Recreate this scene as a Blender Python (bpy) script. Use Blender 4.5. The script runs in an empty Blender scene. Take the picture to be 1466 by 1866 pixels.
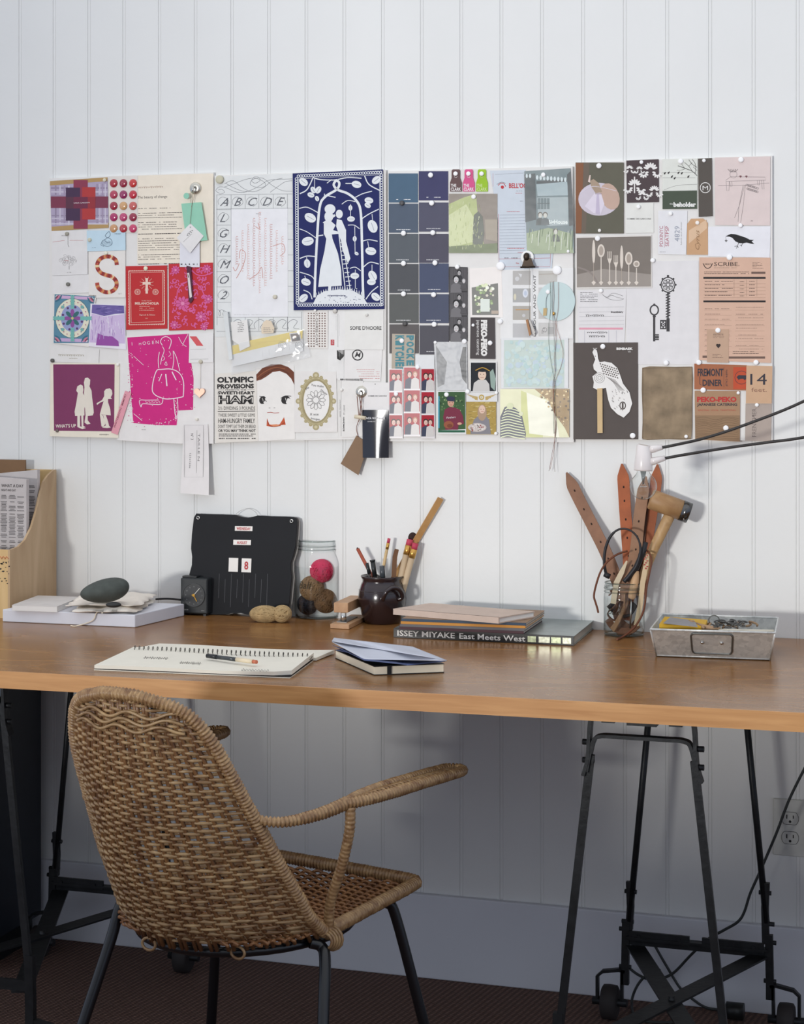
import bpy, bmesh, math, random
from mathutils import Vector, Matrix
random.seed(7)
R = math.radians
scene = bpy.context.scene
COL = scene.collection

# ---------------------------------------------------------------- camera
FPX, PX, PY = 3350.0, 733.0, 665.0            # focal length and horizon point in frame pixels
YAW = math.atan(FPX / (9800.0 + PX))
CS, SN = math.cos(YAW), math.sin(YAW)
CAM = Vector((0.0, -3.757, 1.305))
FWD, RGT, UP = Vector((-SN, CS, 0)), Vector((CS, SN, 0)), Vector((0, 0, 1))
cd = bpy.data.cameras.new('camera'); cam = bpy.data.objects.new('camera', cd); COL.objects.link(cam)
cam.location = CAM; cam.rotation_euler = (R(90), 0, YAW)
cd.sensor_fit = 'HORIZONTAL'; cd.sensor_width = 36.0; cd.lens = FPX / 1466.0 * 36.0
cd.shift_y = (PY - 933.0) / 1466.0
cd.clip_start = 0.05; cd.clip_end = 60
scene.camera = cam

# ---------------------------------------------------------------- light
w = bpy.data.worlds.new('room_ambient'); scene.world = w; w.use_nodes = True
wn = w.node_tree; bg = wn.nodes['Background']; bg.inputs[1].default_value = 0.84
_tc0 = wn.nodes.new('ShaderNodeTexCoord'); _sx = wn.nodes.new('ShaderNodeSeparateXYZ'); _rp = wn.nodes.new('ShaderNodeValToRGB')
_rp.color_ramp.elements[0].position = 0.0; _rp.color_ramp.elements[0].color = (0.58, 0.69, 0.92, 1)      # soft bluish room at eye level
_rp.color_ramp.elements[1].position = 0.8; _rp.color_ramp.elements[1].color = (1.34, 1.36, 1.40, 1)      # paler light from above
wn.links.new(_tc0.outputs['Generated'], _sx.inputs[0]); wn.links.new(_sx.outputs[2], _rp.inputs[0]); wn.links.new(_rp.outputs[0], bg.inputs[0])
def area(name, loc, target, sx, sy, power, col):
    l = bpy.data.lights.new(name, 'AREA'); l.shape = 'RECTANGLE'; l.size = sx; l.size_y = sy
    l.energy = power; l.color = col
    o = bpy.data.objects.new(name, l); COL.objects.link(o); o.location = loc
    o.rotation_euler = (Vector(target) - Vector(loc)).to_track_quat('-Z', 'Y').to_euler()
    return o
area('window_daylight', (-4.4, -12.8, 1.53), (-0.4, 0, 1.4), 1.6, 0.66, 870, (1.0, 0.98, 0.945))
scene.view_settings.view_transform = 'Standard'; scene.view_settings.look = 'None'
scene.view_settings.gamma = 1.0; scene.view_settings.use_curve_mapping = False
scene.view_settings.exposure = -0.09

# ---------------------------------------------------------------- pixel -> place helpers
def ray(u, v): return FWD * FPX + RGT * (u - PX) + UP * (PY - v)
def P(u, v, Y=0.0):                       # point on the vertical plane y = Y
    d = ray(u, v); return CAM + d * ((Y - CAM.y) / d.y)
def T(u, v, z=0.756):                     # point on the horizontal plane at height z
    d = ray(u, v); return CAM + d * ((z - CAM.z) / d.z)
def DP(u, v, dep):                        # point at a camera-axis depth
    return CAM + ray(u, v) * (dep / FPX)

# ---------------------------------------------------------------- materials
_m = {}
def lin(c): 
    c = c / 255.0
    return c / 12.92 if c <= 0.04045 else ((c + 0.055) / 1.055) ** 2.4
def mat(rgb, rough=0.6, metal=0.0, coat=0.0, noise=0.06, nscale=30.0, bump=0.0, bscale=200.0, gain=1.0,
        stretch=(1, 1, 1), trans=0.0, ior=1.45, key='', emit=0.0):
    k = (rgb, rough, metal, coat, noise, nscale, bump, bscale, gain, stretch, trans, ior, key)
    if k in _m: return _m[k]
    m = bpy.data.materials.new('m_%d' % len(_m)); m.use_nodes = True
    nt = m.node_tree; b = nt.nodes['Principled BSDF']
    c = [min(0.93, lin(x) * gain) for x in rgb]
    tc = nt.nodes.new('ShaderNodeTexCoord'); mp = nt.nodes.new('ShaderNodeMapping')
    mp.inputs['Scale'].default_value = stretch
    nt.links.new(tc.outputs['Object'], mp.inputs[0])
    if noise > 0:
        n = nt.nodes.new('ShaderNodeTexNoise'); n.inputs['Scale'].default_value = nscale; n.inputs['Detail'].default_value = 4
        nt.links.new(mp.outputs[0], n.inputs['Vector'])
        rp = nt.nodes.new('ShaderNodeValToRGB')
        rp.color_ramp.elements[0].position = 0.3; rp.color_ramp.elements[1].position = 0.7
        rp.color_ramp.elements[0].color = [x * (1 - noise) for x in c] + [1]
        rp.color_ramp.elements[1].color = [min(0.95, x * (1 + noise)) for x in c] + [1]
        nt.links.new(n.outputs[0], rp.inputs[0]); nt.links.new(rp.outputs[0], b.inputs['Base Color'])
    else:
        b.inputs['Base Color'].default_value = c + [1]
    b.inputs['Roughness'].default_value = rough; b.inputs['Metallic'].default_value = metal
    b.inputs['Coat Weight'].default_value = coat; b.inputs['Coat Roughness'].default_value = 0.12
    b.inputs['IOR'].default_value = ior
    if trans: b.inputs['Transmission Weight'].default_value = trans
    if bump > 0:
        n2 = nt.nodes.new('ShaderNodeTexNoise'); n2.inputs['Scale'].default_value = bscale; n2.inputs['Detail'].default_value = 3
        nt.links.new(mp.outputs[0], n2.inputs['Vector'])
        bp = nt.nodes.new('ShaderNodeBump'); bp.inputs['Strength'].default_value = 1.0; bp.inputs['Distance'].default_value = bump
        nt.links.new(n2.outputs[0], bp.inputs['Height']); nt.links.new(bp.outputs[0], b.inputs['Normal'])
    _m[k] = m; return m
def glass_mat(tint=(250, 252, 252), key='g', edge=(176, 184, 182), rough=0.02):
    k = ('glass', tint, key)
    if k in _m: return _m[k]
    m = bpy.data.materials.new('glass_' + key); m.use_nodes = True; nt = m.node_tree; nt.nodes.remove(nt.nodes['Principled BSDF'])
    out = nt.nodes['Material Output']; tr = nt.nodes.new('ShaderNodeBsdfTransparent'); gl = nt.nodes.new('ShaderNodeBsdfGlossy'); gl.inputs['Roughness'].default_value = rough
    lw = nt.nodes.new('ShaderNodeLayerWeight'); lw.inputs[0].default_value = .35
    lf = nt.nodes.new('ShaderNodeLayerWeight'); lf.inputs[0].default_value = .5; pw = nt.nodes.new('ShaderNodeMath'); pw.operation = 'POWER'; pw.inputs[1].default_value = 3.0
    fr = nt.nodes.new('ShaderNodeMath'); fr.operation = 'MULTIPLY_ADD'; fr.inputs[1].default_value = .75; fr.inputs[2].default_value = .04
    nt.links.new(lf.outputs['Facing'], pw.inputs[0]); nt.links.new(pw.outputs[0], fr.inputs[0])
    rp = nt.nodes.new('ShaderNodeValToRGB'); rp.color_ramp.elements[0].position = .45; rp.color_ramp.elements[1].position = .98
    rp.color_ramp.elements[0].color = [lin(x) for x in tint] + [1]; rp.color_ramp.elements[1].color = [lin(x) for x in edge] + [1]
    mx = nt.nodes.new('ShaderNodeMixShader')
    nt.links.new(lw.outputs['Facing'], rp.inputs[0]); nt.links.new(rp.outputs[0], tr.inputs[0])
    nt.links.new(fr.outputs[0], mx.inputs[0]); nt.links.new(tr.outputs[0], mx.inputs[1]); nt.links.new(gl.outputs[0], mx.inputs[2])
    nt.links.new(mx.outputs[0], out.inputs[0]); _m[k] = m; return m
def clear_film(key='film', alpha=0.25, tint=(235, 238, 240), rough=0.12):
    k = ('film', key)
    if k in _m: return _m[k]
    m = bpy.data.materials.new(key); m.use_nodes = True; nt = m.node_tree
    b = nt.nodes['Principled BSDF']; b.inputs['Base Color'].default_value = [lin(x) for x in tint] + [1]
    b.inputs['Roughness'].default_value = rough; b.inputs['Alpha'].default_value = alpha; b.inputs['Coat Weight'].default_value = 1.0
    tc = nt.nodes.new('ShaderNodeTexCoord'); n = nt.nodes.new('ShaderNodeTexNoise'); n.inputs['Scale'].default_value = 25
    nt.links.new(tc.outputs['Object'], n.inputs['Vector'])
    bp = nt.nodes.new('ShaderNodeBump'); bp.inputs['Distance'].default_value = 0.004
    nt.links.new(n.outputs[0], bp.inputs['Height']); nt.links.new(bp.outputs[0], b.inputs['Normal']); nt.links.new(bp.outputs[0], b.inputs['Coat Normal'])
    _m[k] = m; return m
def wood_mat(key, c1, c2, rough=0.4, coat=0.0, scale=(2.0, 30.0, 30.0), dist=1.5, ns=3.0, bump=0.0, spec=0.5):
    if ('wood', key) in _m: return _m[('wood', key)]
    m = bpy.data.materials.new('wood_' + key); m.use_nodes = True; nt = m.node_tree
    b = nt.nodes['Principled BSDF']
    tc = nt.nodes.new('ShaderNodeTexCoord'); mp = nt.nodes.new('ShaderNodeMapping'); mp.inputs['Scale'].default_value = scale
    n = nt.nodes.new('ShaderNodeTexNoise'); n.inputs['Scale'].default_value = ns; n.inputs['Detail'].default_value = 6; n.inputs['Distortion'].default_value = dist
    rp = nt.nodes.new('ShaderNodeValToRGB'); rp.color_ramp.elements[0].position = 0.3; rp.color_ramp.elements[1].position = 0.7
    rp.color_ramp.elements[0].color = [lin(x) for x in c1] + [1]; rp.color_ramp.elements[1].color = [lin(x) for x in c2] + [1]
    nt.links.new(tc.outputs['Object'], mp.inputs[0]); nt.links.new(mp.outputs[0], n.inputs['Vector'])
    nt.links.new(n.outputs[0], rp.inputs[0]); nt.links.new(rp.outputs[0], b.inputs['Base Color'])
    b.inputs['Roughness'].default_value = rough; b.inputs['Coat Weight'].default_value = coat; b.inputs['Coat Roughness'].default_value = 0.15; b.inputs['Specular IOR Level'].default_value = spec
    if bump:
        bp = nt.nodes.new('ShaderNodeBump'); bp.inputs['Distance'].default_value = bump
        nt.links.new(n.outputs[0], bp.inputs['Height']); nt.links.new(bp.outputs[0], b.inputs['Normal'])
    _m[('wood', key)] = m; return m

# ---------------------------------------------------------------- object helpers
def tag(o, label=None, cat=None, group=None, kind=None):
    if label: o['label'] = label
    if cat: o['category'] = cat
    if group: o['group'] = group
    if kind: o['kind'] = kind
    return o
def thing(name, label, cat, loc=(0, 0, 0), group=None):
    o = bpy.data.objects.new(name, None); COL.objects.link(o); o.location = Vector(loc); o.empty_display_size = 0.05
    return tag(o, label, cat, group)
def rootloc(p):
    q = p
    while q.parent: q = q.parent
    return Vector(q.location)
class MB:
    def __init__(s): s.v = []; s.f = []; s.m = []; s.cur = 0; s.sm = []; s.smooth = False
    def add(s, vs, fs):
        b = len(s.v); s.v += [Vector(x) for x in vs]
        for f in fs: s.f.append([b + i for i in f]); s.m.append(s.cur); s.sm.append(s.smooth)
        return s
    def box(s, c, d, rz=0.0, mtx=None):
        x, y, z = d[0] / 2, d[1] / 2, d[2] / 2
        vs = [Vector((a * x, b * y, e * z)) for a in (-1, 1) for b in (-1, 1) for e in (-1, 1)]
        M = mtx or Matrix.Rotation(rz, 3, 'Z')
        return s.add([M @ q + Vector(c) for q in vs], [(0, 1, 3, 2), (4, 6, 7, 5), (0, 4, 5, 1), (2, 3, 7, 6), (0, 2, 6, 4), (1, 5, 7, 3)])
    def prism(s, foot, z0, z1=None, up=None):      # footprint (3-D points) pushed along z or a vector
        n = len(foot); foot = [Vector(p) for p in foot]
        if up is None:
            a = [Vector((p.x, p.y, z0)) for p in foot]; b = [Vector((p.x, p.y, z1)) for p in foot]
        else:
            a = foot; b = [p + Vector(up) for p in foot]
        return s.add(a + b, [list(range(n))[::-1], list(range(n, 2 * n))] + [(i, (i + 1) % n, n + (i + 1) % n, n + i) for i in range(n)])
    def frames(s, pts, closed=False):
        pts = [Vector(p) for p in pts]; n = len(pts); out = []
        t0 = (pts[1] - pts[0]).normalized(); up = Vector((0, 0, 1)) if abs(t0.z) < 0.9 else Vector((0, 1, 0))
        nrm = (up - t0 * up.dot(t0)).normalized()
        for i in range(n):
            if closed: t = pts[(i + 1) % n] - pts[i - 1]
            else: t = pts[min(i + 1, n - 1)] - pts[max(i - 1, 0)]
            if t.length < 1e-9: t = t0.copy()
            t.normalize(); nn = nrm - t * nrm.dot(t)
            if nn.length < 1e-6: nn = t.orthogonal()
            nrm = nn.normalized(); out.append((pts[i], t, nrm, t.cross(nrm)))
        return out
    def tube(s, pts, r, n=8, closed=False, caps=True, sx=1.0):
        sm = s.smooth; s.smooth = True
        fr = s.frames(pts, closed); k = len(fr); vs = []
        for i, (p, t, a, b) in enumerate(fr):
            rr = r[i] if isinstance(r, (list, tuple)) else r
            for j in range(n):
                an = 2 * math.pi * j / n; vs.append(p + a * (math.cos(an) * rr * sx) + b * (math.sin(an) * rr))
        fs = []
        for i in range(k if closed else k - 1):
            i2 = (i + 1) % k
            for j in range(n): fs.append((i * n + j, i * n + (j + 1) % n, i2 * n + (j + 1) % n, i2 * n + j))
        s.add(vs, fs)
        if caps and not closed:
            s.smooth = False
            b0 = len(s.v) - len(vs)
            s.f.append([b0 + j for j in range(n)][::-1]); s.m.append(s.cur); s.sm.append(False)
            s.f.append([b0 + (k - 1) * n + j for j in range(n)]); s.m.append(s.cur); s.sm.append(False)
        s.smooth = sm; return s
    def strap(s, pts, w, t, wdir):                 # flat band: width along wdir (vector or list), thickness t
        pts = [Vector(p) for p in pts]; n = len(pts); vs = []
        for i, p in enumerate(pts):
            tg = (pts[min(i + 1, n - 1)] - pts[max(i - 1, 0)]).normalized()
            wd = Vector(wdir[i] if isinstance(wdir, list) else wdir); wd = (wd - tg * wd.dot(tg)).normalized()
            nn = tg.cross(wd); ww = (w[i] if isinstance(w, (list, tuple)) else w) / 2
            vs += [p + wd * ww + nn * t / 2, p - wd * ww + nn * t / 2, p - wd * ww - nn * t / 2, p + wd * ww - nn * t / 2]
        fs = [(0, 1, 2, 3)[::-1], tuple(4 * (n - 1) + j for j in range(4))]
        for i in range(n - 1):
            for j in range(4): fs.append((4 * i + j, 4 * i + (j + 1) % 4, 4 * i + 4 + (j + 1) % 4, 4 * i + 4 + j))
        return s.add(vs, fs)
    def lathe(s, prof, c=(0, 0, 0), n=32, mtx=None, caps=True):
        sm = s.smooth; s.smooth = True
        vs = []; M = mtx or Matrix.Identity(3); c = Vector(c)
        for r, z in prof:
            for j in range(n):
                an = 2 * math.pi * j / n; vs.append(M @ Vector((r * math.cos(an), r * math.sin(an), z)) + c)
        k = len(prof); fs = [(i * n + j, i * n + (j + 1) % n, (i + 1) * n + (j + 1) % n, (i + 1) * n + j) for i in range(k - 1) for j in range(n)]
        s.add(vs, fs)
        if caps:
            b0 = len(s.v) - len(vs)
            for idx, rev in ((0, True), (k - 1, False)):
                if prof[idx][0] > 1e-6:
                    f = [b0 + idx * n + j for j in range(n)]; s.f.append(f[::-1] if rev else f); s.m.append(s.cur); s.sm.append(False)
        s.smooth = sm; return s
    def ball(s, c, r, n=16, k=10, sc=(1, 1, 1), mtx=None, jit=0.0):
        sm = s.smooth; s.smooth = True; vs = []; M = mtx or Matrix.Identity(3); c = Vector(c)
        for i in range(k + 1):
            ph = math.pi * i / k
            for j in range(n):
                an = 2 * math.pi * j / n; rr = r * (1 + random.uniform(-jit, jit))
                vs.append(M @ Vector((rr * math.sin(ph) * math.cos(an) * sc[0], rr * math.sin(ph) * math.sin(an) * sc[1], rr * math.cos(ph) * sc[2])) + c)
        s.add(vs, [(i * n + j, (i + 1) * n + j, (i + 1) * n + (j + 1) % n, i * n + (j + 1) % n) for i in range(k) for j in range(n)])
        s.smooth = sm; return s
    def build(s, name, mats, parent=None, label=None, cat=None, group=None, kind=None, origin=None, bevel=0.0, merge=False):
        me = bpy.data.meshes.new(name)
        if parent is not None: org = rootloc(parent)
        elif origin is not None: org = Vector(origin)
        elif kind == 'structure': org = Vector((0, 0, 0))
        else:
            xs = [v.x for v in s.v]; ys = [v.y for v in s.v]; zs = [v.z for v in s.v]
            org = Vector(((min(xs) + max(xs)) / 2, (min(ys) + max(ys)) / 2, min(zs)))
        me.from_pydata([v - org for v in s.v], [], s.f)
        if not isinstance(mats, (list, tuple)): mats = [mats]
        for m in mats: me.materials.append(m)
        me.polygons.foreach_set('material_index', s.m); me.polygons.foreach_set('use_smooth', s.sm)
        bm = bmesh.new(); bm.from_mesh(me)
        if merge: bmesh.ops.remove_doubles(bm, verts=bm.verts, dist=1e-6)
        if not getattr(s, 'flat', False): bmesh.ops.recalc_face_normals(bm, faces=bm.faces)
        bm.to_mesh(me); bm.free()
        o = bpy.data.objects.new(name, me); COL.objects.link(o)
        if parent is not None: o.parent = parent
        else: o.location = org
        if bevel:
            md = o.modifiers.new('b', 'BEVEL'); md.width = bevel; md.segments = 2; md.limit_method = 'ANGLE'; md.angle_limit = R(40)
        tag(o, label, cat, group, kind); return o
def bez(pts, n=8):                                # Catmull-Rom through points
    pts = [Vector(p) for p in pts]; out = []
    for i in range(len(pts) - 1):
        p0 = pts[max(i - 1, 0)]; p1 = pts[i]; p2 = pts[i + 1]; p3 = pts[min(i + 2, len(pts) - 1)]
        for j in range(n):
            t = j / n
            out.append(0.5 * ((2 * p1) + (p2 - p0) * t + (2 * p0 - 5 * p1 + 4 * p2 - p3) * t * t + (3 * p1 - p0 - 3 * p2 + p3) * t ** 3))
    out.append(pts[-1]); return out
_tc = {}
def text2d(st, bold=0.0, shear=0.0):
    k = (st, bold, shear)
    if k not in _tc:
        cu = bpy.data.curves.new('t', 'FONT'); cu.body = st; cu.offset = bold; cu.shear = shear; cu.resolution_u = 2; cu.size = 1.0
        ob = bpy.data.objects.new('t', cu); COL.objects.link(ob); dg = bpy.context.evaluated_depsgraph_get()
        me = bpy.data.meshes.new_from_object(ob.evaluated_get(dg))
        vs = [(v.co.x, v.co.y) for v in me.vertices]; fs = [tuple(p.vertices) for p in me.polygons]
        bpy.data.objects.remove(ob); bpy.data.meshes.remove(me); bpy.data.curves.remove(cu)
        _tc[k] = (vs, fs)
    return _tc[k]

# ---------------------------------------------------------------- room
wall_m = mat((224, 225, 223), rough=0.5, noise=0.015, nscale=6, bump=0.0004, bscale=60, gain=1.0)
S0 = 907.0
xg0, xg1 = P(34.4, 665).x, P(1452, 665).x
pitch = (xg1 - xg0) / 20.0
XL, XR = -4.4, 1.9
prof = [(XL, 0.0)]
k0 = int((XL - xg0) / pitch) + 1; gx = xg0 + k0 * pitch
while gx < XR - 0.05:
    a = gx
    prof += [(a - .0009, 0), (a, .0016), (a + .0008, .0005), (a + .0032, 0.0002), (a + .0056, .0005), (a + .0064, .0014), (a + .0073, 0)]
    gx += pitch
prof.append((XR, 0))
b = MB(); n = len(prof)
b.add([(x, y, 0) for x, y in prof] + [(x, y, 2.75) for x, y in prof] + [(XL, .1, 0), (XR, .1, 0), (XL, .1, 2.75), (XR, .1, 2.75)],
      [(i, i + 1, n + i + 1, n + i) for i in range(n - 1)] + [(2 * n, 2 * n + 2, 2 * n + 3, 2 * n + 1), (0, n, 2 * n + 2, 2 * n), (n - 1, 2 * n + 1, 2 * n + 3, 2 * n - 1)])
b.flat = False
b.build('wall_back', wall_m, kind='structure')
MB().box(((XL + XR) / 2, -.008, .089), (XR - XL, .016, .178)).build('baseboard_back', mat((214, 217, 224), rough=.5, noise=.02, nscale=5), kind='structure', bevel=.003)
# floor: woven sisal carpet
def carpet():
    m = bpy.data.materials.new('sisal'); m.use_nodes = True; nt = m.node_tree; p = nt.nodes['Principled BSDF']
    tc = nt.nodes.new('ShaderNodeTexCoord'); mp = nt.nodes.new('ShaderNodeMapping'); mp.inputs['Rotation'].default_value = (0, 0, R(8))
    w1 = nt.nodes.new('ShaderNodeTexWave'); w1.wave_type = 'BANDS'; w1.bands_direction = 'X'; w1.inputs['Scale'].default_value = 26; w1.inputs['Distortion'].default_value = 1.0; w1.inputs['Detail Scale'].default_value = 8
    w2 = nt.nodes.new('ShaderNodeTexWave'); w2.bands_direction = 'Y'; w2.inputs['Scale'].default_value = 40; w2.inputs['Distortion'].default_value = 2; w2.inputs['Detail Scale'].default_value = 9
    mx = nt.nodes.new('ShaderNodeMath'); mx.operation = 'MULTIPLY'
    nt.links.new(tc.outputs['Object'], mp.inputs[0]); nt.links.new(mp.outputs[0], w1.inputs[0]); nt.links.new(mp.outputs[0], w2.inputs[0])
    nt.links.new(w1.outputs[1], mx.inputs[0]); nt.links.new(w2.outputs[1], mx.inputs[1])
    rp = nt.nodes.new('ShaderNodeValToRGB'); rp.color_ramp.elements[0].color = (lin(84), lin(62), lin(54), 1); rp.color_ramp.elements[1].color = (lin(150), lin(116), lin(102), 1)
    nt.links.new(mx.outputs[0], rp.inputs[0]); nt.links.new(rp.outputs[0], p.inputs['Base Color'])
    bp = nt.nodes.new('ShaderNodeBump'); bp.inputs['Distance'].default_value = .003; nt.links.new(mx.outputs[0], bp.inputs['Height']); nt.links.new(bp.outputs[0], p.inputs['Normal'])
    p.inputs['Roughness'].default_value = .9; return m
b = MB(); b.box(((XL + XR) / 2, -3.2, -.05), (XR - XL, 6.4, .1)); b.build('floor', carpet(), kind='structure')
# unseen blocker added behind the camera: sill shades below the desk, jamb the left
BLOCKER_SILL = 1.05
WY = -6.4; wx0, wx1, wz0, wz1 = -3.3, -1.55, BLOCKER_SILL, 2.35
b = MB()
b.box(((XL + XR) / 2, WY - .06, wz0 / 2), (XR - XL, .12, wz0))
b.box(((XL + XR) / 2, WY - .06, (wz1 + 2.75) / 2), (XR - XL, .12, 2.75 - wz1))
b.box(((XL + wx0) / 2, WY - .06, (wz0 + wz1) / 2), (wx0 - XL, .12, wz1 - wz0))
b.box(((XR + wx1) / 2, WY - .06, (wz0 + wz1) / 2), (XR - wx1, .12, wz1 - wz0))
b.build('blocker_wall_front', mat((200, 202, 205), rough=.7), kind='structure')
# ---------------------------------------------------------------- desk top
DZ = 0.756
fl, fr_ = T(0, 1223.4), T(1440, 1298.5)
dl = (fl - fr_); dl = dl / dl.x
def front_at(x): return fr_ + dl * (x - fr_.x)
desk_m = wood_mat('desk', (124, 84, 46), (152, 108, 62), rough=.24, coat=0, scale=(2.2, 5, 9), dist=3.4, ns=1.8, spec=.3)
lit_edge_m = wood_mat('edge', (188, 132, 76), (214, 160, 102), rough=.45, scale=(2, 10, 30), dist=.6, ns=3)  # lighter tone puts the light on the front face into the wood colour
a, c = front_at(-3.2), front_at(1.1)
b = MB(); b.prism([a, c, (1.1, -.002, 0), (-3.2, -.002, 0)], DZ - .03, DZ)
b.m[2] = 1
desk = thing('work_desk', 'long honey-brown wooden worktop laid across two black metal trestles', 'desk', (-.9, -.4, DZ - .03))
b2 = MB(); b2.prism([a + Vector((0, .004, 0)), c + Vector((0, .004, 0)), (1.1, -.002, 0), (-3.2, -.002, 0)], DZ - .03, DZ)
b2.build('board', desk_m, desk)
b2 = MB(); b2.prism([a, c, c + Vector((0, .0039, 0)), a + Vector((0, .0039, 0))], DZ - .0302, DZ + .0002)
b2.build('lit_edge_band', lit_edge_m, desk, label='honey wood edge strip, coloured lighter where it faces the light')

# ---------------------------------------------------------------- trestles
iron = mat((42, 44, 46), rough=.45, metal=.5, noise=.25, nscale=40, bump=.0006, bscale=90)
rub = mat((46, 42, 42), rough=.7, noise=.2)
YR, YF = -.135, front_at(0).y + .055
def mk_trestle(dx, label):
    t = thing('metal_trestle', label, 'trestle', (P(1272, 665, YR).x + dx, (YR + YF) / 2, 0))
    D = Vector((dx, 0, 0))
    def PR(u, v, off=0): return P(u, v, YR + off) + D
    # key rear points from the photograph
    rl_top, rl_b = PR(1192, 1318), PR(1150, 1652)
    rr_top, rr_b = PR(1352, 1326), PR(1395, 1655)
    rl_top.z = rr_top.z = DZ - .045
    x1, x2 = PR(1140, 1720).x, PR(1404, 1735).x
    zb = P(1150, 1712, YR).z; 
    xm = (x1 + x2) / 2
    for Y, sgn in ((YR, 1), (YF, -1)):
        for sx, top, bot, xb in ((-1, rl_top, rl_b, x1), (1, rr_top, rr_b, x2)):
            g = MB(); tp = Vector((top.x, Y, top.z)); bt = Vector((bot.x, Y, bot.z)); pb = Vector((xb, Y, zb - .03))
            low = Vector((xb + sx * .004, Y, .075))
            if sgn > 0:
                g.tube([tp, bt + (tp - bt) * -.06], .0065, 8)
                g.strap([bt + Vector((-sx * -.002, 0, .05)), bt, Vector((xb - sx * .008, Y, zb + .02))], .014, .010, (1, 0, 0))
                g.strap([Vector((xb - sx * .002, Y, zb + .035)), Vector((xb, Y, zb - .06)), Vector((xb, Y, zb - .09))], .015, .012, (1, 0, 0))
                for q in (bt + Vector((0, 0, .03)), bt + Vector((sx * .006, 0, -.03)), Vector((xb, Y, zb + .02)), Vector((xb, Y, zb - .055))):
                    g.tube([q - Vector((.012, 0, 0)), q + Vector((.012, 0, 0))], .0045, 6)
            else:
                ftp = Vector((top.x, Y, DZ - .10)); fb = Vector((xb, Y, .16)); 
                g.strap([ftp, (ftp + fb) / 2, fb], .013, .009, (1, 0, 0))
                g.strap([fb + Vector((sx * -.002, 0, .06)), fb + Vector((0, 0, -.03)), Vector((xb, Y, .08))], .017, .013, (1, 0, 0))
            leg = g.build('leg', iron, t)
            # caster fork and wheel on the outside of the leg foot
            cx = xb + sx * .031; fk = MB()
            fk.strap([Vector((xb, Y, .098)), Vector((xb + sx * .012, Y, .10)), Vector((xb + sx * .045, Y, .094)), Vector((xb + sx * .056, Y, .084)), Vector((xb + sx * .056, Y, .03))], .012, .006, (0, 1, 0))
            fk.strap([Vector((xb + sx * .006, Y, .10)), Vector((xb + sx * .007, Y, .03))], .012, .006, (0, 1, 0))
            fk.tube([Vector((xb + sx * -.004, Y, .034)), Vector((xb + sx * .066, Y, .034))], .008, 8)
            cst = fk.build('caster', iron, t)
            whl = MB(); M = Matrix.Rotation(R(90), 3, 'Y')
            whl.lathe([(.028, -.016), (.033, -.013), (.034, 0), (.033, .013), (.028, .016)], (cx, Y, .034), 24, M)
            whl.build('wheel', rub, cst, label='dark rubber wheel')
        g = MB()
        if sgn > 0:
            g.box((xm, Y, zb), (x2 - x1 - .01, .004, .02)); g.box((xm, Y - .008, zb + .008), (x2 - x1 - .01, .018, .004))
            g.box((x1 + .07, Y - .012, zb + .012), (.12, .006, .018)); g.box((x2 - .07, Y - .012, zb + .012), (.12, .006, .018))
            h = MB(); h.tube([Vector((rl_top.x, Y, rl_top.z)), Vector((rr_top.x, Y, rl_top.z))], .006, 8); h.build('top_rail', iron, t)
            for q in (x1 + .03, x1 + .11, x2 - .03, x2 - .11): g.box((q, Y - .016, zb + .012), (.006, .004, .006))
        else:
            za = DZ - .068                                    # U-shaped yoke under the top
            xa, xc = rl_top.x, rr_top.x
            g.strap(bez([Vector((xa - .006, Y, za - .06)), Vector((xa + .004, Y, za - .012)), Vector((xa + .016, Y, za)), Vector((xa + .05, Y, za + .001)), Vector((xc - .05, Y, za + .001)), Vector((xc - .016, Y, za)), Vector((xc - .004, Y, za - .012)), Vector((xc + .006, Y, za - .06))], 5), .018, .006, (0, 1, 0))
            g.build('yoke', iron, t); g = MB(); g.box((xm, Y, zb), (x2 - x1 - .01, .006, .02))
        g.build('crossbar', iron, t)
    for sx, tx in ((-1, rl_top.x), (1, rr_top.x)):
        g = MB(); zt = DZ - .0345
        g.strap(bez([Vector((tx - sx * .045, YF, zt)), Vector((tx - sx * .008, YF, zt)), Vector((tx, YF, zt - .01)), Vector((tx + sx * .004, YF, zt - .07)), Vector((tx + sx * .012, YF, zt - .10))], 4), .02, .006, (0, 1, 0))
        for z in (.045, .075): g.tube([Vector((tx - .009 + sx * .005, YF, zt - z)), Vector((tx + .011 + sx * .005, YF, zt - z))], .005, 6)
        g.box((tx - sx * .03, YF + .0, zt - .006), (.022, .012, .008))
        g.build('bracket', iron, t)
    g = MB(); g.box((xm, (YF + YR) / 2, DZ - .042), (.05, YR - YF, .012)); g.build('top_beam', iron, t)
    g = MB()
    for (p, q, o) in ((Vector((x1 + .02, YR, zb - .012)), Vector((x2 - .02, YF, zb - .012)), 0), (Vector((x2 - .02, YR, zb - .008)), Vector((x1 + .02, YF, zb - .008)), .004)):
        dirv = (q - p).normalized(); g.strap([p, q], .036, .004, Vector((0, 0, 1)).cross(dirv))
    g.tube([Vector((xm, (YR + YF) / 2, zb - .02)), Vector((xm, (YR + YF) / 2, zb + .001))], .006, 8)
    g.build('cross_brace', iron, t)
    return t
mk_trestle(0, 'black metal trestle on casters below the galvanised tin, in front of the power outlet')
DX = P(138, 1300, YR).x - P(1192, 1300, YR).x
mk_trestle(DX, 'black metal trestle on casters behind the wicker chair, beside the dark cabinet')

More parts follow.
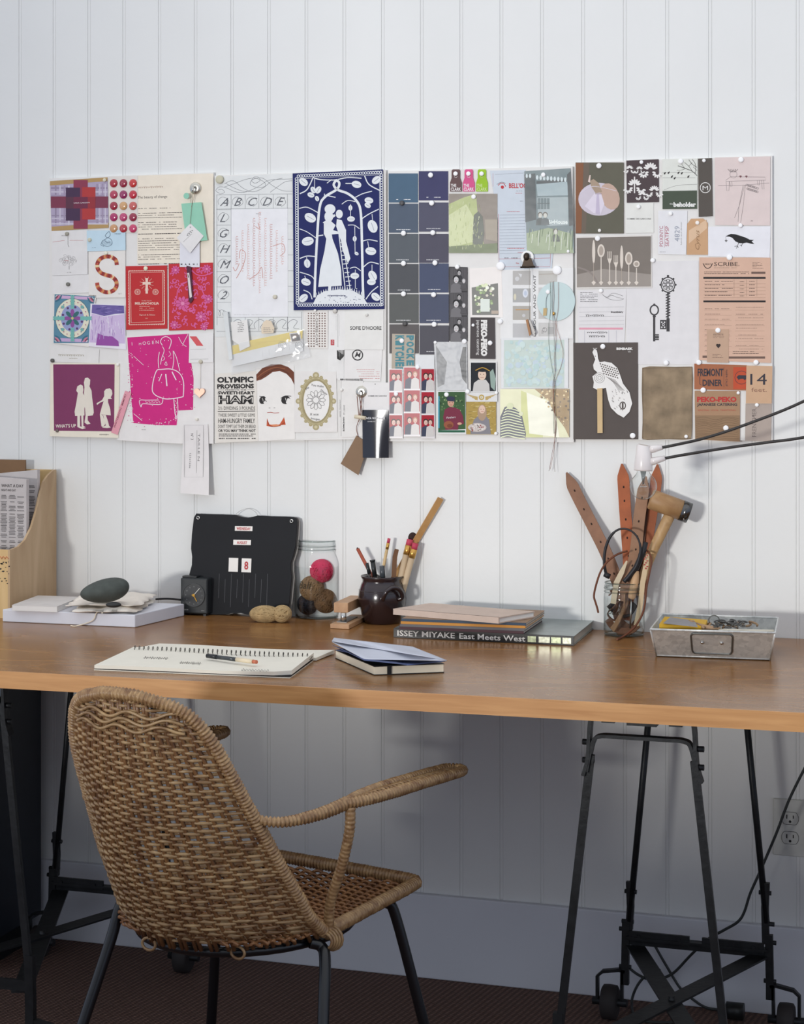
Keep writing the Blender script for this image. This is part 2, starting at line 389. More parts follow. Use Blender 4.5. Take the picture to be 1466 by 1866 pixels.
# ---------------------------------------------------------------- dark cabinet at the end
cbx = P(78, 1500, -.03).x
cab = thing('storage_cabinet', 'dark navy cabinet standing under the end of the desk beside the trestle', 'cabinet', (cbx - .3, -.2, 0))
cm = mat((26, 32, 42), rough=.5, noise=.1)
MB().box((cbx - .3, -.17, .365), (.6, .27, .61)).build('body', cm, cab, bevel=.004)
MB().box((cbx - .3, -.317, .37), (.57, .016, .58)).build('door', cm, cab, bevel=.003)
MB().box((cbx - .3, -.16, .03), (.56, .22, .06)).build('plinth', mat((16, 18, 22), rough=.7), cab)
g = MB(); hx = P(2, 1290, -.335).x
g.tube(bez([Vector((hx - .01, -.325, .66)), Vector((hx, -.345, .655)), Vector((hx + .003, -.347, .62)), Vector((hx, -.345, .585)), Vector((hx - .01, -.325, .58))], 5), .0035, 8)
g.build('handle', mat((150, 155, 160), rough=.3, metal=.9), cab, label='bright metal pull handle')

# ---------------------------------------------------------------- outlet and cable
o0 = P(1410, 1455.5, 0); o1 = P(1466, 1559, 0); ow = .115
ol = thing('power_outlet', 'off-white wall plate with electrical sockets behind the trestle leg', 'outlet', (o0.x + ow / 2, 0, o1.z))
MB().box((o0.x + ow / 2, -.003, (o0.z + o1.z) / 2), (ow, .006, .114)).build('plate', mat((205, 206, 200), rough=.3), ol, bevel=.002)
for kx in (o0.x + .034, o0.x + .081):
    for dz in (-.0195, .0195):
        zc = (o0.z + o1.z) / 2 + dz
        g = MB(); pts = []
        for i in range(24):
            an = 2 * math.pi * i / 24; x = .0168 * math.cos(an); z = max(-.0125, min(.0125, .0168 * math.sin(an)))
            pts.append(Vector((kx + x, -.0062, zc + z)))
        g.prism(pts, 0, up=(0, -.0014, 0)); g.cur = 1
        for (hx_, hz, w_, h_) in ((-.0064, .003, .002, .008), (.0064, .003, .002, .0065)):
            g.box((kx + hx_, -.0077, zc + hz), (w_, .0006, h_))
        g.lathe([(.0026, 0), (.0026, .0006)], (kx, -.0074, zc - .0065), 12, Matrix.Rotation(R(90), 3, 'X'))
        g.cur = 1; rp_ = [Vector((q.x, -.0078, q.z)) for q in pts]
        g.tube(rp_, .00035, 4, closed=True)
        g.build('socket', [mat((198, 199, 193), rough=.3), mat((22, 22, 22), rough=.6)], ol)
g = MB()
pth = [P(1475, 1385, -.10), P(1440, 1455, -.09), P(1415, 1520, -.08), P(1385, 1590, -.08), P(1368, 1628, -.08), P(1357, 1662, -.08), P(1345, 1680, -.08), P(1320, 1695, -.07), P(1290, 1712, -.065), P(1260, 1740, -.05), P(1225, 1775, -.04), P(1190, 1785, -.04), P(1165, 1777, -.04), P(1145, 1762, -.04)]
g.tube(bez(pth, 8), .0028, 8)
pl = [P(1144, 1762, -.04), P(1148, 1745, -.04), P(1156, 1722, -.045), P(1185, 1712, -.05), P(1200, 1735, -.05), P(1205, 1790, -.04), T(1207, 1824, .004), T(1160, 1842, .004)]
g2 = [P(1205, 1768, -.035), P(1180, 1776, -.04), P(1160, 1800, -.045), T(1152, 1832, .004), T(1170, 1860, .004), T(1260, 1862, .004)]
g.tube(bez(g2, 8), .0028, 8)
g3 = [P(1195, 1725, -.03), P(1215, 1760, -.03), P(1240, 1800, -.03), P(1262, 1820, -.035), T(1290, 1837, .004), T(1330, 1842, .004)]
g.tube(bez(g3, 8), .0028, 8)
g.build('power_cable', mat((48, 52, 52), rough=.5), label='thin grey electric cable dropping past the power outlet and looping on the carpet', cat='cable')
g = MB(); q = T(1338, 1842, .02)
g.tube([q - Vector((.015, 0, 0)), q + Vector((.02, 0, 0))], .017, 16); g.build('cable_plug', mat((28, 30, 30), rough=.4), label='round black plug lying on the carpet at the end of the cable', cat='plug')

# ---------------------------------------------------------------- wicker chair
CO = CAM + RGT * (-.288) + FWD * 3.079; CO.z = 0
gF = (RGT * .476 + FWD * .879).normalized(); gR = Vector((gF.y, -gF.x, 0))
def L(x, y, z): return CO + gR * x + gF * y + Vector((0, 0, z))
chair = thing('wicker_chair', 'woven rattan armchair with thin black metal legs pulled up to the desk', 'chair', CO)
def cane(key, c1, c2, sc=1.0):
    m = wood_mat(key, c1, c2, rough=.42, coat=.1, scale=(14, 14, 14), dist=1.0, ns=2.2 * sc, bump=0); return m
cane_m = cane('cane', (112, 80, 50), (178, 148, 106))
stake_m = cane('stake', (90, 58, 34), (136, 98, 60))
wrap_m = cane('wrap', (118, 84, 54), (176, 144, 102), 2)
def interp(tb, z):
    if z <= tb[0][0]: return tb[0][1]
    for (a0, b0), (a1, b1) in zip(tb, tb[1:]):
        if z <= a1: return b0 + (b1 - b0) * (z - a0) / (a1 - a0)
    return tb[-1][1]
WID = [(.385, .192), (.45, .186), (.5, .179), (.55, .170), (.6, .161), (.65, .152), (.7, .142), (.735, .131), (.76, .117), (.775, .104), (.788, .082), (.796, .052), (.80, .02)]
YC = [(.385, -.165), (.42, -.20), (.5, -.235), (.6, -.272), (.7, -.293), (.80, -.305)]
KK = [(.385, 4.2), (.5, 3.9), (.6, 3.9), (.7, 3.1), (.80, 2.4)]
def SH(x, z, off=0.0):
    k = interp(KK, z); y = interp(YC, z) + k * x * x
    nx, ny = 2 * k * x, -1.0; ln = math.hypot(nx, ny)
    return L(x + nx / ln * off, y + ny / ln * off, z)
g = MB(); NS = 17; sp = 2 * .192 / NS
z = .390; row = 0
while z < .797:
    W = interp(WID, z) - .003
    if W > .02:
        kk = interp(KK, z); n = max(10, int(2 * W / .0045)); pts = []; ph = row * math.pi
        zj = random.uniform(-.0009, .0009); r = random.uniform(.0026, .0031)
        for i in range(n + 1):
            x = -W + 2 * W * i / n
            s_ = x * .192 / max(.05, interp(WID, min(z, .74)))
            off = .0034 * math.sin(math.pi * s_ / sp + ph)
            pts.append(SH(x, z + zj + .0013 * math.sin(s_ * 40 + row * 1.7) + .0004 * math.cos(math.pi * s_ / sp + ph), off))
        g.tube(pts, r, 6)
    z += .0060; row += 1
# looser doubled strands under the top rim
for q in range(3):
    zz = .772 - q * .011
    pts = [SH(x / 100, zz + .005 * math.sin(x * .9 + q), .006) for x in range(-10, 11)]
    g.tube(bez(pts, 3), .0026, 6)
g.build('backrest', cane_m, chair)
g = MB()
for i in range(NS):
    xs = -.192 + sp * (i + .5)
    for dx_ in (-.0036, .0036):
        pts = []
        z = .375
        while z < .80:
            f = interp(WID, min(z, .745)) / .192; x = (xs + dx_) * f
            if abs(x) < interp(WID, z) - .002: pts.append(SH(x, z))
            z += .02
        if len(pts) > 2: g.tube(pts, .0036, 6)
g.build('stakes', stake_m, chair, label='upright rattan stakes of the back')
def wrapped(gm, path, r, wrap=.0064, n=9, sx=1.0, amp=.26):
    path = [Vector(p) for p in path]; ln = [0]
    for a_, b_ in zip(path, path[1:]): ln.append(ln[-1] + (b_ - a_).length)
    tot = ln[-1]; k = int(tot / wrap); pts = []; rs = []; j = 0
    for i in range(k * 4 + 1):
        d = tot * i / (k * 4)
        while j < len(ln) - 2 and ln[j + 1] < d: j += 1
        t = (d - ln[j]) / max(1e-9, ln[j + 1] - ln[j]); pts.append(path[j].lerp(path[j + 1], t))
        rr = r(d / tot) if callable(r) else r
        rs.append(rr * (1 - amp + amp * abs(math.sin(math.pi * (i / 4))) * 1.6) * (1 + random.uniform(-.03, .03)))
    gm.tube(pts, rs, n, sx=sx)
# rim of the back: up one side, over the top, down the other
zs = [.385 + i * .02 for i in range(19)] + [.76, .775, .788, .796]
rim = [SH(interp(WID, z) - 0, z) for z in zs]
rimp = rim + [SH(.03, .801), SH(0, .802), SH(-.03, .801)] + [SH(-interp(WID, z), z) for z in zs[::-1]]
g = MB(); wrapped(g, bez(rimp, 4), .0095); g.build('back_rim', wrap_m, chair)
# seat
def ST(x, y, off=0): return L(x, y, .392 - .018 * (1 - (x / .2) ** 2) * max(0, 1 - ((y - .06) / .22) ** 2) + off)
g = MB(); y = -.15; row = 0
def seatw(y): return .19 * math.sqrt(max(0, 1 - ((-.01 - y) / .165) ** 2)) if y < -.01 else .19 + .015 * (y / .28)
while y < .272:
    W = seatw(y) - .003
    if W > .03:
        n = int(2 * W / .005); pts = []
        for i in range(n + 1):
            x = -W + 2 * W * i / n; pts.append(ST(x, y + random.uniform(-.0004, .0004), .0036 * math.sin(math.pi * x / .018 + row * math.pi)))
        g.tube(pts, random.uniform(.0024, .003), 6)
    y += .0078; row += 1
for i in range(-10, 11):
    x = i * .018; pts = [ST(x, yy / 100) for yy in range(-15, 28, 2) if abs(x) < seatw(yy / 100)]
    if len(pts) > 2: g.tube(pts, .0026, 6)
g.build('seat', cane('seatcane', (104, 68, 40), (158, 112, 70)), chair)
srim = [L(.192, -.01, .386), L(.197, .1, .390), L(.203, .2, .394), L(.205, .262, .396), L(.195, .283, .398), L(.1, .288, .400), L(0, .289, .402), L(-.1, .288, .404), L(-.195, .283, .404), L(-.205, .262, .402), L(-.203, .2, .398), L(-.197, .1, .392), L(-.192, -.01, .386)]
g = MB(); wrapped(g, bez(srim, 5), .0105); g.build('seat_rim', wrap_m, chair)
# arms
for side in (1, -1):
    if side > 0:
        A = [SH(.161, .60), L(.195, -.145, .594), L(.225, -.085, .597), L(.245, -.03, .606)]
        pad0, pad1 = L(.247, -.035, .606), L(.290, .275, .606)
        post = [L(.25, -.03, .60), L(.247, -.028, .56), L(.228, -.02, .50), L(.203, -.012, .44), L(.196, -.006, .40), L(.194, -.004, .375)]
    else:
        A = [SH(-.161, .60), L(-.185, -.145, .594), L(-.205, -.085, .60), L(-.205, -.03, .612)]
        pad0, pad1 = L(-.21, -.035, .613), L(-.185, .25, .632)
        post = [L(-.21, -.03, .60), L(-.21, -.028, .56), L(-.20, -.02, .50), L(-.196, -.012, .44), L(-.194, -.006, .40), L(-.192, -.004, .375)]
    g = MB(); wrapped(g, bez(A, 5), lambda t: .0072 + .003 * t)
    d = (pad1 - pad0); dn = d.normalized(); sd = dn.cross(Vector((0, 0, 1))).normalized()
    hw = .021
    def pp(t, s): 
        wv = hw * (math.sin(min(1, t * 3.5) * math.pi / 2)) * (1 - .12 * t)
        return pad0 + d * t + sd * (wv * s) + Vector((0, 0, .002 * math.sin(t * math.pi)))
    for s in (1, -1): wrapped(g, bez([pp(0, s * .3), pp(.12, s), pp(.35, s), pp(.6, s), pp(.85, s), pp(.97, s * .8), pp(1.0, 0)], 4), .0085)
    for k in range(26):
        t = .10 + .85 * k / 26; g.tube([pp(t, -.9), pp(t + .004, 0) + Vector((0, 0, .004)), pp(t, .9)], .0028, 5)
    ar = g.build('armrest', wrap_m, chair)
    g = MB(); wrapped(g, bez(post, 5), .0085, wrap=.007, amp=.08); g.build('arm_support', wrap_m, ar)
# ties at the arm joint and below the seat corner
for k in range(5):
    if k == 0: g = MB()
    cx = L(.196, -.008, .375); rr = .014 + .002 * k
    g.tube([cx + (gR * math.cos(a_) + Vector((0, 0, 1)) * math.sin(a_) * .9) * rr + gF * (-.012 + .005 * k) for a_ in [2 * math.pi * q / 14 for q in range(14)]], .0026, 6, closed=True)
g.build('binding', cane_m, chair)
for (x, y) in ((.10, -.118), (-.05, -.15)):
    g = MB(); cx = L(x, y - .01, .372); g.tube([cx + (gR * math.cos(a_) * 1.3 + Vector((0, 0, 1)) * math.sin(a_)) * .010 for a_ in [2 * math.pi * q / 14 for q in range(14)]], .0024, 6, closed=True); g.build('loose_loop', cane_m, chair)
blk = mat((11, 14, 19), rough=.3, coat=.15, noise=.05)
for nm, pts in (('rr', [L(.175, -.03, .372), L(.19, -.02, .365), L(.203, -.03, .345), L(.222, -.068, .255), L(.27, -.16, .0)]),
                ('fr', [L(.165, .20, .376), L(.178, .222, .372), L(.19, .235, .34), L(.229, .262, .158), L(.262, .285, .0)]),
                ('rl', [L(-.155, -.03, .385), L(-.172, -.066, .40), L(-.18, -.09, .34), L(-.199, -.141, .211), L(-.235, -.22, 0)]),
                ('fl', [L(-.165, .20, .376), L(-.178, .222, .372), L(-.186, .235, .33), L(-.203, .256, .239), L(-.235, .28, 0)])):
    g = MB(); g.tube(bez(pts, 6), .0095, 12); g.build('leg', blk, chair)
g = MB(); ring = []
for i in range(40):
    an = 2 * math.pi * i / 40; x = .178 * math.cos(an); yv = math.sin(an)
    y_ = .06 + (.17 * yv if yv > 0 else .205 * yv); ring.append(L(x, y_, .368))
g.tube(ring, .0085, 10, closed=True); g.build('seat_frame', blk, chair)
# ================================================================ things on the desk
def PXp(u, v, X):                       # point on the plane x = X
    d = ray(u, v); return CAM + d * ((X - CAM.x) / d.x)
def face_text(g, org, ux, uy, st, h, w=None, bold=.02, off=.0004, shear=0):
    vs, fs = text2d(st, bold, shear)
    if not vs: return
    x0 = min(p[0] for p in vs); x1 = max(p[0] for p in vs); sc = h / .70; sx = sc if w is None else w / (x1 - x0)
    ux, uy = Vector(ux).normalized(), Vector(uy).normalized(); nn = ux.cross(uy)
    g.add([Vector(org) + ux * ((x - x0) * sx) + uy * (y * sc) + nn * off for x, y in vs], fs)
paper_w = mat((232, 230, 226), rough=.7, noise=.02)
cream = mat((236, 226, 204), rough=.75, noise=.03)
black = mat((24, 24, 26), rough=.5, noise=.05)
steel = mat((190, 190, 188), rough=.28, metal=1.0, noise=.1)

# ---- magazine file with newspapers
f0 = T(18, 1127); XR0 = f0.x; yb = -.012
ply = wood_mat('ply', (178, 148, 112), (200, 172, 136), rough=.6, scale=(6, 6, 1.2), dist=.8, ns=4)
plyf = wood_mat('plyf', (206, 172, 116), (222, 190, 136), rough=.6, scale=(6, 6, 1.2), dist=.8, ns=4)
mf = thing('magazine_file', 'pale plywood magazine file with a scooped side standing on the desk against the wall', 'magazine file', (XR0 - .08, (f0.y + yb) / 2, DZ))
zt = PXp(105, 856, XR0).z; zt = P(105, 856, yb).z
crv = [(104, 856), (98, 857), (88, 866), (80, 878), (73, 902), (66, 932), (58, 960), (46, 984), (34, 996), (22, 1001), (18.5, 1002)]
side = [PXp(u, v, XR0) for u, v in crv]; side[0].y = yb; side[0].z = zt; side[1].z = zt
side[-1].y = f0.y
poly = [Vector((XR0, yb, DZ))] + [Vector((XR0, p.y, p.z)) for p in side] + [Vector((XR0, f0.y, DZ))]
MB().prism(poly, 0, up=(-.005, 0, 0)).build('side_panel', ply, mf)
MB().prism([p - Vector((.16, 0, 0)) for p in poly], 0, up=(-.005, 0, 0)).build('side_panel', ply, mf)
zf = side[-1].z
MB().box((XR0 - .085, f0.y + .0025, (DZ + zf) / 2), (.16, .005, zf - DZ)).build('front_panel', plyf, mf)
MB().box((XR0 - .085, yb + .003, (DZ + zt) / 2), (.16, .005, zt - DZ)).build('back_panel', plyf, mf)
MB().box((XR0 - .085, (f0.y + yb) / 2, DZ + .003), (.158, abs(f0.y - yb) - .012, .005)).build('base_panel', ply, mf)
g = MB()
for i in range(70):
    x = XR0 - random.uniform(.001, .10); zz = DZ + random.uniform(.075, .125); yy = f0.y - .0004
    r = random.uniform(.0008, .0025); a0 = random.uniform(0, 3)
    g.add([(x + r * math.cos(a0 + k * 1.57) * (1 if k % 2 else 2.2), yy, zz + r * math.sin(a0 + k * 1.57)) for k in range(4)], [(0, 1, 2, 3)])
g.build('floral_print', black, mf, label='black floral print')
g = MB()
for i in range(8):
    x = XR0 - .012 - i * .008; g.tube([(x, f0.y - .0006, DZ + .128), (x + .004, f0.y - .0006, DZ + .134), (x + .009, f0.y - .0006, DZ + .129)], .0006, 4)
g.build('scroll_print', mat((214, 110, 70)), mf, label='orange scroll line')
newsm = [mat((196, 190, 188), rough=.85, noise=.05), mat((70, 66, 66), rough=.8), mat((205, 202, 200), rough=.85)]
def newspaper(Yp, uR, vT, label, head, tilt):
    tr = P(uR, vT, Yp); x1 = min(tr.x, XR0 - .008); x0 = XR0 - .154; zt_ = tr.z
    g = MB(); g.box(((x0 + x1) / 2, Yp + .006, (DZ + .008 + zt_) / 2), (x1 - x0, .012, zt_ - DZ - .008))
    for v in g.v:
        if v.z > DZ + .1: v.z += (x1 - v.x) * tilt
    g.cur = 1; yy = Yp - .0004; top = zt_ - .012
    if head: 
        face_text(g, (x1 - .062, yy, top - .006), (1, 0, 0), (0, 0, 1), 'WHAT A DAY', .007, w=.055, bold=.0)
        face_text(g, (x1 - .062, yy, top - .015), (1, 0, 0), (0, 0, 1), 'NIGHT AND DAY', .005, w=.036, bold=.0)
    z = top - .024
    while z > DZ + .02:
        for cx in range(3):
            xx = x1 - .064 + cx * .021
            if random.random() < .88: g.box((xx + .008, yy, z), (random.uniform(.011, .018), .0003, .0011))
        z -= .0032 if random.random() < .85 else .008
    return g.build('newspaper', newsm, label=label, cat='newspaper')
newspaper(-.135, 66, 874, 'grey newspaper in front in the plywood magazine file, headline facing out', True, .05)
newspaper(-.085, 68, 856, 'folded newsprint sheet just behind the front newspaper in the plywood file', False, -.1)
t3 = P(47, 838, -.03)
MB().box((XR0 - .155 + (t3.x - XR0 + .155) / 2, -.03, (DZ + .008 + t3.z) / 2), (t3.x - XR0 + .155, .004, t3.z - DZ - .008)).build('brown_folder', mat((128, 98, 70), rough=.8), label='brown card folder sticking up highest out of the magazine file', cat='folder')

# ---- white box, pad, cloth, stones
A, B, C = T(4.6, 1133), T(246, 1144), T(336, 1122.5)
D = A + C - B; H1 = .0265
g = MB(); g.prism([A, B, C, D], DZ + .0005, DZ + H1); g.build('white_box', mat((222, 224, 232), rough=.5, noise=.02), label='large flat white box lying on the desk below the grey stone', cat='box', bevel=.0015)
Z1 = DZ + H1
A2, B2, C2 = T(22, 1113, Z1), T(104, 1116, Z1), T(148, 1098, Z1); D2 = A2 + C2 - B2
pad = thing('paper_pad', 'small white pad of paper on the white box beside the magazine file', 'pad', (A2 + C2) / 2 * Vector((1, 1, 0)) if False else Vector(((A2.x + C2.x) / 2, (A2.y + C2.y) / 2, Z1)))
g = MB(); g.prism([A2, B2, C2, D2], Z1 + .0006, Z1 + .011); g.build('pages', paper_w, pad)
g = MB(); g.prism([A2, B2, C2, D2], Z1 + .011, Z1 + .0125); g.build('cover', mat((214, 210, 206), rough=.7), pad)
linen = mat((236, 228, 216), rough=.9, noise=.06, bump=.0008, bscale=120)
def cloth(foot_px, z, th, name_, parent, amp=.004, seed=1):
    rnd = random.Random(seed); N, K = 26, 14
    q = [T(u, v, z) for u, v in foot_px]; g = MB(); vs = []
    ph = [rnd.uniform(0, 6) for _ in range(6)]
    for top in (1, 0):
        for j in range(K + 1):
            for i in range(N + 1):
                s, t = i / N, j / K
                p = q[0].lerp(q[1], s).lerp(q[3].lerp(q[2], s), t)
                e = min(s, 1 - s, t * .9, (1 - t) * .9) * 2
                edge = min(1, math.sqrt(max(0, min(1, e * 4))))
                wv = amp * (math.sin(9 * s + 4 * t + ph[0]) + .6 * math.sin(17 * t - 7 * s + ph[1]) + .5 * math.sin(23 * s + ph[2])) 
                zz = z + th / 2 + (th / 2 * edge if top else -th / 2 * edge)
                if top: zz += wv * (.4 + .6 * edge) * .6
                p = p + Vector((0.003 * math.sin(21 * t + ph[3]), .004 * math.sin(14 * s + ph[4]), 0))
                vs.append((p.x, p.y, max(z + .0004, zz)))
    M_ = (N + 1) * (K + 1); fs = []
    for j in range(K):
        for i in range(N):
            a_ = j * (N + 1) + i; f = (a_, a_ + 1, a_ + N + 2, a_ + N + 1); fs.append(f); fs.append(tuple(M_ + x for x in f[::-1]))
    g.smooth = True; g.add(vs, fs)
    for edge_ in ([j * (N + 1) for j in range(K + 1)], [j * (N + 1) + N for j in range(K + 1)], list(range(N + 1)), [K * (N + 1) + i for i in range(N + 1)]):
        g.add([], [])
        for a_, b_ in zip(edge_, edge_[1:]): g.f.append([a_, b_, M_ + b_, M_ + a_]); g.m.append(0); g.sm.append(True)
    return g.build(name_, linen, parent)
cb = thing('cloth_bag', 'crumpled cream linen drawstring bag folded flat on the white box under the grey stone', 'bag', T(200, 1112, Z1))
cloth([(133, 1119), (252, 1119), (285, 1098), (160, 1096)], Z1 + .0004, .010, 'lower_fold', cb, .003, 3)
cloth([(122, 1106), (258, 1106), (286, 1087), (150, 1088)], Z1 + .0125, .008, 'upper_fold', cb, .005, 5)
g = MB(); pts = [T(188, 1117, Z1 + .003), T(176, 1120, Z1 + .001) + Vector((0, 0, 0))]
e1 = A.lerp(B, .72); e1 = Vector((e1.x, e1.y - .002, Z1 + .001))
pts = [T(186, 1117, Z1 + .004), Vector((e1.x + .006, e1.y + .02, Z1 + .0022)), e1 + Vector((0, 0, .001)), Vector((e1.x - .008, e1.y - .004, DZ + .012)), T(140, 1140.5, DZ + .002), T(129, 1140, DZ + .002)]
g.tube(bez(pts, 6), .0014, 6); g.build('drawstring', cream, cb)
ctr = T(191, 1098, Z1 + .022)
M = Matrix.Rotation(YAW, 3, 'Z') @ Matrix.Rotation(R(-5), 3, 'Y')
g = MB(); g.ball(ctr + Vector((0, 0, .025)), 1.0, 32, 20, (.052, .033, .025), M)
for v in g.v:
    dx = (v - ctr).dot(RGT) / .05; v.z = ctr.z + (v.z - ctr.z) * (1.0 + .16 * dx)
g.build('grey_stone', mat((74, 80, 76), rough=.75, noise=.15, nscale=60, bump=.0004), label='large smooth grey-green pebble resting on the linen bag', cat='stone')
g = MB(); g.ball(T(207, 1102, Z1 + .026), 1.0, 20, 12, (.016, .011, .006), Matrix.Rotation(YAW, 3, 'Z')); g.build('small_stone', mat((44, 46, 46), rough=.6, noise=.15), label='little dark flat pebble in front of the large grey-green one', cat='stone')
g = MB(); g.tube(bez([P(284, 1092, -.035), P(305, 1091, -.035), P(330, 1093, -.035)], 5), .0022, 8); g.build('black_cord', black, label='short black cord running behind the alarm clock', cat='cord')

# ---- alarm clock
ck = T(353, 1122); cx, cy = ck.x, ck.y + .014
clk = thing('alarm_clock', 'small square black alarm clock with a round dial and yellow hands', 'clock', (cx, cy, DZ))
rz = R(3); Mz = Matrix.Rotation(rz, 3, 'Z'); cw, ch = .063, .078
def CK(x, y, z): return Vector((cx, cy, DZ)) + Mz @ Vector((x, y, z))
ckm = mat((40, 44, 46), rough=.5, noise=.04)
MB().box(CK(0, 0, .004 + ch / 2), (cw, .028, ch), rz).build('case', ckm, clk, bevel=.003)
MB().box(CK(-.012, .0, .004 + ch + .002), (.034, .02, .004), rz).build('snooze_bar', mat((34, 36, 38), rough=.5), clk, bevel=.001)
for s in (-1, 1): MB().box(CK(s * .024, 0, .0022), (.006, .022, .0044), rz).build('foot', ckm, clk)
Mx = Mz @ Matrix.Rotation(R(90), 3, 'X'); fc = CK(0, -.0142, .045)
g = MB(); g.lathe([(.0262, 0), (.0262, .0015), (.0248, .0022), (.0245, .0003)], fc, 40, Mx, caps=False); g.build('bezel', mat((58, 60, 62), rough=.35), clk)
dial = MB(); dial.lathe([(.0245, 0), (.0245, .0004)], fc, 40, Mx)
dial.cur = 1
for k in range(12):
    an = R(30 * k); p = fc + Mz @ Vector((.019 * math.sin(an), -.0006, .019 * math.cos(an)))
    vs, fs = text2d(str(k if k else 12)); sc = .0042; w_ = max(x for x, y in vs)
    dial.add([p + Mz @ Vector(((x - w_ / 2) * sc, 0, (y - .35) * sc)) for x, y in vs], fs)
for k in range(60):
    an = R(6 * k); p = fc + Mz @ Vector((.0232 * math.sin(an), -.0006, .0232 * math.cos(an))); dial.box(p, (.0003, .0001, .0012), mtx=Mz @ Matrix.Rotation(an, 3, 'Y'))
dial.build('dial', [mat((52, 54, 56), rough=.5), mat((150, 152, 150))], clk)
def hand(name_, ang, l, w_, m_, off):
    g = MB(); M2 = Mz @ Matrix.Rotation(R(ang), 3, 'Y'); g.box(fc + Mz @ Vector((0, -off, 0)) + M2 @ Vector((0, 0, l / 2 - .003)), (w_, .0004, l), mtx=M2)
    if name_ == 'hour_hand': g.lathe([(.003, 0), (.003, .0012)], fc + Mz @ Vector((0, -off + .0004, 0)), 16, Mx)
    g.build(name_, m_, clk)
hand('hour_hand', 152, .018, .0016, mat((214, 160, 50)), .0016)
hand('minute_hand', 42, .024, .0014, mat((214, 212, 205)), .0020)
hand('alarm_hand', -85, .008, .0010, mat((220, 176, 40)), .0012)
g = MB(); face_text(g, CK(-.026, -.0142, .0115), Mz @ Vector((1, 0, 0)), (0, 0, 1), 'BRAUN', .0028, bold=.01, off=.0003)
face_text(g, CK(.017, -.0142, .0110), Mz @ Vector((1, 0, 0)), (0, 0, 1), 'quartz', .002, bold=.0, off=.0003); g.build('lettering', mat((190, 190, 188)), clk, label='tiny white lettering')

# ---- black perpetual calendar
YCAL = -.036
cal = thing('wall_calendar', 'black perpetual calendar board with red and white date tiles leaning on the wall', 'calendar', T(435, 1121))
outl = [(352, 937), (375, 938), (400, 938.5), (422, 939.5), (432, 943), (446, 944.5), (455, 943), (464, 940.5), (490, 942), (515, 942.5), (530, 943.5), (535, 946), (536.5, 952), (536, 975), (534.5, 1000), (531, 1015), (527.5, 1026), (528, 1040), (530, 1052), (528.5, 1075), (527, 1100), (526, 1120), (500, 1121), (452, 1120), (440, 1117), (422, 1117), (412, 1119.5), (380, 1119), (345, 1118.5), (342, 1085), (341.5, 1060), (344, 1045), (347.5, 1030), (347.5, 1015), (345, 1000), (345.5, 975), (348, 945)]
def lean(p, off=0): return Vector((p.x, p.y + (p.z - DZ) * .09 + off, p.z))
pl_ = [lean(P(u, v, YCAL)) for u, v in outl]
g = MB(); g.prism(pl_, 0, up=(0, -.003, 0)); g.build('front_board', mat((17, 19, 24), rough=.75, noise=.1, nscale=15), cal)
g = MB(); g.prism([p + Vector((.004, .009, -.001)) for p in pl_], 0, up=(0, -.003, 0)); g.build('back_board', mat((120, 116, 112), rough=.4), cal)
for u, v in ((356, 944.5), (527, 950.5)):
    g = MB(); c_ = lean(P(u, v, YCAL), -.0035); g.tube([c_ + Vector((.0032 * math.cos(a_), 0, .0032 * math.sin(a_))) for a_ in [2 * math.pi * q / 16 for q in range(16)]], .0011, 6, closed=True); g.build('eyelet', steel, cal)
g = MB(); g.tube(bez([lean(P(u, v, YCAL + .004)) for u, v in ((422, 940), (430, 933), (440, 928.5), (446, 928), (453, 930), (460, 935), (464, 941))], 5), .0006, 5); g.build('hanger_wire', steel, cal)
def tile(u0, v0, u1, v1, txt, nm, h=.006, w_=None):
    g = MB(); q = [lean(P(u, v, YCAL), -.0031) for u, v in ((u0, v1), (u1, v1 + .6), (u1, v0 + .6), (u0, v0))]; g.prism(q, 0, up=(0, -.0008, 0))
    if txt:
        g.cur = 1; c_ = (q[0] + q[3]) / 2; wd = (q[1] - q[0]).length
        vs, fs = text2d(txt, .0); hh = h; xw = w_ or wd * .8
        face_text(g, q[0] + Vector(((wd - xw) / 2, -.0009, ((q[3] - q[0]).length - hh) / 2)), (1, 0, 0), (0, .09, 1), txt, hh, w=xw, bold=.015, off=.0003)
    g.build(nm, [mat((236, 232, 226), rough=.5, noise=.02), mat((190, 40, 48))], cal)
tile(424, 959.5, 456, 968, 'WEDNESDAY', 'day_tile'); tile(422, 984.5, 454, 993.5, 'AUGUST', 'month_tile', w_=.024)
tile(415, 1017, 432, 1042, '', 'date_tile'); tile(438.5, 1018, 456, 1043, '8', 'date_tile', h=.017, w_=.009)
g = MB()
for k in range(9):
    u = 398 + k * 11; g.prism([lean(P(u + a_, v, YCAL), -.0031) for a_, v in ((0, 1090 + (k % 3) * 8), (.8, 1090 + (k % 3) * 8), (.8, 1046 + (k % 2) * 10), (0, 1046 + (k % 2) * 10))], 0, up=(0, -.0001, 0))
g.build('slot', mat((52, 54, 60), rough=.5), cal)

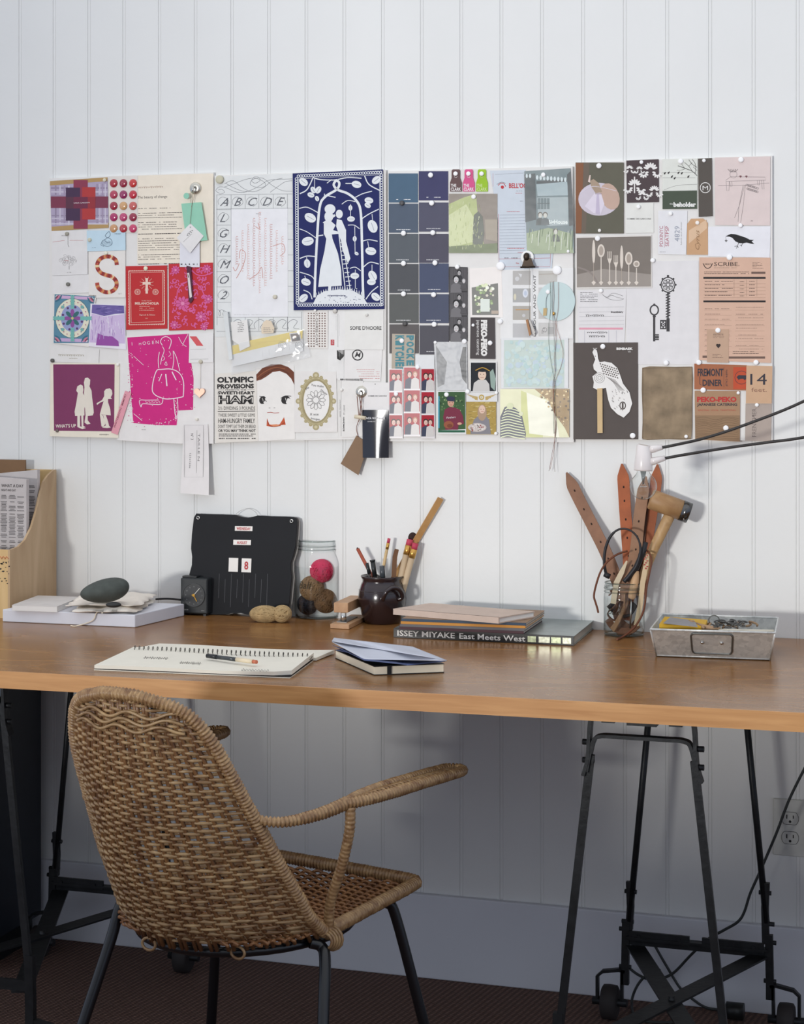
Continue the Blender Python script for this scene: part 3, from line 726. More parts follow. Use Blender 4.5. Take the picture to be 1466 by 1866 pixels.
# ---- yarn
def wound(g, c, r, n, tr, sc=(1, 1, 1), mtx=None, seed=1, fix=None):
    rnd = random.Random(seed); M0 = mtx or Matrix.Identity(3); c = Vector(c)
    g.ball(c, r * .97, 20, 12, sc, M0); rr_ = tr if max(sc) >= 1 else tr * .03
    for k in range(n):
        if fix: ax = Vector((rnd.gauss(0, fix), rnd.gauss(0, 1), rnd.gauss(0, 1))).normalized()
        else: ax = Vector((rnd.gauss(0, 1), rnd.gauss(0, 1), rnd.gauss(0, 1))).normalized()
        u_ = ax.orthogonal().normalized(); v_ = ax.cross(u_); o_ = rnd.uniform(-.35, .35); rr = r * math.sqrt(1 - o_ * o_)
        pts = []
        for q in range(22):
            a_ = 2 * math.pi * q / 22; p = ax * (o_ * r) + (u_ * math.cos(a_) + v_ * math.sin(a_)) * rr
            pts.append(c + M0 @ Vector((p.x * sc[0], p.y * sc[1], p.z * sc[2])))
        g.tube(pts, rr_, 5, closed=True)
jc = T(578.5, 1124.5)
def jar_prof(r, h, neck, sh, nk, beads=True):
    return [(.001, .002), (r * .82, .0005), (r * .95, .004), (r, .012), (r, sh * .9), (r * .985, sh), (r * .93, sh + (nk - sh) * .5), (neck * 1.01, nk), (neck, nk + .002), (neck * 1.035, nk + .006), (neck * .99, nk + .009), (neck * .99, h - .010), (neck * 1.03, h - .008), (neck * .99, h - .005), (neck * .99, h - .001), (neck * .96, h), (neck * .93, h - .002), (neck * .93, nk + .004)]
def jar(name_, label, c, r, h, neck, sh, nk, txt=True):
    t = thing(name_, label, 'jar', c)
    g = MB(); g.lathe(jar_prof(r, h, neck, sh, nk), c, 48, caps=False); g.build('glass_body', glass_mat(), t)
    g = MB(); g.lathe([(.001, .0045), (r * .9, .0035), (r * .96, .012), (r * .96, sh * .92)], c, 40, caps=False); g.build('inner_wall', glass_mat(key='in', edge=(232, 236, 235)), t)
    g = MB(); g.tube([c + Vector((neck * .98 * math.cos(a_), neck * .98 * math.sin(a_), h - .0008)) for a_ in [2 * math.pi * q / 40 for q in range(40)]], .0013, 6, closed=True)
    g.build('lip', glass_mat(tint=(215, 222, 220), key='lip', edge=(200, 208, 206)), t)
    for zz in (h - .012, h - .019):
        g = MB(); g.tube([c + Vector((neck * 1.02 * math.cos(a_), neck * 1.02 * math.sin(a_), zz)) for a_ in [2 * math.pi * q / 40 for q in range(40)]], .0011, 6, closed=True); g.build('thread_ring', glass_mat(tint=(226, 230, 229), key='ringg', edge=(130, 138, 136)), t)
    g = MB(); g.tube([c + Vector((r * .93 * math.cos(a_), r * .93 * math.sin(a_), .0035)) for a_ in [2 * math.pi * q / 40 for q in range(40)]], .0022, 6, closed=True); g.build('heel', glass_mat(tint=(214, 220, 218), key='heel', edge=(110, 118, 116)), t)
    if txt:
        g = MB(); vs, fs = text2d('Ball', .02, .35); sc = .022; a0 = math.atan2((CAM - c).y, (CAM - c).x) - .95
        g.add([c + Vector(((r + .0006) * math.cos(a0 + x * sc / r), (r + .0006) * math.sin(a0 + x * sc / r), sh * .55 + y * sc)) for x, y in vs], fs)
        g.build('embossing', glass_mat(tint=(176, 182, 180), key='emb', edge=(150, 156, 154)), t, label='raised script lettering')
    return t
jar('glass_jar', 'tall glass preserving jar filled with balls of yarn beside the black calendar', jc, .0495, .168, .0415, .122, .140)
g = MB(); wound(g, jc + Vector((.013, -.008, .102)), .0245, 46, .0014, seed=3); g.build('yarn_ball', mat((206, 44, 84), rough=.85, noise=.12, nscale=80), label='pink-red ball of twine at the top of the tall glass jar', cat='yarn')
g = MB(); wound(g, jc + Vector((-.008, -.012, .064)), .026, 36, .0015, seed=5); g.build('yarn_ball', mat((140, 108, 74), rough=.9, noise=.2, nscale=60), label='brown ball of jute twine in the middle of the tall glass jar', cat='yarn')
g = MB(); wound(g, jc + Vector((.020, .0, .036)), .0255, 34, .0015, seed=8); g.build('yarn_ball', mat((112, 82, 54), rough=.9, noise=.25, nscale=60), label='darker brown ball of twine low in the tall glass jar', cat='yarn')
g = MB(); wound(g, jc + Vector((-.0215, .0, .028)), .0225, 36, .0014, seed=9); g.build('yarn_ball', mat((34, 36, 46), rough=.9, noise=.2, nscale=60), label='blue-black ball of wool at the bottom of the tall glass jar', cat='yarn')
sk = T(487, 1136)
sc_ = Vector((sk.x, sk.y + .018, DZ + .0175)); Ms = Matrix.Rotation(YAW * .6, 3, 'Z')
ty = thing('twine_skein', 'small skein of natural jute twine lying in front of the black calendar', 'twine', (sc_.x, sc_.y, DZ))
tw = mat((176, 150, 108), rough=.9, noise=.18, nscale=90)
g = MB(); wound(g, sc_ + Ms @ Vector((-.011, 0, 0)), 1.0, 44, .045, (.033, .0175, .0172), Ms, seed=11, fix=.5); 
g.v = g.v; g.build('long_loop', tw, ty)
g = MB(); wound(g, sc_ + Ms @ Vector((.026, 0, .001)), 1.0, 30, .07, (.019, .017, .0172), Ms, seed=12, fix=.5); g.build('short_loop', tw, ty)

# ---- stapler
def quad_prism(px, z0, z1, zpx=None):
    g = MB(); g.prism([T(u, v, zpx if zpx is not None else z0) for u, v in px], z0, z1); return g
hw = wood_mat('beech', (176, 134, 96), (200, 160, 122), rough=.5, scale=(5, 5, 5), ns=3)
st = thing('desk_stapler', 'wooden stapler with a steel post beside the dark pot', 'stapler', T(635, 1136))
g = quad_prism([(602, 1145.5), (636.5, 1147), (672, 1129), (640, 1128)], DZ + .0003, DZ + .010, DZ); g.build('base', hw, st, bevel=.001)
g = quad_prism([(614, 1134), (632, 1135), (652, 1125), (636, 1124)], DZ + .010, DZ + .0118, DZ + .010); g.build('anvil_plate', mat((120, 120, 120), rough=.4, metal=.7), st)
pc = T(624, 1133, DZ + .012)
g = MB(); g.lathe([(.006, 0), (.006, .018)], pc + Vector((0, .008, 0)), 16); g.build('post', steel, st)
bz = DZ + .030; g = MB(); a1, a2 = T(608.5, 1116, bz), T(634.5, 1116.5, bz); dirb = (T(672, 1129) - T(636.5, 1147)) * 1.2
g.prism([a1, a2, a2 + dirb, a1 + dirb], bz, bz + .0205); g.build('arm', hw, st, bevel=.001)

# ---- ceramic pot
pc = T(697, 1134.5)
pot = thing('ceramic_pot', 'round dark brown glazed pot with a looped handle holding pencils', 'pot', pc)
glz = mat((38, 24, 26), rough=.22, coat=.6, noise=.15, nscale=20)
g = MB(); g.lathe([(.001, .0), (.036, .0), (.038, .002), (.044, .018), (.0505, .040), (.0520, .052), (.0500, .068), (.0455, .082), (.0425, .088), (.0428, .093), (.0465, .099), (.0455, .1005), (.040, .094), (.042, .084), (.046, .06), (.044, .02), (.001, .006)], pc, 48, caps=False); g.build('body', glz, pot)
g = MB()
for zz in (.070, .066): g.tube([pc + Vector((.0498 * math.cos(a_), .0498 * math.sin(a_), zz)) for a_ in [2 * math.pi * q / 48 for q in range(48)]], .0007, 5, closed=True)
g.build('groove_ring', glz, pot)
g = MB()
def PS(u, v, ro): 
    a_ = Vector(P(u, v, pc.y - .03)); d = a_ - Vector((pc.x, pc.y, a_.z)); d.z = 0; return Vector((pc.x, pc.y, a_.z)) + d.normalized() * ro
vw = (CAM - pc); va = math.atan2(vw.y, vw.x)
def PA(ang, z, ro): return pc + Vector((ro * math.cos(va + ang), ro * math.sin(va + ang), z))
g.tube(bez([PA(.02, .055, .051), PA(.06, .062, .056), PA(.16, .073, .059), PA(.38, .081, .059), PA(.60, .078, .060), PA(.76, .068, .060), PA(.80, .058, .058), PA(.72, .054, .051)], 6), [.0048] * 43, 10); g.build('handle', glz, pot)
# contents of the pot
pin = pc + Vector((0, 0, .012))
def stick(name_, label, cat, tip, base, r, mats_parts, n=10, group=None):
    """tip, base in world; mats_parts = list of (fraction from base, radius factor, material, part name)"""
    t = thing(name_, label, cat, base, group); prev = 0.0
    for fr_, rf, m_, nm in mats_parts:
        g = MB(); a_, b_ = base.lerp(tip, prev), base.lerp(tip, fr_); g.tube([a_, b_], r * rf, n); g.build(nm, m_, t); prev = fr_
    return t
def PB(u, v, dy=0): return P(u, v, pc.y + dy)
yel, wd = mat((206, 176, 128), rough=.5), mat((200, 168, 124), rough=.6)
red_e, brass, blk_p = mat((186, 62, 84), rough=.6), mat((206, 160, 84), rough=.3, metal=.8), mat((34, 36, 38), rough=.35)
clearp = glass_mat(tint=(205, 210, 212), key='pen', edge=(90, 95, 98))
def inpot(a, rr, z=.014): return PA(a, z, rr)
stick('pencil', 'red-brown pencil leaning out of the dark pot beside the jar', 'pencil', PB(651, 998, -.0), inpot(1.2, .025), .0040, [(.985, 1, mat((158, 76, 54), rough=.45), 'barrel'), (1.0, .5, black, 'lead')], 6)
stick('pen', 'thin black-capped clear pen just beside the red-brown pencil in the pot', 'pen', PB(669, 1026, -.008), inpot(-.4, .018), .0036, [(.8, 1, clearp, 'barrel'), (1, 1.05, blk_p, 'cap')])
stick('pen', 'thick clear pen with a black clip, tallest of the pens in the pot', 'pen', PB(679, 1020, -.012), inpot(-.2, .012), .0062, [(.70, 1, clearp, 'barrel'), (.97, .8, blk_p, 'refill'), (1, .95, blk_p, 'cap')])
stick('pen', 'short clear pen with a dark grey cap in the front of the pot', 'pen', PB(696.5, 1031, -.016), inpot(.6, .012), .0058, [(.72, 1, clearp, 'barrel'), (1, .95, mat((66, 70, 74), rough=.3), 'cap')])
stick('pencil', 'slim natural pencil with a pink eraser standing between the pens', 'pencil', PB(709.5, 981, .012), inpot(-1.6, .018), .0034, [(.86, 1, yel, 'barrel'), (.94, 1.1, brass, 'ferrule'), (1, 1, red_e, 'eraser')], 8)
t = thing('burnishing_tool', 'flat dark brown wooden tool standing at the middle of the pot', 'tool', inpot(.5, .012))
g = MB(); g.strap([inpot(.5, .012), PB(718, 1050, -.006), PB(720, 1015, -.006), PB(723.5, 1001, -.006)], [.008, .010, .010, .009], .005, RGT); g.build('blade', mat((110, 76, 50), rough=.5), t)
jp = mat((196, 172, 140), rough=.5)
stick('jumbo_pencil', 'fat natural pencil with eraser leaning furthest upright of the two fat ones', 'pencil', PB(748, 983, .022), inpot(.9, .024), .0072, [(.80, 1, jp, 'barrel'), (.92, 1.05, brass, 'ferrule'), (1, 1, red_e, 'eraser')], 12)
stick('jumbo_pencil', 'fat natural pencil with eraser beside the dark round brush in the pot', 'pencil', PB(758, 990, .012), inpot(1.3, .030), .0068, [(.80, 1, jp, 'barrel'), (.92, 1.05, brass, 'ferrule'), (1, 1, red_e, 'eraser')], 12)
t = thing('round_brush', 'dark round-headed brush behind the two fat pencils', 'brush', inpot(.8, .028))
g = MB(); g.tube([inpot(1.0, .033), PB(750, 995, .036)], .003, 8); g.build('stem', black, t)
g = MB(); g.ball(PB(753, 980, .038), .0105, 16, 10, (1, 1, 1.15)); g.build('bristle_head', mat((52, 34, 30), rough=.9, noise=.2, nscale=200, bump=.001, bscale=300), t)
t = thing('wooden_ruler', 'wooden ruler leaning from the pot up against the wall', 'ruler', inpot(.9, .034))
rt = P(803.5, 908, -.012); rb = P(743, 1012, pc.y + .03); g = MB()
ax = (rt - rb).normalized(); g.strap([PB(722, 1050, .022), rb, rt], .0135, .003, RGT + Vector((0, 0, .55)))
rul = g.build('blade', wood_mat('ruler', (176, 132, 80), (196, 152, 98), rough=.5, scale=(8, 8, 8), ns=2), t)
g = MB(); wdv = (RGT + Vector((0, 0, .55))); wdv = (wdv - ax * wdv.dot(ax)).normalized()
for k in range(26):
    c_ = rb.lerp(rt, .04 + .92 * k / 26) - wdv * (.0062 - (.0012 if k % 2 else .0022)) - ax.cross(wdv) * -.0017
    g.strap([c_ - wdv * (.0012 if k % 2 else .0022), c_ + wdv * (.0012 if k % 2 else .0022)], .0004, .0003, ax)
g.build('scale_marks', black, t)

# ---- stack of books
A, B, C = T(718, 1161.5), T(1046.5, 1177), T(1083, 1146); D = A + C - B; hb = .0185
bk = thing('art_book', 'large silver-covered art book with white words on its black spine, bottom of the stack', 'book', (A + C) / 2)
g = MB(); g.prism([A, B, C, D], DZ + .0006, DZ + .0022); g.prism([A, B, C, D], DZ + hb - .0016, DZ + hb)
ins = .004; i1 = A + (D - A).normalized() * .001; 
silver = mat((150, 158, 156), rough=.3, metal=.55, noise=.15, nscale=30)
g.build('cover', silver, bk)
def inset(q, d):
    c_ = sum(q, Vector()) / 4; return [p + (c_ - p).normalized() * d for p in q]
g = MB(); g.prism(inset([A, B, C, D], .004), DZ + .0022, DZ + hb - .0016); g.build('pages', mat((176, 170, 160), rough=.8), bk)
ux = (B - A).normalized(); nrm = ux.cross(Vector((0, 0, 1))) 
g = MB(); g.prism([A + nrm * .0012, B + nrm * .0012, B - nrm * .003, A - nrm * .003], DZ + .0006, DZ + hb); g.build('spine', mat((34, 34, 34), rough=.35), bk)
Ls = (B - A).length; g = MB()
face_text(g, A + nrm * .0013 + ux * (Ls * .022) + Vector((0, 0, .0042)), ux, (0, 0, 1), 'ISSEY MIYAKE', .0108, w=Ls * .325, bold=.015)
face_text(g, A + nrm * .0013 + ux * (Ls * .372) + Vector((0, 0, .0042)), ux, (0, 0, 1), 'East Meets West', .0108, w=Ls * .365, bold=.015)
g.build('lettering', mat((236, 234, 228), rough=.5), bk, label='white spine lettering')
g = MB()
for k, (a_, b_) in enumerate(((.75, .795), (.81, .87), (.878, .93), (.94, .985))):
    g.cur = k % 2; g.box(A + ux * (Ls * (a_ + b_) / 2) + nrm * .0014 + Vector((0, 0, .0095)), (Ls * (b_ - a_), .0006, .0115), math.atan2(ux.y, ux.x))
g.build('foil_blocks', [mat((196, 206, 170), rough=.25, metal=.5, noise=.3, nscale=200), mat((214, 218, 196), rough=.25, metal=.5, noise=.3, nscale=200)], bk, label='shiny foil blocks')
zc = DZ + hb + .0006
ql = [T(728, 1146.5, zc), T(955, 1155, zc), T(990, 1131, zc)]; ql.append(ql[0] + ql[2] - ql[1])
for k, (c_, lb) in enumerate((((74, 44, 52), 'maroon'), ((104, 102, 104), 'grey'), ((204, 140, 56), 'orange'), ((58, 74, 92), 'navy blue'))):
    off = Vector((.0015 * k, .0005 * k, 0)); q = [p + off for p in ql]
    t = thing('exercise_book', 'thin %s exercise book in the stack on the silver art book' % lb, 'book', Vector((q[0].x, q[0].y, zc)), 'thin coloured exercise books in the stack')
    del t['group']
    def rc(q):                                    # round the two free corners
        out = [q[0]]; 
        for i in (1, 2):
            p, pr, nx = q[i], q[i - 1], q[(i + 1) % 4]; a_ = (pr - p).normalized() * .009; b_ = (nx - p).normalized() * .009
            if i == 1: out.append(p)
            else:
                for s in range(6):
                    f = s / 5; out.append(p + a_ * (1 - f) ** 2 + b_ * f ** 2)
        out.append(q[3]); return out
    g = MB(); g.prism(rc(q), zc, zc + .0008); g.prism(rc(q), zc + .0044, zc + .0052); qn = inset(q, .0015); g.build('cover', mat((150, 122, 98) if k == 3 else c_, rough=.7, noise=.05), t)
    g = MB(); g.prism(rc(qn), zc + .0008, zc + .0044); g.build('pages', mat((196, 190, 180), rough=.8), t)
    uu = (q[1] - q[0]).normalized(); n2 = uu.cross(Vector((0, 0, 1)))
    g = MB(); g.prism([q[0] + n2 * .0006, q[1] + n2 * .0006, q[1] - n2 * .001, q[0] - n2 * .001], zc, zc + .0052); g.build('spine', mat(c_, rough=.6), t, label='%s cloth spine' % lb)
    zc += .0054
q = [T(717.4, 1109, zc + .0125), T(909.5, 1125, zc + .0125), T(975, 1114, zc + .0125)]; q.append(q[0] + q[2] - q[1])
t = thing('linen_notebook', 'pale pinkish linen-bound notebook on top of the stack of books', 'notebook', Vector((q[0].x, q[0].y, zc)))
lm = mat((204, 184, 170), rough=.9, noise=.05, bump=.0004, bscale=400)
g = MB(); g.prism(q, zc + .0105, zc + .0125); g.prism(q, zc + .0003, zc + .0023); g.build('cover', lm, t)
g = MB(); g.prism(inset(q, .0025), zc + .0023, zc + .0105); g.build('pages', paper_w, t)
uu = (q[1] - q[0]).normalized(); n2 = uu.cross(Vector((0, 0, 1)))
g = MB(); g.prism([q[0] + n2 * .001, q[1] + n2 * .001, q[1] - n2 * .003, q[0] - n2 * .003], zc + .0003, zc + .0125); g.build('spine', lm, t)
g = MB(); pth_ = q[0].lerp(q[2], .45); face_text(g, pth_ + Vector((-.02, .0, .0127)) - Vector((0, 0, pth_.z)) + Vector((0, 0, zc)), uu, (q[3] - q[0]), 'NOTES', .008, off=.0002, bold=0); 
g.build('pale_stamp', mat((222, 208, 198), rough=.8), t) if False else None

# ---- spiral sketchbook with pen
sb = thing('spiral_sketchbook', 'open spiral-bound sketchbook with pale pages near the front of the desk', 'sketchbook', T(360, 1205))
zs_ = DZ + .0095
pg = [T(172, 1212, zs_), T(529, 1226.5, zs_), T(572, 1195, zs_), T(243, 1179, zs_)]
def curl(px, z0, z1, N=24, K=10, lift=.004):
    g = MB(); vs = []
    for top in (1, 0):
        for j in range(K + 1):
            for i in range(N + 1):
                s, t_ = i / N, j / K; p = px[0].lerp(px[1], s).lerp(px[3].lerp(px[2], s), t_)
                if j == 0 and s > .93: p = p.lerp(px[3].lerp(px[2], s), (s - .93) * 1.0)
                lf = lift * (max(0, s - .55) / .45) ** 2 * (.4 + .6 * t_) + .0008 * math.sin(7 * s)
                vs.append((p.x, p.y, (z1 if top else z0) + (lf if top else lf * .4)))
    M_ = (N + 1) * (K + 1); g.smooth = False; fs = []
    for j in range(K):
        for i in range(N):
            a_ = j * (N + 1) + i; f = (a_, a_ + 1, a_ + N + 2, a_ + N + 1); fs.append(f); fs.append(tuple(M_ + x for x in f[::-1]))
    for e_ in ([j * (N + 1) for j in range(K + 1)], [j * (N + 1) + N for j in range(K + 1)], list(range(N + 1)), [K * (N + 1) + i for i in range(N + 1)]):
        for a_, b_ in zip(e_, e_[1:]): fs.append((a_, b_, M_ + b_, M_ + a_))
    return g.add(vs, fs)
sketch_w = mat((234, 230, 216), rough=.8, noise=.02)
curl(pg, DZ + .0035, zs_, lift=.005).build('pages', sketch_w, sb)
g = MB(); pb_ = [p - Vector((0, 0, 0)) for p in pg]; g.prism(pb_, DZ + .0019, DZ + .0033); g.build('back_cover', black, sb, label='black cover board')
g = MB(); g.prism([p + Vector((0, -.001, 0)) for p in pb_], DZ + .0004, DZ + .0018); g.build('under_page', sketch_w, sb)
bq = [T(246, 1181.5, DZ + .004), T(574, 1202, DZ + .004), T(610, 1188, DZ + .004), T(291, 1173, DZ + .004)]
curl(bq, DZ + .0004, DZ + .0045, lift=.003).build('folded_pages', sketch_w, sb)
sa, sb_ = T(244, 1182, zs_ + .001), T(567, 1196.5, zs_ + .004); ud = (sb_ - sa).normalized(); nd = Vector((-ud.y, ud.x, 0))
pts = []
NR = 38
for i in range(NR * 12 + 1):
    f = i / (NR * 12); a_ = 2 * math.pi * i / 12; pts.append(sa.lerp(sb_, f) + nd * (.0065 * math.cos(a_)) + Vector((0, 0, .0055 * math.sin(a_))))
g = MB(); g.tube(pts, .0007, 5); g.build('spiral_wire', mat((70, 68, 64), rough=.35, metal=.8), sb)
g = MB(); rnd = random.Random(4)
def scr(u, v, w_, k=10):
    pts = []
    for i in range(k * 6 + 1):
        f = i / (k * 6); pts.append(T(u + w_ * f, v + w_ * f * .04 + 1.6 * math.sin(i * 1.05) * (1 + .4 * math.sin(i * .37)), zs_ + .0012 + .004 * max(0, (u + w_ * f - 380) / 160) ** 2))
    g.tube(pts, .0003, 4)
scr(262, 1198, 44); scr(328, 1207, 38); scr(440, 1220, 50, 9); 
g.build('handwriting', mat((70, 68, 66)), sb)
pn = thing('gel_pen', 'clear gel pen with a dark grip lying on the open sketchbook', 'pen', T(420, 1204, zs_))
def PN(f, dz=.0078): 
    a_, b_ = T(378, 1196, zs_ + .006), T(468, 1207.5, zs_ + .008); return a_.lerp(b_, f) + Vector((0, 0, .001))
for nm, f0_, f1_, r_, m_ in (('cap', 0, .2, .0042, blk_p), ('barrel', .2, .6, .0038, mat((60, 64, 66), rough=.2)), ('label_band', .6, .93, .0040, mat((222, 206, 176), rough=.4)), ('end_plug', .93, 1, .0034, mat((196, 110, 80), rough=.4))):
    g = MB(); g.tube([PN(f0_), PN(f1_)], r_, 12); g.build(nm, m_, pn)

# ---- black notebook and blue-grey paper
Lq, Fq, Rq = T(611, 1200), T(682, 1231), T(810, 1226); Bq = Lq + Rq - Fq
t = thing('elastic_notebook', 'cream-paged notebook with black cover and elastic band under the blue-grey paper', 'notebook', Vector((Fq.x, Fq.y, DZ)))
q = [Lq, Fq, Rq, Bq]; hb2 = .0165
g = MB(); g.prism(q, DZ + .0003, DZ + .0016); g.prism(q, DZ + hb2 - .0013, DZ + hb2); g.build('cover', black, t)
g = MB(); g.prism(inset(q, .0018), DZ + .0016, DZ + hb2 - .0013); g.build('pages', cream, t)
uu = (Rq - Fq).normalized(); n2 = uu.cross(Vector((0, 0, 1)))
g = MB(); c_ = Fq + uu * .024 + n2 * .0008; g.prism([c_, c_ + uu * .0075, c_ + uu * .0075 - n2 * .002, c_ - n2 * .002], DZ, DZ + hb2 + .0006)
d2 = (Lq - Fq); g.prism([c_ + Vector((0, 0, 0)), c_ + uu * .0075, c_ + uu * .0075 + d2 * 1.0, c_ + d2 * 1.0], DZ + hb2, DZ + hb2 + .0006); g.build('elastic_band', black, t)
bl = thing('blue_paper', 'folded blue-grey paper bag lying on the black notebook', 'paper', Vector((Bq.x, Bq.y, DZ + hb2)))
zb_ = DZ + hb2 + .001
bm_ = mat((192, 196, 208), rough=.8, noise=.05, nscale=12, bump=.0015, bscale=25); bd = mat((74, 86, 124), rough=.7, noise=.15, nscale=14, bump=.0015, bscale=30)
def sheet(px, name_, m_, z_of, N=20, K=10, th=.0008):
    g = MB(); vs = []
    for top in (1, 0):
        for j in range(K + 1):
            for i in range(N + 1):
                s, t_ = i / N, j / K; z_ = z_of(s, t_)
                u = (px[0][0] * (1 - s) + px[1][0] * s) * (1 - t_) + (px[3][0] * (1 - s) + px[2][0] * s) * t_
                v = (px[0][1] * (1 - s) + px[1][1] * s) * (1 - t_) + (px[3][1] * (1 - s) + px[2][1] * s) * t_
                p = T(u, v, z_); vs.append((p.x, p.y, p.z - (0 if top else th)))
    M_ = (N + 1) * (K + 1); fs = []; g.smooth = True
    for j in range(K):
        for i in range(N):
            a_ = j * (N + 1) + i; f = (a_, a_ + 1, a_ + N + 2, a_ + N + 1); fs.append(f); fs.append(tuple(M_ + x for x in f[::-1]))
    for e_ in ([j * (N + 1) for j in range(K + 1)], [j * (N + 1) + N for j in range(K + 1)], list(range(N + 1)), [K * (N + 1) + i for i in range(N + 1)]):
        for a_, b_ in zip(e_, e_[1:]): fs.append((a_, b_, M_ + b_, M_ + a_))
    g.add(vs, fs); return g.build(name_, m_, bl)
sheet([(612, 1184), (742, 1212), (812, 1205), (640, 1180)], 'lower_sheet', bd, lambda s, t_: zb_ + .002 + .003 * math.sin(s * 3.1) * (1 - t_) + .001 * math.sin(9 * s))
sheet([(606, 1175), (664, 1203), (742, 1211), (612, 1178)], 'inner_fold', bd, lambda s, t_: zb_ + .006 + .004 * s * (1 - t_))
sheet([(605, 1168), (815, 1203), (752, 1178), (609, 1162)], 'upper_sheet', bm_, lambda s, t_: zb_ + .008 + .012 * math.sin(s * 2.4 + .4) + .002 * math.sin(11 * s + 3 * t_))
sheet([(605, 1169), (664, 1201), (815, 1203.5), (620, 1168)], 'front_flap', bm_, lambda s, t_: zb_ + .007 + .010 * math.sin(s * 2.2 + .5) * (.5 + .5 * t_))
# ---------------------------------------------------------------- jar of leather straps
sj = T(1138, 1157.5); RJ, HJ = .0415, .108
jar('strap_jar', 'wide glass jar crammed with leather straps and tools beside the galvanised tin', sj, RJ, HJ, .0395, .084, .090, txt=True)
def YJ(d): return sj.y + d
def leather(k, c, r=.6): return mat(tuple(int(x * .86) for x in c), rough=.62, noise=.12, nscale=40, bump=.0003, bscale=300, key=k)
def belt(name_, label, pts, w_, m_, holes=(), wd=None, tipn=3, th=.0034, cat='strap'):
    """pts: (u, v, y) from the pointed tip down"""
    P3 = [P(u, v, y) for u, v, y in pts]; P3 = bez(P3, 6); n = len(P3)
    ws = []
    d = 0
    for i in range(n):
        if i: d += (P3[i] - P3[i - 1]).length
        ws.append(w_ * min(1, .12 + d / .030) if tipn else w_)
    t = thing(name_, label, cat, P3[-1])
    g = MB(); tg = (P3[-1] - P3[0]).normalized(); wdir = wd if wd is not None else Vector((-tg.z, 0, tg.x)) + Vector((0, 0, 0))
    g.strap(P3, ws, th, wdir); g.build('band', m_, t)
    if holes:
        g = MB()
        for f in holes:
            i = int(f * (n - 1)); c_ = P3[i]; tt = (P3[min(i + 1, n - 1)] - P3[i - 1]).normalized(); wv = (Vector(wdir) - tt * Vector(wdir).dot(tt)).normalized(); nn = tt.cross(wv)
            if nn.y > 0: nn = -nn
            q = [c_ + nn * (th / 2 + .0003) + wv * (.0017 * math.cos(a_)) + tt * (.0026 * math.sin(a_)) for a_ in [2 * math.pi * k / 12 for k in range(12)]]
            g.add(q, [list(range(12))])
        g.build('punched_holes', mat((48, 30, 22), rough=.9), t)
    return t
hs = [.16, .26, .36, .46, .57, .68, .80]
belt('leather_strap', 'pale brown punched leather strap leaning furthest from the other straps in the jar', [(1033, 861, -.012), (1052, 902, -.016), (1079, 955, -.026), (1103, 1003, -.04), (1120, 1045, YJ(.022)), (1132, 1080, YJ(.02)), (1138, 1120, YJ(.01))], .025, leather('a', (158, 112, 84)), hs)
belt('leather_strap', 'orange-brown punched leather strap standing upright in the middle of the jar', [(1134, 845, -.010), (1137, 880, -.014), (1140, 930, -.022), (1144, 980, -.032), (1147, 1030, YJ(.026)), (1146, 1080, YJ(.022)), (1140, 1130, YJ(.015))], .0245, leather('b', (186, 98, 52), .4), [.20, .30, .40, .50, .62])
belt('leather_strap', 'tan punched leather strap hanging just behind the glass bulb', [(1178, 868, -.022), (1172, 900, -.026), (1165, 950, -.04), (1161, 990, YJ(.02)), (1155, 1025, YJ(.0)), (1142, 1062, YJ(-.01)), (1134, 1095, YJ(-.012))], .024, leather('c', (166, 124, 94)), [.22, .34, .46, .58, .70, .80])
belt('leather_strap', 'dark brown narrow leather strap edge-on behind the tan strap', [(1182, 880, -.014), (1178, 930, -.02), (1172, 980, -.035), (1166, 1030, YJ(.02)), (1158, 1080, YJ(.01))], .010, leather('d', (92, 56, 38)), ())
belt('leather_strap', 'orange leather strap with pointed tip rising behind the bulb and the mallet', [(1199, 846, -.008), (1196, 880, -.010), (1189, 930, -.018), (1180, 985, -.03), (1172, 1035, YJ(.028)), (1164, 1090, YJ(.02))], .0235, leather('e', (176, 96, 52), .4), ())
# mallet
ml = thing('wooden_mallet', 'wooden mallet with a steel-ringed head leaning out of the strap jar', 'mallet', P(1160, 1090, YJ(.012)))
h0, h1 = P(1186, 909, -.060), P(1254, 934, -.044); ax = (h1 - h0).normalized()
mw = wood_mat('mallet', (150, 112, 72), (184, 148, 104), rough=.5, scale=(9, 9, 9), ns=2.5, dist=1.2)
g = MB(); g.tube([h0, h0 + ax * .002, h1], [.0185, .0205, .0205], 28); g.build('head', mw, ml)
g = MB(); g.tube([h1 - ax * .014, h1 + ax * .0035], .0212, 28); g.tube([h1 + ax * .0035, h1 + ax * .004], .0155, 24); g.build('steel_ring', mat((96, 96, 96), rough=.22, metal=1, noise=.1), ml)
g = MB()
for an in (.9, 1.5): 
    q = h1 - ax * .006 + (UP * math.cos(an + 1.4) * 1 + Vector((0, -1, 0)) * math.sin(an + 1.4)).normalized() * .021; g.ball(q, .0018, 8, 6)
g.build('rivets', steel, ml)
hp = h0.lerp(h1, .62); g = MB(); g.tube([hp, P(1212, 958, -.05), P(1192, 1000, YJ(.012)), P(1176, 1040, YJ(.010)), P(1162, 1085, YJ(.006))], [.0115, .0115, .0105, .009, .008], 14, sx=.8); g.build('handle', wood_mat('mhandle', (166, 130, 86), (196, 162, 114), rough=.5, scale=(14, 14, 5), ns=3), ml)
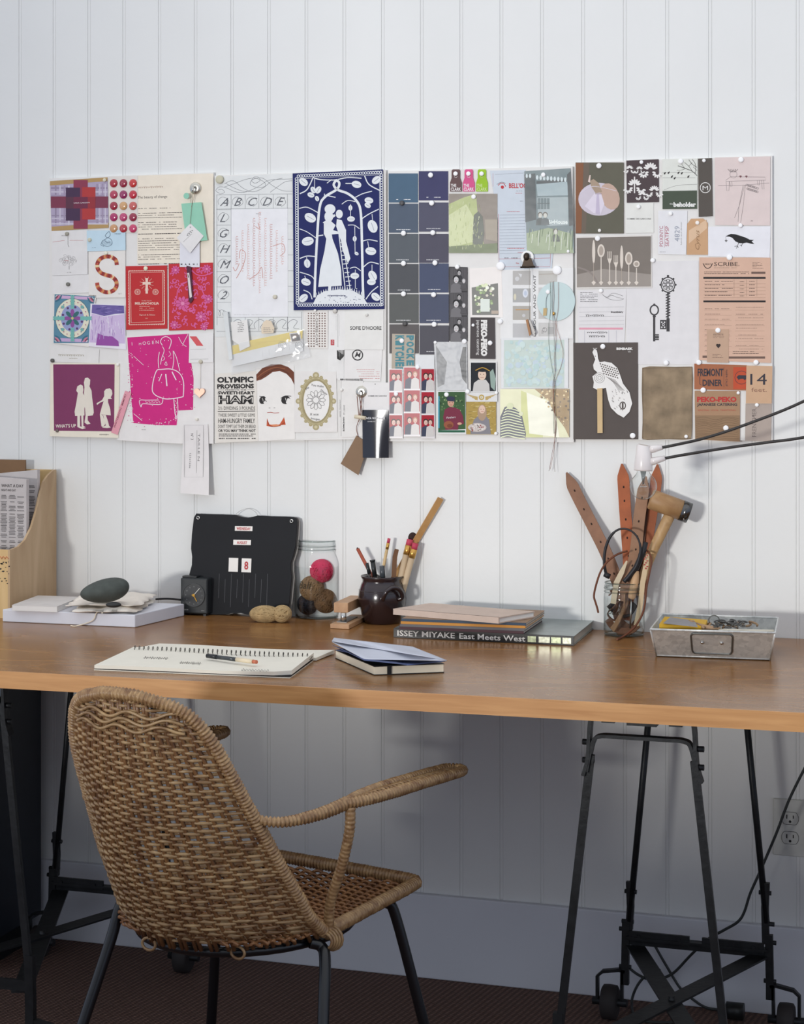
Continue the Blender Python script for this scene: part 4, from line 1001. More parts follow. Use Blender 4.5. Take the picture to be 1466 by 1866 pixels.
# black loop handle
g = MB(); yy = YJ(-.026)
lp = [(1107, 1053), (1102, 1030), (1103, 1005), (1110, 983), (1121, 969), (1134, 963.5), (1148, 966), (1160, 976), (1167, 992), (1167, 1010), (1161, 1030), (1151, 1045), (1138, 1060)]
rr = [.0030, .0030, .003, .0028, .0023, .002, .002, .002, .0026, .0034, .0040, .0046, .0046]
pts = bez([P(u, v, yy + .0) for u, v in lp], 5); rs = [rr[min(12, int(i / 5))] for i in range(len(pts))]
g.tube(pts, rs, 10); g.tube([P(1102, 1046, yy), P(1112, 1051, yy)], .0055, 8); g.tube([P(1178, 988, yy + .01), P(1172, 1008, yy + .01), P(1160, 1035, yy + .006), P(1142, 1058, yy)], [.0045, .0060, .0065, .005], 8)
g.build('leather_loop', mat((30, 30, 34), rough=.5), label='black rounded leather loop handle arching above the strap jar', cat='strap')
# laces
lace = leather('lace', (120, 68, 42))
g = MB(); g.tube(bez([P(1144, 1004, YJ(-.01)), P(1126, 1010, YJ(-.02)), P(1108, 1023, YJ(-.03)), P(1096, 1040, YJ(-.045)), P(1088, 1062, YJ(-.05)), P(1083, 1085, YJ(-.05)), P(1086, 1098, YJ(-.05)), P(1089, 1108, YJ(-.05)), P(1091, 1117, YJ(-.05))], 5), [.0022] * 40 + [.0014], 8)
g.build('leather_lace', lace, label='thin brown leather lace drooping over the rim on the side of the books', cat='lace')
g = MB(); g.tube(bez([P(1178, 1002, YJ(-.0)), P(1184, 1008, YJ(-.02)), P(1188, 1022, YJ(-.035)), P(1184, 1045, YJ(-.045)), P(1179, 1070, YJ(-.048)), P(1176, 1100, YJ(-.048)), P(1170, 1122, YJ(-.048)), P(1155, 1145, YJ(-.05)), T(1136, 1160, DZ + .004), T(1125, 1165, DZ + .003)], 5), .0021, 8)
g.build('leather_lace', lace, label='thin brown leather lace trailing down the front of the strap jar onto the desk', cat='lace')
g = MB(); g.strap([P(1143, 1022, YJ(-.022)), P(1134, 1042, YJ(-.02)), P(1124, 1062, YJ(-.02)), P(1118, 1100, YJ(-.018))], [.003, .010, .011, .011], .002, Vector((.8, 0, .5)))
g.build('bone_folder', mat((206, 190, 160), rough=.5), label='pale pointed bone tool in the strap jar', cat='tool')
g = MB(); g.strap([P(1180, 1010, YJ(-.01)), P(1178, 1030, YJ(-.02)), P(1172, 1060, YJ(-.02)), P(1168, 1100, YJ(-.018)), P(1160, 1140, YJ(-.014))], .010, .002, Vector((1, 0, .2)))
g.cur = 1
for k in range(8): g.box(P(1180 - (k % 3) * 2.5, 1012 + k * 3.4, YJ(-.023)), (.003, .0004, .0022), mtx=Matrix.Rotation(k, 3, 'Y'))
g.build('woven_ribbon', [mat((206, 184, 150), rough=.8), mat((170, 40, 40))], label='cream ribbon strap with small red markings in the strap jar', cat='ribbon')
t = thing('chisel', 'small chisel with a turned pale wooden handle standing blade down inside the strap jar', 'chisel', P(1150, 1145, YJ(-.02)))
g = MB(); g.tube([P(1160, 1040, YJ(-.018)), P(1157, 1062, YJ(-.02)), P(1155, 1072, YJ(-.02)), P(1152, 1088, YJ(-.02)), P(1151, 1091, YJ(-.02))], [.006, .0085, .0080, .0080, .006], 14); g.build('handle', mat((196, 158, 118), rough=.5), t)
g = MB(); g.tube([P(1151, 1091, YJ(-.02)), P(1149, 1145, YJ(-.018))], .0018, 8); g.build('blade', steel, t)
# coiled scraps inside the jar
scr_ = [(leather('s1', (120, 78, 50)), 'coiled tan leather offcut inside the strap jar', [(1110, 1085), (1125, 1075), (1132, 1088), (1120, 1105), (1108, 1118), (1118, 1130), (1130, 1128)], .006, -.012),
        (leather('s2', (170, 130, 92)), 'pale leather belt end with a hole lying at the bottom of the strap jar', [(1142, 1080), (1138, 1105), (1130, 1125), (1122, 1140), (1116, 1148)], .013, -.020),
        (leather('s3', (84, 50, 34)), 'dark brown leather offcut curled at the bottom of the strap jar', [(1165, 1105), (1160, 1130), (1150, 1148), (1140, 1150), (1128, 1148)], .016, .0),
        (mat((30, 30, 36), rough=.7), 'black leather scrap pressed inside the strap jar', [(1112, 1100), (1124, 1112), (1138, 1118), (1150, 1112), (1158, 1100)], .018, .012)]
scr_ += [(leather('s5', (112, 72, 46)), 'wide brown leather belt folded against the near wall of the strap jar', [(1118, 1072), (1128, 1090), (1124, 1112), (1132, 1135), (1146, 1146)], .018, .004),
         (leather('s6', (150, 106, 72)), 'tan leather loop standing in the middle of the strap jar', [(1136, 1070), (1146, 1088), (1142, 1110), (1132, 1120), (1124, 1108), (1130, 1092)], .012, .010),
         (leather('s7', (70, 46, 36)), 'very dark leather tongue beside the chisel in the strap jar', [(1162, 1068), (1166, 1092), (1164, 1120), (1158, 1142)], .014, .008),
         (leather('s8', (128, 80, 48)), 'rust leather strip curving along the foot of the strap jar', [(1108, 1128), (1118, 1142), (1134, 1150), (1152, 1148), (1164, 1138)], .014, -.004)]
for m_, lb, pp_, w_, dy in scr_:
    g = MB(); g.strap(bez([P(u, v, YJ(dy)) for u, v in pp_], 5), w_, .002, Vector((.2, .3, 1)) if w_ > .012 else Vector((0, 1, .3))); g.build('leather_offcut', m_, label=lb, cat='leather')

# ---------------------------------------------------------------- galvanised tin
def galv():
    m = bpy.data.materials.new('galvanised'); m.use_nodes = True; nt = m.node_tree; b_ = nt.nodes['Principled BSDF']
    tc = nt.nodes.new('ShaderNodeTexCoord'); v = nt.nodes.new('ShaderNodeTexVoronoi'); v.inputs['Scale'].default_value = 130
    n = nt.nodes.new('ShaderNodeTexNoise'); n.inputs['Scale'].default_value = 35; n.inputs['Detail'].default_value = 5
    nt.links.new(tc.outputs['Object'], v.inputs[0]); nt.links.new(tc.outputs['Object'], n.inputs[0])
    mx = nt.nodes.new('ShaderNodeMix'); mx.data_type = 'FLOAT'; mx.inputs[0].default_value = .6
    nt.links.new(v.outputs['Color'], mx.inputs[2]); nt.links.new(n.outputs[0], mx.inputs[3])
    rp = nt.nodes.new('ShaderNodeValToRGB'); rp.color_ramp.elements[0].position = .3; rp.color_ramp.elements[1].position = .7
    rp.color_ramp.elements[0].color = (.52, .53, .52, 1); rp.color_ramp.elements[1].color = (.74, .75, .73, 1)
    nt.links.new(mx.outputs[0], rp.inputs[0]); nt.links.new(rp.outputs[0], b_.inputs['Base Color'])
    b_.inputs['Metallic'].default_value = .4; b_.inputs['Roughness'].default_value = .42; return m
gm = galv(); ZR = DZ + .058
tin = thing('metal_tin', 'rectangular galvanised metal tin with a framed label plate and two rivets on its front', 'tin', T(1300, 1190))
rA, rB, rC, rD = [T(u, v, ZR) for u, v in ((1186, 1147), (1413, 1153.5), (1419, 1126), (1207, 1119))]
bA, bB = T(1197, 1196.5), T(1404, 1204)
nn = (rD - rA).normalized(); bD = bA + nn * ((rD - rA).length - .03) + Vector((.002, 0, 0)); bC = bB + nn * ((rC - rB).length - .03) - Vector((.004, 0, 0))
zz = DZ + .001; 
for q in (bA, bB, bC, bD): q.z = zz
g = MB()
def panel(a, b_, c_, d_, th=.0012):
    n_ = (b_ - a).cross(d_ - a).normalized(); ctr_ = (rA + rC + bA + bC) / 4
    if n_.dot(ctr_ - a) < 0: n_ = -n_
    g.prism([a, b_, c_, d_], 0, up=n_ * th)
panel(bA, bB, rB, rA); panel(bB, bC, rC, rB); panel(bC, bD, rD, rC); panel(bD, bA, rA, rD); panel(bA, bB, bC, bD)
g.build('body', gm, tin)
g = MB(); g.tube([rA, rB, rC, rD], .0022, 8, closed=True); g.build('rolled_rim', gm, tin)
for a, b_ in ((bA, rA), (bB, rB)): g = MB(); g.tube([a, b_], .0018, 8); g.build('seam', gm, tin)
g = MB(); g.tube([bA + Vector((0, -.001, .002)), bB + Vector((0, -.001, .002))], .0018, 8); g.build('base_bead', gm, tin)
fo = bA; fx = (bB - bA); fz = ((rA + rB) / 2 - (bA + bB) / 2); fn = fx.cross(fz).normalized()
if fn.y > 0: fn = -fn
def FT(s, t_, off=0): return bA.lerp(bB, s).lerp(rA.lerp(rB, s), t_) + fn * off
g = MB(); cr = []
s0, s1, t0_, t1_ = .325, .665, .20, .93
for (cs_, ct_, a0) in ((s1 - .03, t1_ - .12, 0), (s0 + .03, t1_ - .12, 90), (s0 + .03, t0_ + .12, 180), (s1 - .03, t0_ + .12, 270)):
    for k in range(5): an = R(a0 + 22.5 * k); cr.append(FT(cs_ + .03 * math.cos(an), ct_ + .12 * math.sin(an), .001))
g.prism(cr, 0, up=fn * .0012); pl = g.build('label_plate', gm, tin)
g = MB(); g.tube([p + fn * .0012 for p in cr], .0018, 8, closed=True); g.build('plate_frame', mat((120, 122, 120), rough=.4, metal=.8), pl)
for s_ in (.415, .575):
    g = MB(); g.ball(FT(s_, .62, .003), .0034, 14, 8); g.build('rivet', steel, pl)
# things lying in the tin
def TI(u, v, dz=0): return T(u, v, ZR + dz)
g = MB(); q = [TI(1204, 1150.5, -.010), TI(1300, 1156, -.012), TI(1296, 1143, -.010), TI(1207, 1133, -.008)]
q = [T(1202, 1146, ZR - .003), T(1285, 1150, ZR - .007), T(1290, 1138, ZR - .007), T(1212, 1132, ZR - .003)]
g.prism(q, 0, up=(0, 0, .009)); g.build('yellow_notepad', mat((208, 164, 44), rough=.7), label='yellow notepad in the galvanised tin', cat='notepad')
g = MB(); q = [T(1210, 1136, ZR + .008), T(1272, 1143, ZR + .003), T(1266, 1132, ZR + .003), T(1222, 1126, ZR + .008)]
g.prism(q, 0, up=(0, 0, .0015)); g.build('grey_card', mat((140, 138, 140), rough=.6), label='grey card lying tilted over the yellow notepad', cat='card')
g = MB(); g.tube([T(1310, 1150, ZR - .003), T(1411, 1151.5, ZR - .003)], .0042, 12); g.build('white_dowel', mat((222, 214, 196), rough=.6), label='cream wooden dowel lying along the front rim inside the tin', cat='dowel')
g = MB(); g.tube([T(1262, 1136, ZR + .0), T(1285, 1143, ZR + .001), T(1312, 1147, ZR - .0005)], [.004, .005, .0045], 10); g.tube([T(1258, 1135, ZR + .001), T(1264, 1137, ZR + .001)], .006, 10)
g.build('wooden_tool', mat((158, 128, 98), rough=.6), label='brown wooden tool handle poking from under the rope in the tin', cat='tool')
rnd = random.Random(21); g = MB()
for k in range(26):
    u, v = rnd.uniform(1302, 1365), rnd.uniform(1131, 1143); c_ = T(u, v, ZR + rnd.uniform(.0, .009)); r_ = rnd.uniform(.004, .009); a_ = rnd.uniform(0, 3); b_ = Vector((math.cos(a_), math.sin(a_), rnd.uniform(-.3, .3))).normalized(); c2 = b_.cross(Vector((rnd.uniform(-.4, .4), rnd.uniform(-.4, .4), 1))).normalized()
    g.tube([c_ + b_ * (r_ * math.cos(q)) + c2 * (r_ * math.sin(q)) * .5 for q in [2 * math.pi * j / 14 for j in range(14)]], .0013, 6, closed=True)
g.tube([T(1302, 1130, ZR + .006) + Vector((.010 * math.cos(q), 0, .009 * math.sin(q))) for q in [2 * math.pi * j / 20 for j in range(20)]], .0011, 6, closed=True)
o_ = g.build('metal_chain', mat((92, 92, 90), rough=.35, metal=.8, noise=.3), label='tangled dark metal chain heaped in the tin', cat='chain')
g = MB(); pts = []
for k in range(60): pts.append(T(1276 + k * 1.75 + 4 * math.sin(k * .9), 1140 + 4 * math.sin(k * .55) - (3 if k > 40 else 0), ZR - .002 + .004 * math.sin(k * .7)))
g.tube(pts, .0022, 6); g.build('brown_rope', mat((156, 128, 98), rough=.9, noise=.2, nscale=150), label='brown rope snaking under the chain in the tin', cat='rope')

# ---------------------------------------------------------------- bare bulb on its cable
YBU = -.235
bt = thing('pendant_bulb', 'clear round bulb in a white porcelain socket strung on black cables', 'lamp', P(1173, 886, YBU))
wp = mat((226, 220, 218), rough=.3, coat=.4, noise=.02)
def PBu(u, v, dy=0): return P(u, v, YBU + dy)
g = MB(); g.tube([PBu(1174.4, 811), PBu(1174.2, 812), PBu(1172.9, 855), PBu(1172.8, 857.5)], [.0125, .0140, .0183, .0175], 28); g.build('socket', wp, bt)
for (u0, v0, u1, v1, nm) in ((1184, 819, 1208, 815, 'a'), (1186, 841, 1213, 834.5, 'b')):
    g = MB(); g.tube([PBu(u0, v0), PBu(u0 + 8, v0 - 1.2), PBu(u1, v1)], [.0078, .0072, .0048], 14); g.build('cable_boot', wp, bt)
bc = PBu(1173, 886); rB_ = .0262
g = MB(); prof_ = [(.0115, .046 - .012)] + [(rB_ * math.sin(a_), rB_ * math.cos(a_)) for a_ in [math.pi * (.16 + .84 * k / 18) for k in range(19)]]
prof_ = [(.0118, .033), (.0118, .0285), (.0135, .0245)] + [(rB_ * math.sin(a_), rB_ * math.cos(a_)) for a_ in [math.pi * (.22 + .78 * k / 18) for k in range(19)]]
g.lathe(prof_, bc, 36, caps=False); g.build('glass_globe', glass_mat(key='bulb', edge=(120, 124, 124)), bt)
g = MB(); g.tube([bc + Vector((0, 0, .03)), bc + Vector((0, 0, .012)), bc + Vector((0, 0, .004))], [.006, .0028, .0015], 10); g.build('stem', glass_mat(tint=(190, 194, 194), key='stem', edge=(90, 94, 94)), bt)
g = MB()
for s_ in (-1, 1): g.tube([bc + Vector((0, 0, .008)), bc + Vector((s_ * .006, 0, -.001))], .0004, 5)
g.tube([bc + Vector((.006 * (1 - 2 * k / 24), 0, -.001 + .0015 * math.sin(k * 1.6))) for k in range(25)], .0004, 5); g.build('filament', steel, bt)
ck_ = mat((46, 44, 44), rough=.5)
for pp_ in ([(1204, 816, 0), (1230, 811, 0), (1290, 797, .01), (1370, 770, .01), (1466, 731, .0), (1600, 660, -.05)], [(1209, 836, 0), (1240, 830, 0), (1320, 817, .01), (1400, 806, .01), (1466, 797, .0), (1600, 770, -.05)]):
    g = MB(); g.tube(bez([PBu(u, v, d) for u, v, d in pp_], 6), .0028, 8); g.build('hanging_cable', ck_, bt, label='black hanging cable')
# ================================================================ the pinned papers
LIFT = .00012
def pm(c, r=.75, coat=0.0, key=''):                 # printed paper / ink material from a colour
    return mat(tuple(c), rough=r, coat=coat, noise=.03, nscale=45, gain=1.0, key='p' + key)
def gloss(c, b_=.0016, sc=22):
    return mat(tuple(c), rough=.36, coat=.0, noise=.04, nscale=30, bump=b_, bscale=sc, key='gl')
class Art(MB):
    """one sheet with its print; coordinates are places on the wall measured in frame pixels"""
    def __init__(s, corners, color, layer=1, th=.0004, glossy=False, bump=.0016, sc=22, curl=None):
        super().__init__(); s.flat = True; s.n = 0; s.mats = []; s.idx = {}; s.g = glossy; s.b = bump; s.scl = sc
        s.Y = -.0085 - .0007 * layer; s.curlf = curl
        s.use(color); pts = [s.at(u, v, 0) for u, v in corners]; s.c = corners
        if curl and len(corners) == 4:
            K = 16; vs = [pts[0].lerp(pts[1], i / K).lerp(pts[3].lerp(pts[2], i / K), j / K) for j in range(K + 1) for i in range(K + 1)]
            s.add(vs, [(j * (K + 1) + i, j * (K + 1) + i + 1, (j + 1) * (K + 1) + i + 1, (j + 1) * (K + 1) + i) for j in range(K) for i in range(K)]); return
        n = len(pts); back = [p + Vector((0, th, 0)) for p in pts]
        s.add(pts + back, [list(range(n)), list(range(n, 2 * n))[::-1]] + [(i, n + i, n + (i + 1) % n, (i + 1) % n) for i in range(n)])
    def use(s, c):
        c = tuple(c); s.n += 1
        if c not in s.idx: s.idx[c] = len(s.mats); s.mats.append(gloss(c, s.b, s.scl) if s.g else pm(c))
        s.cur = s.idx[c]
    def at(s, u, v, z):
        p = P(u, v, s.Y - z * LIFT - (s.n % 90) * 1.2e-6); return p
    def poly(s, c, pts, z=1): s.use(c); s.add([s.at(u, v, z) for u, v in pts], [list(range(len(pts)))]); return s
    def rect(s, c, x0, y0, x1, y1, z=1, a=0.0):
        cx, cy = (x0 + x1) / 2, (y0 + y1) / 2; ca, sa = math.cos(R(a)), math.sin(R(a))
        return s.poly(c, [(cx + (x - cx) * ca - (y - cy) * sa, cy + (x - cx) * sa + (y - cy) * ca) for x, y in ((x0, y0), (x1, y0), (x1, y1), (x0, y1))], z)
    def disc(s, c, x, y, r, z=1, ry=None, n=16, a=0, a0=0, a1=360):
        ry = ry or r; ca, sa = math.cos(R(a)), math.sin(R(a)); pts = []
        full = a1 - a0 >= 360; m = n if full else n + 1
        for k in range(m):
            t = R(a0 + (a1 - a0) * k / n); px, py = r * math.cos(t), ry * math.sin(t); pts.append((x + px * ca - py * sa, y + px * sa + py * ca))
        return s.poly(c, pts, z)
    def line(s, c, pts, w=.6, z=1, closed=False):
        s.use(c); pts = [Vector((x, y)) for x, y in pts]
        if closed: pts.append(pts[0])
        vs = []; n = len(pts)
        for i, p in enumerate(pts):
            t = pts[min(i + 1, n - 1)] - pts[max(i - 1, 0)]
            if closed and i in (0, n - 1): t = pts[1] - pts[-2]
            if t.length < 1e-6: t = Vector((1, 0))
            t.normalize(); nn = Vector((-t.y, t.x)) * w / 2
            vs += [s.at(p.x + nn.x, p.y + nn.y, z), s.at(p.x - nn.x, p.y - nn.y, z)]
        s.add(vs, [(2 * i, 2 * i + 1, 2 * i + 3, 2 * i + 2) for i in range(n - 1)]); return s
    def crv(s, c, pts, w=.6, z=1, closed=False, k=5):
        q = bez([(x, y, 0) for x, y in pts] + ([(pts[0][0], pts[0][1], 0)] if closed else []), k)
        return s.line(c, [(p.x, p.y) for p in q], w, z)
    def ring(s, c, x, y, r, w=.6, z=1, ry=None, n=24, a0=0, a1=360):
        ry = ry or r; return s.line(c, [(x + r * math.cos(R(a0 + (a1 - a0) * k / n)), y + ry * math.sin(R(a0 + (a1 - a0) * k / n))) for k in range(n + 1)], w, z)
    def text(s, c, st, x, y, h, w=None, a=0.0, bold=.0, z=2, shear=0, al='l'):
        vs, fs = text2d(st, bold, shear); s.use(c)
        if not vs: return s
        x0 = min(p[0] for p in vs); x1 = max(p[0] for p in vs); sc = h / .70; sx = sc if w is None else w / (x1 - x0)
        off = 0 if al == 'l' else -(x1 - x0) * sx / 2; ca, sa = math.cos(R(a)), math.sin(R(a)); out = []
        for px, py in vs:
            lx, ly = (px - x0) * sx + off, -py * sc; out.append(s.at(x + lx * ca - ly * sa, y + lx * sa + ly * ca, z))
        s.add(out, fs); return s
    def rows(s, c, x0, y0, x1, y1, n, h=.9, fill=.9, z=1, skew=0, rag=True, seed=1):
        r = random.Random(seed); s.use(c)
        for i in range(n):
            y = y0 + (y1 - y0) * (i + .5) / n; xe = x1 - (r.uniform(0, (x1 - x0) * .35) if rag and r.random() < .4 else 0); x = x0
            while x < xe:
                w_ = r.uniform(1.2, 5); xx = min(x + w_, xe)
                if r.random() < fill: s.rect(c, x, y - h / 2 + (x - x0) * skew, xx, y + h / 2 + (x - x0) * skew, z)
                x = xx + .7
        return s
    def script(s, c, x, y, w_, h, lw=.45, a=0, k=None, z=1, seed=1):
        r = random.Random(seed); k = k or max(3, int(w_ / (h * .8))); ca, sa = math.cos(R(a)), math.sin(R(a)); pts = []
        for i in range(k * 8):
            t = i / 8; hh = h * (.35 + .65 * (r.random() if i % 8 == 0 else .3)) if i % 8 == 0 else (hh if i else h)
            lx = w_ * (i / (k * 8)) + h * .28 * math.sin(t * 2 * math.pi); ly = -hh * .5 * math.cos(t * 2 * math.pi); pts.append((x + lx * ca - ly * sa, y + lx * sa + ly * ca))
        return s.line(c, pts, lw, z)
    def done(s, name, label=None, cat=None, group=None, parent=None):
        if s.curlf:
            for p in s.v: p.y += s.curlf(p)
        return s.build(name, s.mats, parent, label=label, cat=cat, group=group)
def quad(x0, y0, x1, y1): return [(x0, y0), (x1, y0), (x1, y1), (x0, y1)]
INK = (52, 50, 52); GR = (120, 118, 118); WH = (236, 234, 230); OFF = (232, 228, 222)
# ---- the four boards
for q, lb in (([(90, 325), (389.5, 314), (389.5, 800), (90, 795)], 'off-white pin board behind the pink prints and the tartan card'),
              ([(391, 320), (703.5, 309.5), (703.5, 799), (391, 806)], 'off-white pin board behind the calligraphy alphabet and the blue papercut'),
              ([(707, 312), (1044, 303), (1046, 806), (707, 804)], 'off-white pin board behind the blue-grey paint chips and snapshots'),
              ([(1049, 297), (1408, 283.5), (1408.5, 803), (1049, 801)], 'off-white pin board behind the crow card and the kraft invoice')):
    g = MB(); pts = [P(u, v, -.0085) for u, v in q]; g.prism(pts, 0, up=(0, .0078, 0)); g.build('pin_board', mat((228, 226, 222), rough=.6, noise=.02), label=lb, cat='board')

MAG = []
# ================= board one
a = Art([(91, 330), (196, 323), (198, 415), (94, 421)], (176, 164, 188), 2)
a.poly((180, 148, 98), [(91, 330), (196, 323), (196, 330), (91, 338)]); a.poly((180, 148, 98), [(94, 413), (198, 406), (198, 415), (94, 421)])
for k, c in enumerate(((150, 138, 160), (198, 190, 206), (162, 148, 172), (206, 200, 214))):
    a.rect(c, 93, 341 + k * 7, 196, 344 + k * 7, 1); a.rect(c, 94, 392 + k * 5, 197, 394 + k * 5, 1); a.rect(c, 100 + k * 8, 338, 103 + k * 8, 410, 1); a.rect(c, 176 + k * 5, 335, 178 + k * 5, 408, 1)
a.rect((126, 58, 80), 92.5, 358, 197, 379, 2); a.rect((142, 60, 82), 134, 328, 160, 417, 2); a.rect((72, 50, 78), 120, 342, 146, 402, 3); a.rect((178, 60, 60), 150, 341, 174, 400, 3); a.rect((112, 48, 72), 132, 359, 160, 380, 4); a.rect((92, 54, 72), 120, 359, 134, 380, 4); a.rect((150, 52, 60), 160, 359, 174, 380, 4)
a.text((232, 224, 226), 'SARA CARSON', 134.5, 371, 2.3, w=29, a=-1.5, z=5)
a.done('tartan_card', 'lavender, maroon and red tartan printed card in the upper corner of the boards', 'card')
MAG.append((190.5, 328, 3.6, (206, 200, 176), 'pinning the tartan card'))
a = Art([(199, 322), (251, 320), (251, 424), (199, 424)], (226, 220, 212), 2); a.done('badge_sheet', 'narrow white sheet carrying the round red badges', 'sheet')
cols = [(170, 44, 56), (150, 36, 60), (196, 52, 50), (176, 60, 84), (146, 40, 90), (190, 44, 60), (160, 40, 60), (206, 160, 110), (196, 96, 90), (170, 44, 96), (186, 64, 110), (150, 40, 66), (200, 150, 104), (178, 50, 60), (196, 60, 100)]
rn = ['top', 'second', 'third', 'fourth', 'bottom']; cnm = ['column by the tartan card', 'middle column', 'column by the typed letter']
def cname(c): return 'tan' if c[1] > 140 else ('purple-red' if c[2] > 84 and c[0] < 180 else ('pink-red' if c[2] > 80 else 'red'))
for i in range(15):
    r_, c_ = divmod(i, 3); u = 207.5 + c_ * 17.6; v = 334 + r_ * 20.6; g = MB(); q = P(u, v, -.0102); Mx = Matrix.Rotation(R(90), 3, 'X')
    t = thing('round_badge', 'glossy %s round badge, %s row, %s' % (cname(cols[i]), rn[r_], cnm[c_]), 'badge', q)
    g.lathe([(.0094, 0), (.0094, .0012), (.0078, .0026), (.004, .0034), (.0005, .0036)], q, 24, Mx); g.build('dome', mat(cols[i], rough=.18, coat=.8, noise=.1), t)
    g = MB(); yy = Vector((0, -.0036, 0)); rr = random.Random(i)
    if i % 3 == 0: g.tube([q + yy + Vector((.004 * math.cos(x), .0008, .004 * math.sin(x))) for x in [2 * math.pi * k / 14 for k in range(14)]], .0005, 4, closed=True)
    elif i % 3 == 1: g.tube([q + yy + Vector((.0012 * k * math.cos(k), .0006, .0012 * k * math.sin(k))) for k in range(1, 5)], .0006, 4)
    else: g.tube([q + yy + Vector((x, .0008, z)) for x, z in ((0, -.004), (-.004, .0015), (-.002, .004), (0, .002), (.002, .004), (.004, .0015), (0, -.004))], .0005, 4)
    g.build('motif', mat((238, 206, 200), rough=.4), t)
a = Art([(250.5, 320), (389, 316), (389, 480), (250.5, 480)], (238, 228, 210), 1)
a.script((150, 110, 90), 252, 342, 46, 4, .4, -2, seed=3); a.text(INK, 'The beauty of change', 251, 362, 5, w=54, a=-2, z=1)
y = 378
for n_, w_ in ((1, 78), (3, 80), (4, 80), (1, 80), (6, 80), (3, 78), (3, 76)):
    a.rows((92, 84, 80), 252, y, 252 + w_, y + n_ * 4.1, n_, h=1.5 if n_ == 1 and y > 400 else 1.0, seed=int(y), skew=-.02); y += n_ * 4.1 + 4.6
a.done('typed_letter', 'cream typed letter beside the round red badges', 'letter')
a = Art([(94, 421), (160, 419), (160, 500), (95, 502)], (228, 226, 224), 3)
a.text(INK, 'oak tree', 112, 430, 2, z=1); a.line((190, 90, 90), [(96, 441), (118, 438)], .5); a.line((190, 90, 90), [(127, 438), (152, 438)], .5); a.line(INK, [(124, 430), (124, 446), (126, 450)], .6)
for k in range(26):
    an = k * 2.4; r = 5 + 11 * ((k * 7) % 10) / 10; x, y = 125.5 + r * 1.0 * math.cos(an), 474 + r * .62 * math.sin(an); a.ring((150, 146, 146), x, y, 1.8 + (k % 3) * .6, .35, n=8)
a.line(GR, [(126, 484), (126, 491)], .8); a.text((180, 90, 90), 'FAMILY', 117, 476, 2, z=2); a.text(GR, 'est. 1980', 122, 497, 1.5)
a.done('tree_card', 'white card with a tiny drawn tree under the tartan card', 'card'); MAG.append((121.8, 426, 4.0, (150, 146, 132), 'pinning the card with the tiny tree'))
a = Art([(95, 503), (162, 500), (163, 533), (96, 536)], (230, 228, 226), 2); a.done('blank_card', 'blank white card between the tree card and the mandala print', 'card'); MAG.append((123.5, 518, 4.0, (110, 108, 100), 'pinning the blank white card'))
a = Art([(158, 420), (228.5, 419), (229, 456), (159, 458)], (196, 220, 232), 4)
for pts in ([(195, 425), (199, 422), (201, 428), (197, 433), (192, 430), (195, 425)], [(197, 433), (203, 437), (204, 445), (196, 449), (188, 446), (186, 440), (192, 436), (197, 433)], [(190, 437), (195, 442), (201, 441)], [(187, 440), (184, 446), (190, 449)]): a.crv((64, 84, 104), pts, .8)
for k in range(9): a.line((84, 104, 124), [(188 + k * 1.7, 438 + (k % 3)), (189.5 + k * 1.7, 446)], .35)
a.text((70, 90, 110), 'THE BABY', 209, 427, 1.8); a.text((70, 90, 110), 'no. 101', 168, 452, 1.6)
a.done('blue_card', 'pale blue card with an engraved baby above the patterned letter', 'card'); MAG.append((163, 437, 4.0, (196, 192, 170), 'on the edge of the pale blue card'))
a = Art([(161, 459), (228.5, 456), (229, 542), (162, 543)], (232, 228, 222), 3)
S_ = [(213, 483), (211, 474), (203, 468.5), (194, 467.5), (184, 471), (178, 479), (178, 489), (184, 497), (193, 501), (203, 504), (211, 511), (212.5, 521), (207, 529), (197, 532.5), (187, 530.5), (179, 524), (177, 515)]
q = [(p.x, p.y) for p in bez([(x, y, 0) for x, y in S_], 5)]
a.line((176, 76, 62), q, 7.4, 1)
for k in range(0, len(q) - 3, 3): a.line(((208, 150, 96) if (k // 3) % 3 else (232, 208, 160)) if (k // 3) % 2 else (140, 52, 50), q[k:k + 3], 7.2, 2)
for k in range(0, len(q) - 2, 5): a.line((206, 90, 74), q[k:k + 2], 3.0, 3)
a.text(INK, 'no. 5', 216, 536, 1.8)
a.done('letter_card', 'white card with a large letter S in red and brown patchwork', 'card'); MAG.append((193, 461, 3.6, (226, 224, 206), 'above the patchwork letter S'))
# mandala print
a = Art([(99, 535), (176, 538), (162, 632), (97, 625)], (232, 228, 222), 3)
a.poly((92, 138, 160), [(99.5, 536), (173, 540), (171, 560), (161.5, 625), (97.8, 625)], 1); a.poly((206, 172, 206), [(104, 538), (166, 541), (160, 546), (108, 544)], 2); a.poly((196, 168, 206), [(110, 616), (158, 618), (160, 624), (102, 622)], 2)
cx_, cy_ = 132, 580; a.disc((226, 222, 200), cx_, cy_, 31, 3, ry=36, n=32); a.disc((150, 160, 200), cx_, cy_, 21, 4, ry=25, n=24); a.ring((70, 112, 120), cx_, cy_, 31, .8, 4, ry=36)
for k in range(8):
    an = R(45 * k); a.disc((56, 108, 110) if k % 2 else (142, 80, 150), cx_ + 9 * math.cos(an), cy_ + 10 * math.sin(an), 7, 5, ry=3.6, a=45 * k)
    a.disc((96, 60, 110), cx_ + 18 * math.cos(an + .3), cy_ + 21 * math.sin(an + .3), 2.2, 6, n=8); a.disc((120, 176, 170), cx_ + 25 * math.cos(an), cy_ + 29 * math.sin(an), 3.4, 6, n=6)
for k in range(24): an = R(15 * k); a.disc((178, 76, 120) if k % 3 else (70, 120, 150), cx_ + 26 * math.cos(an + .13), cy_ + 31 * math.sin(an + .13), 1.1, 7, n=6)
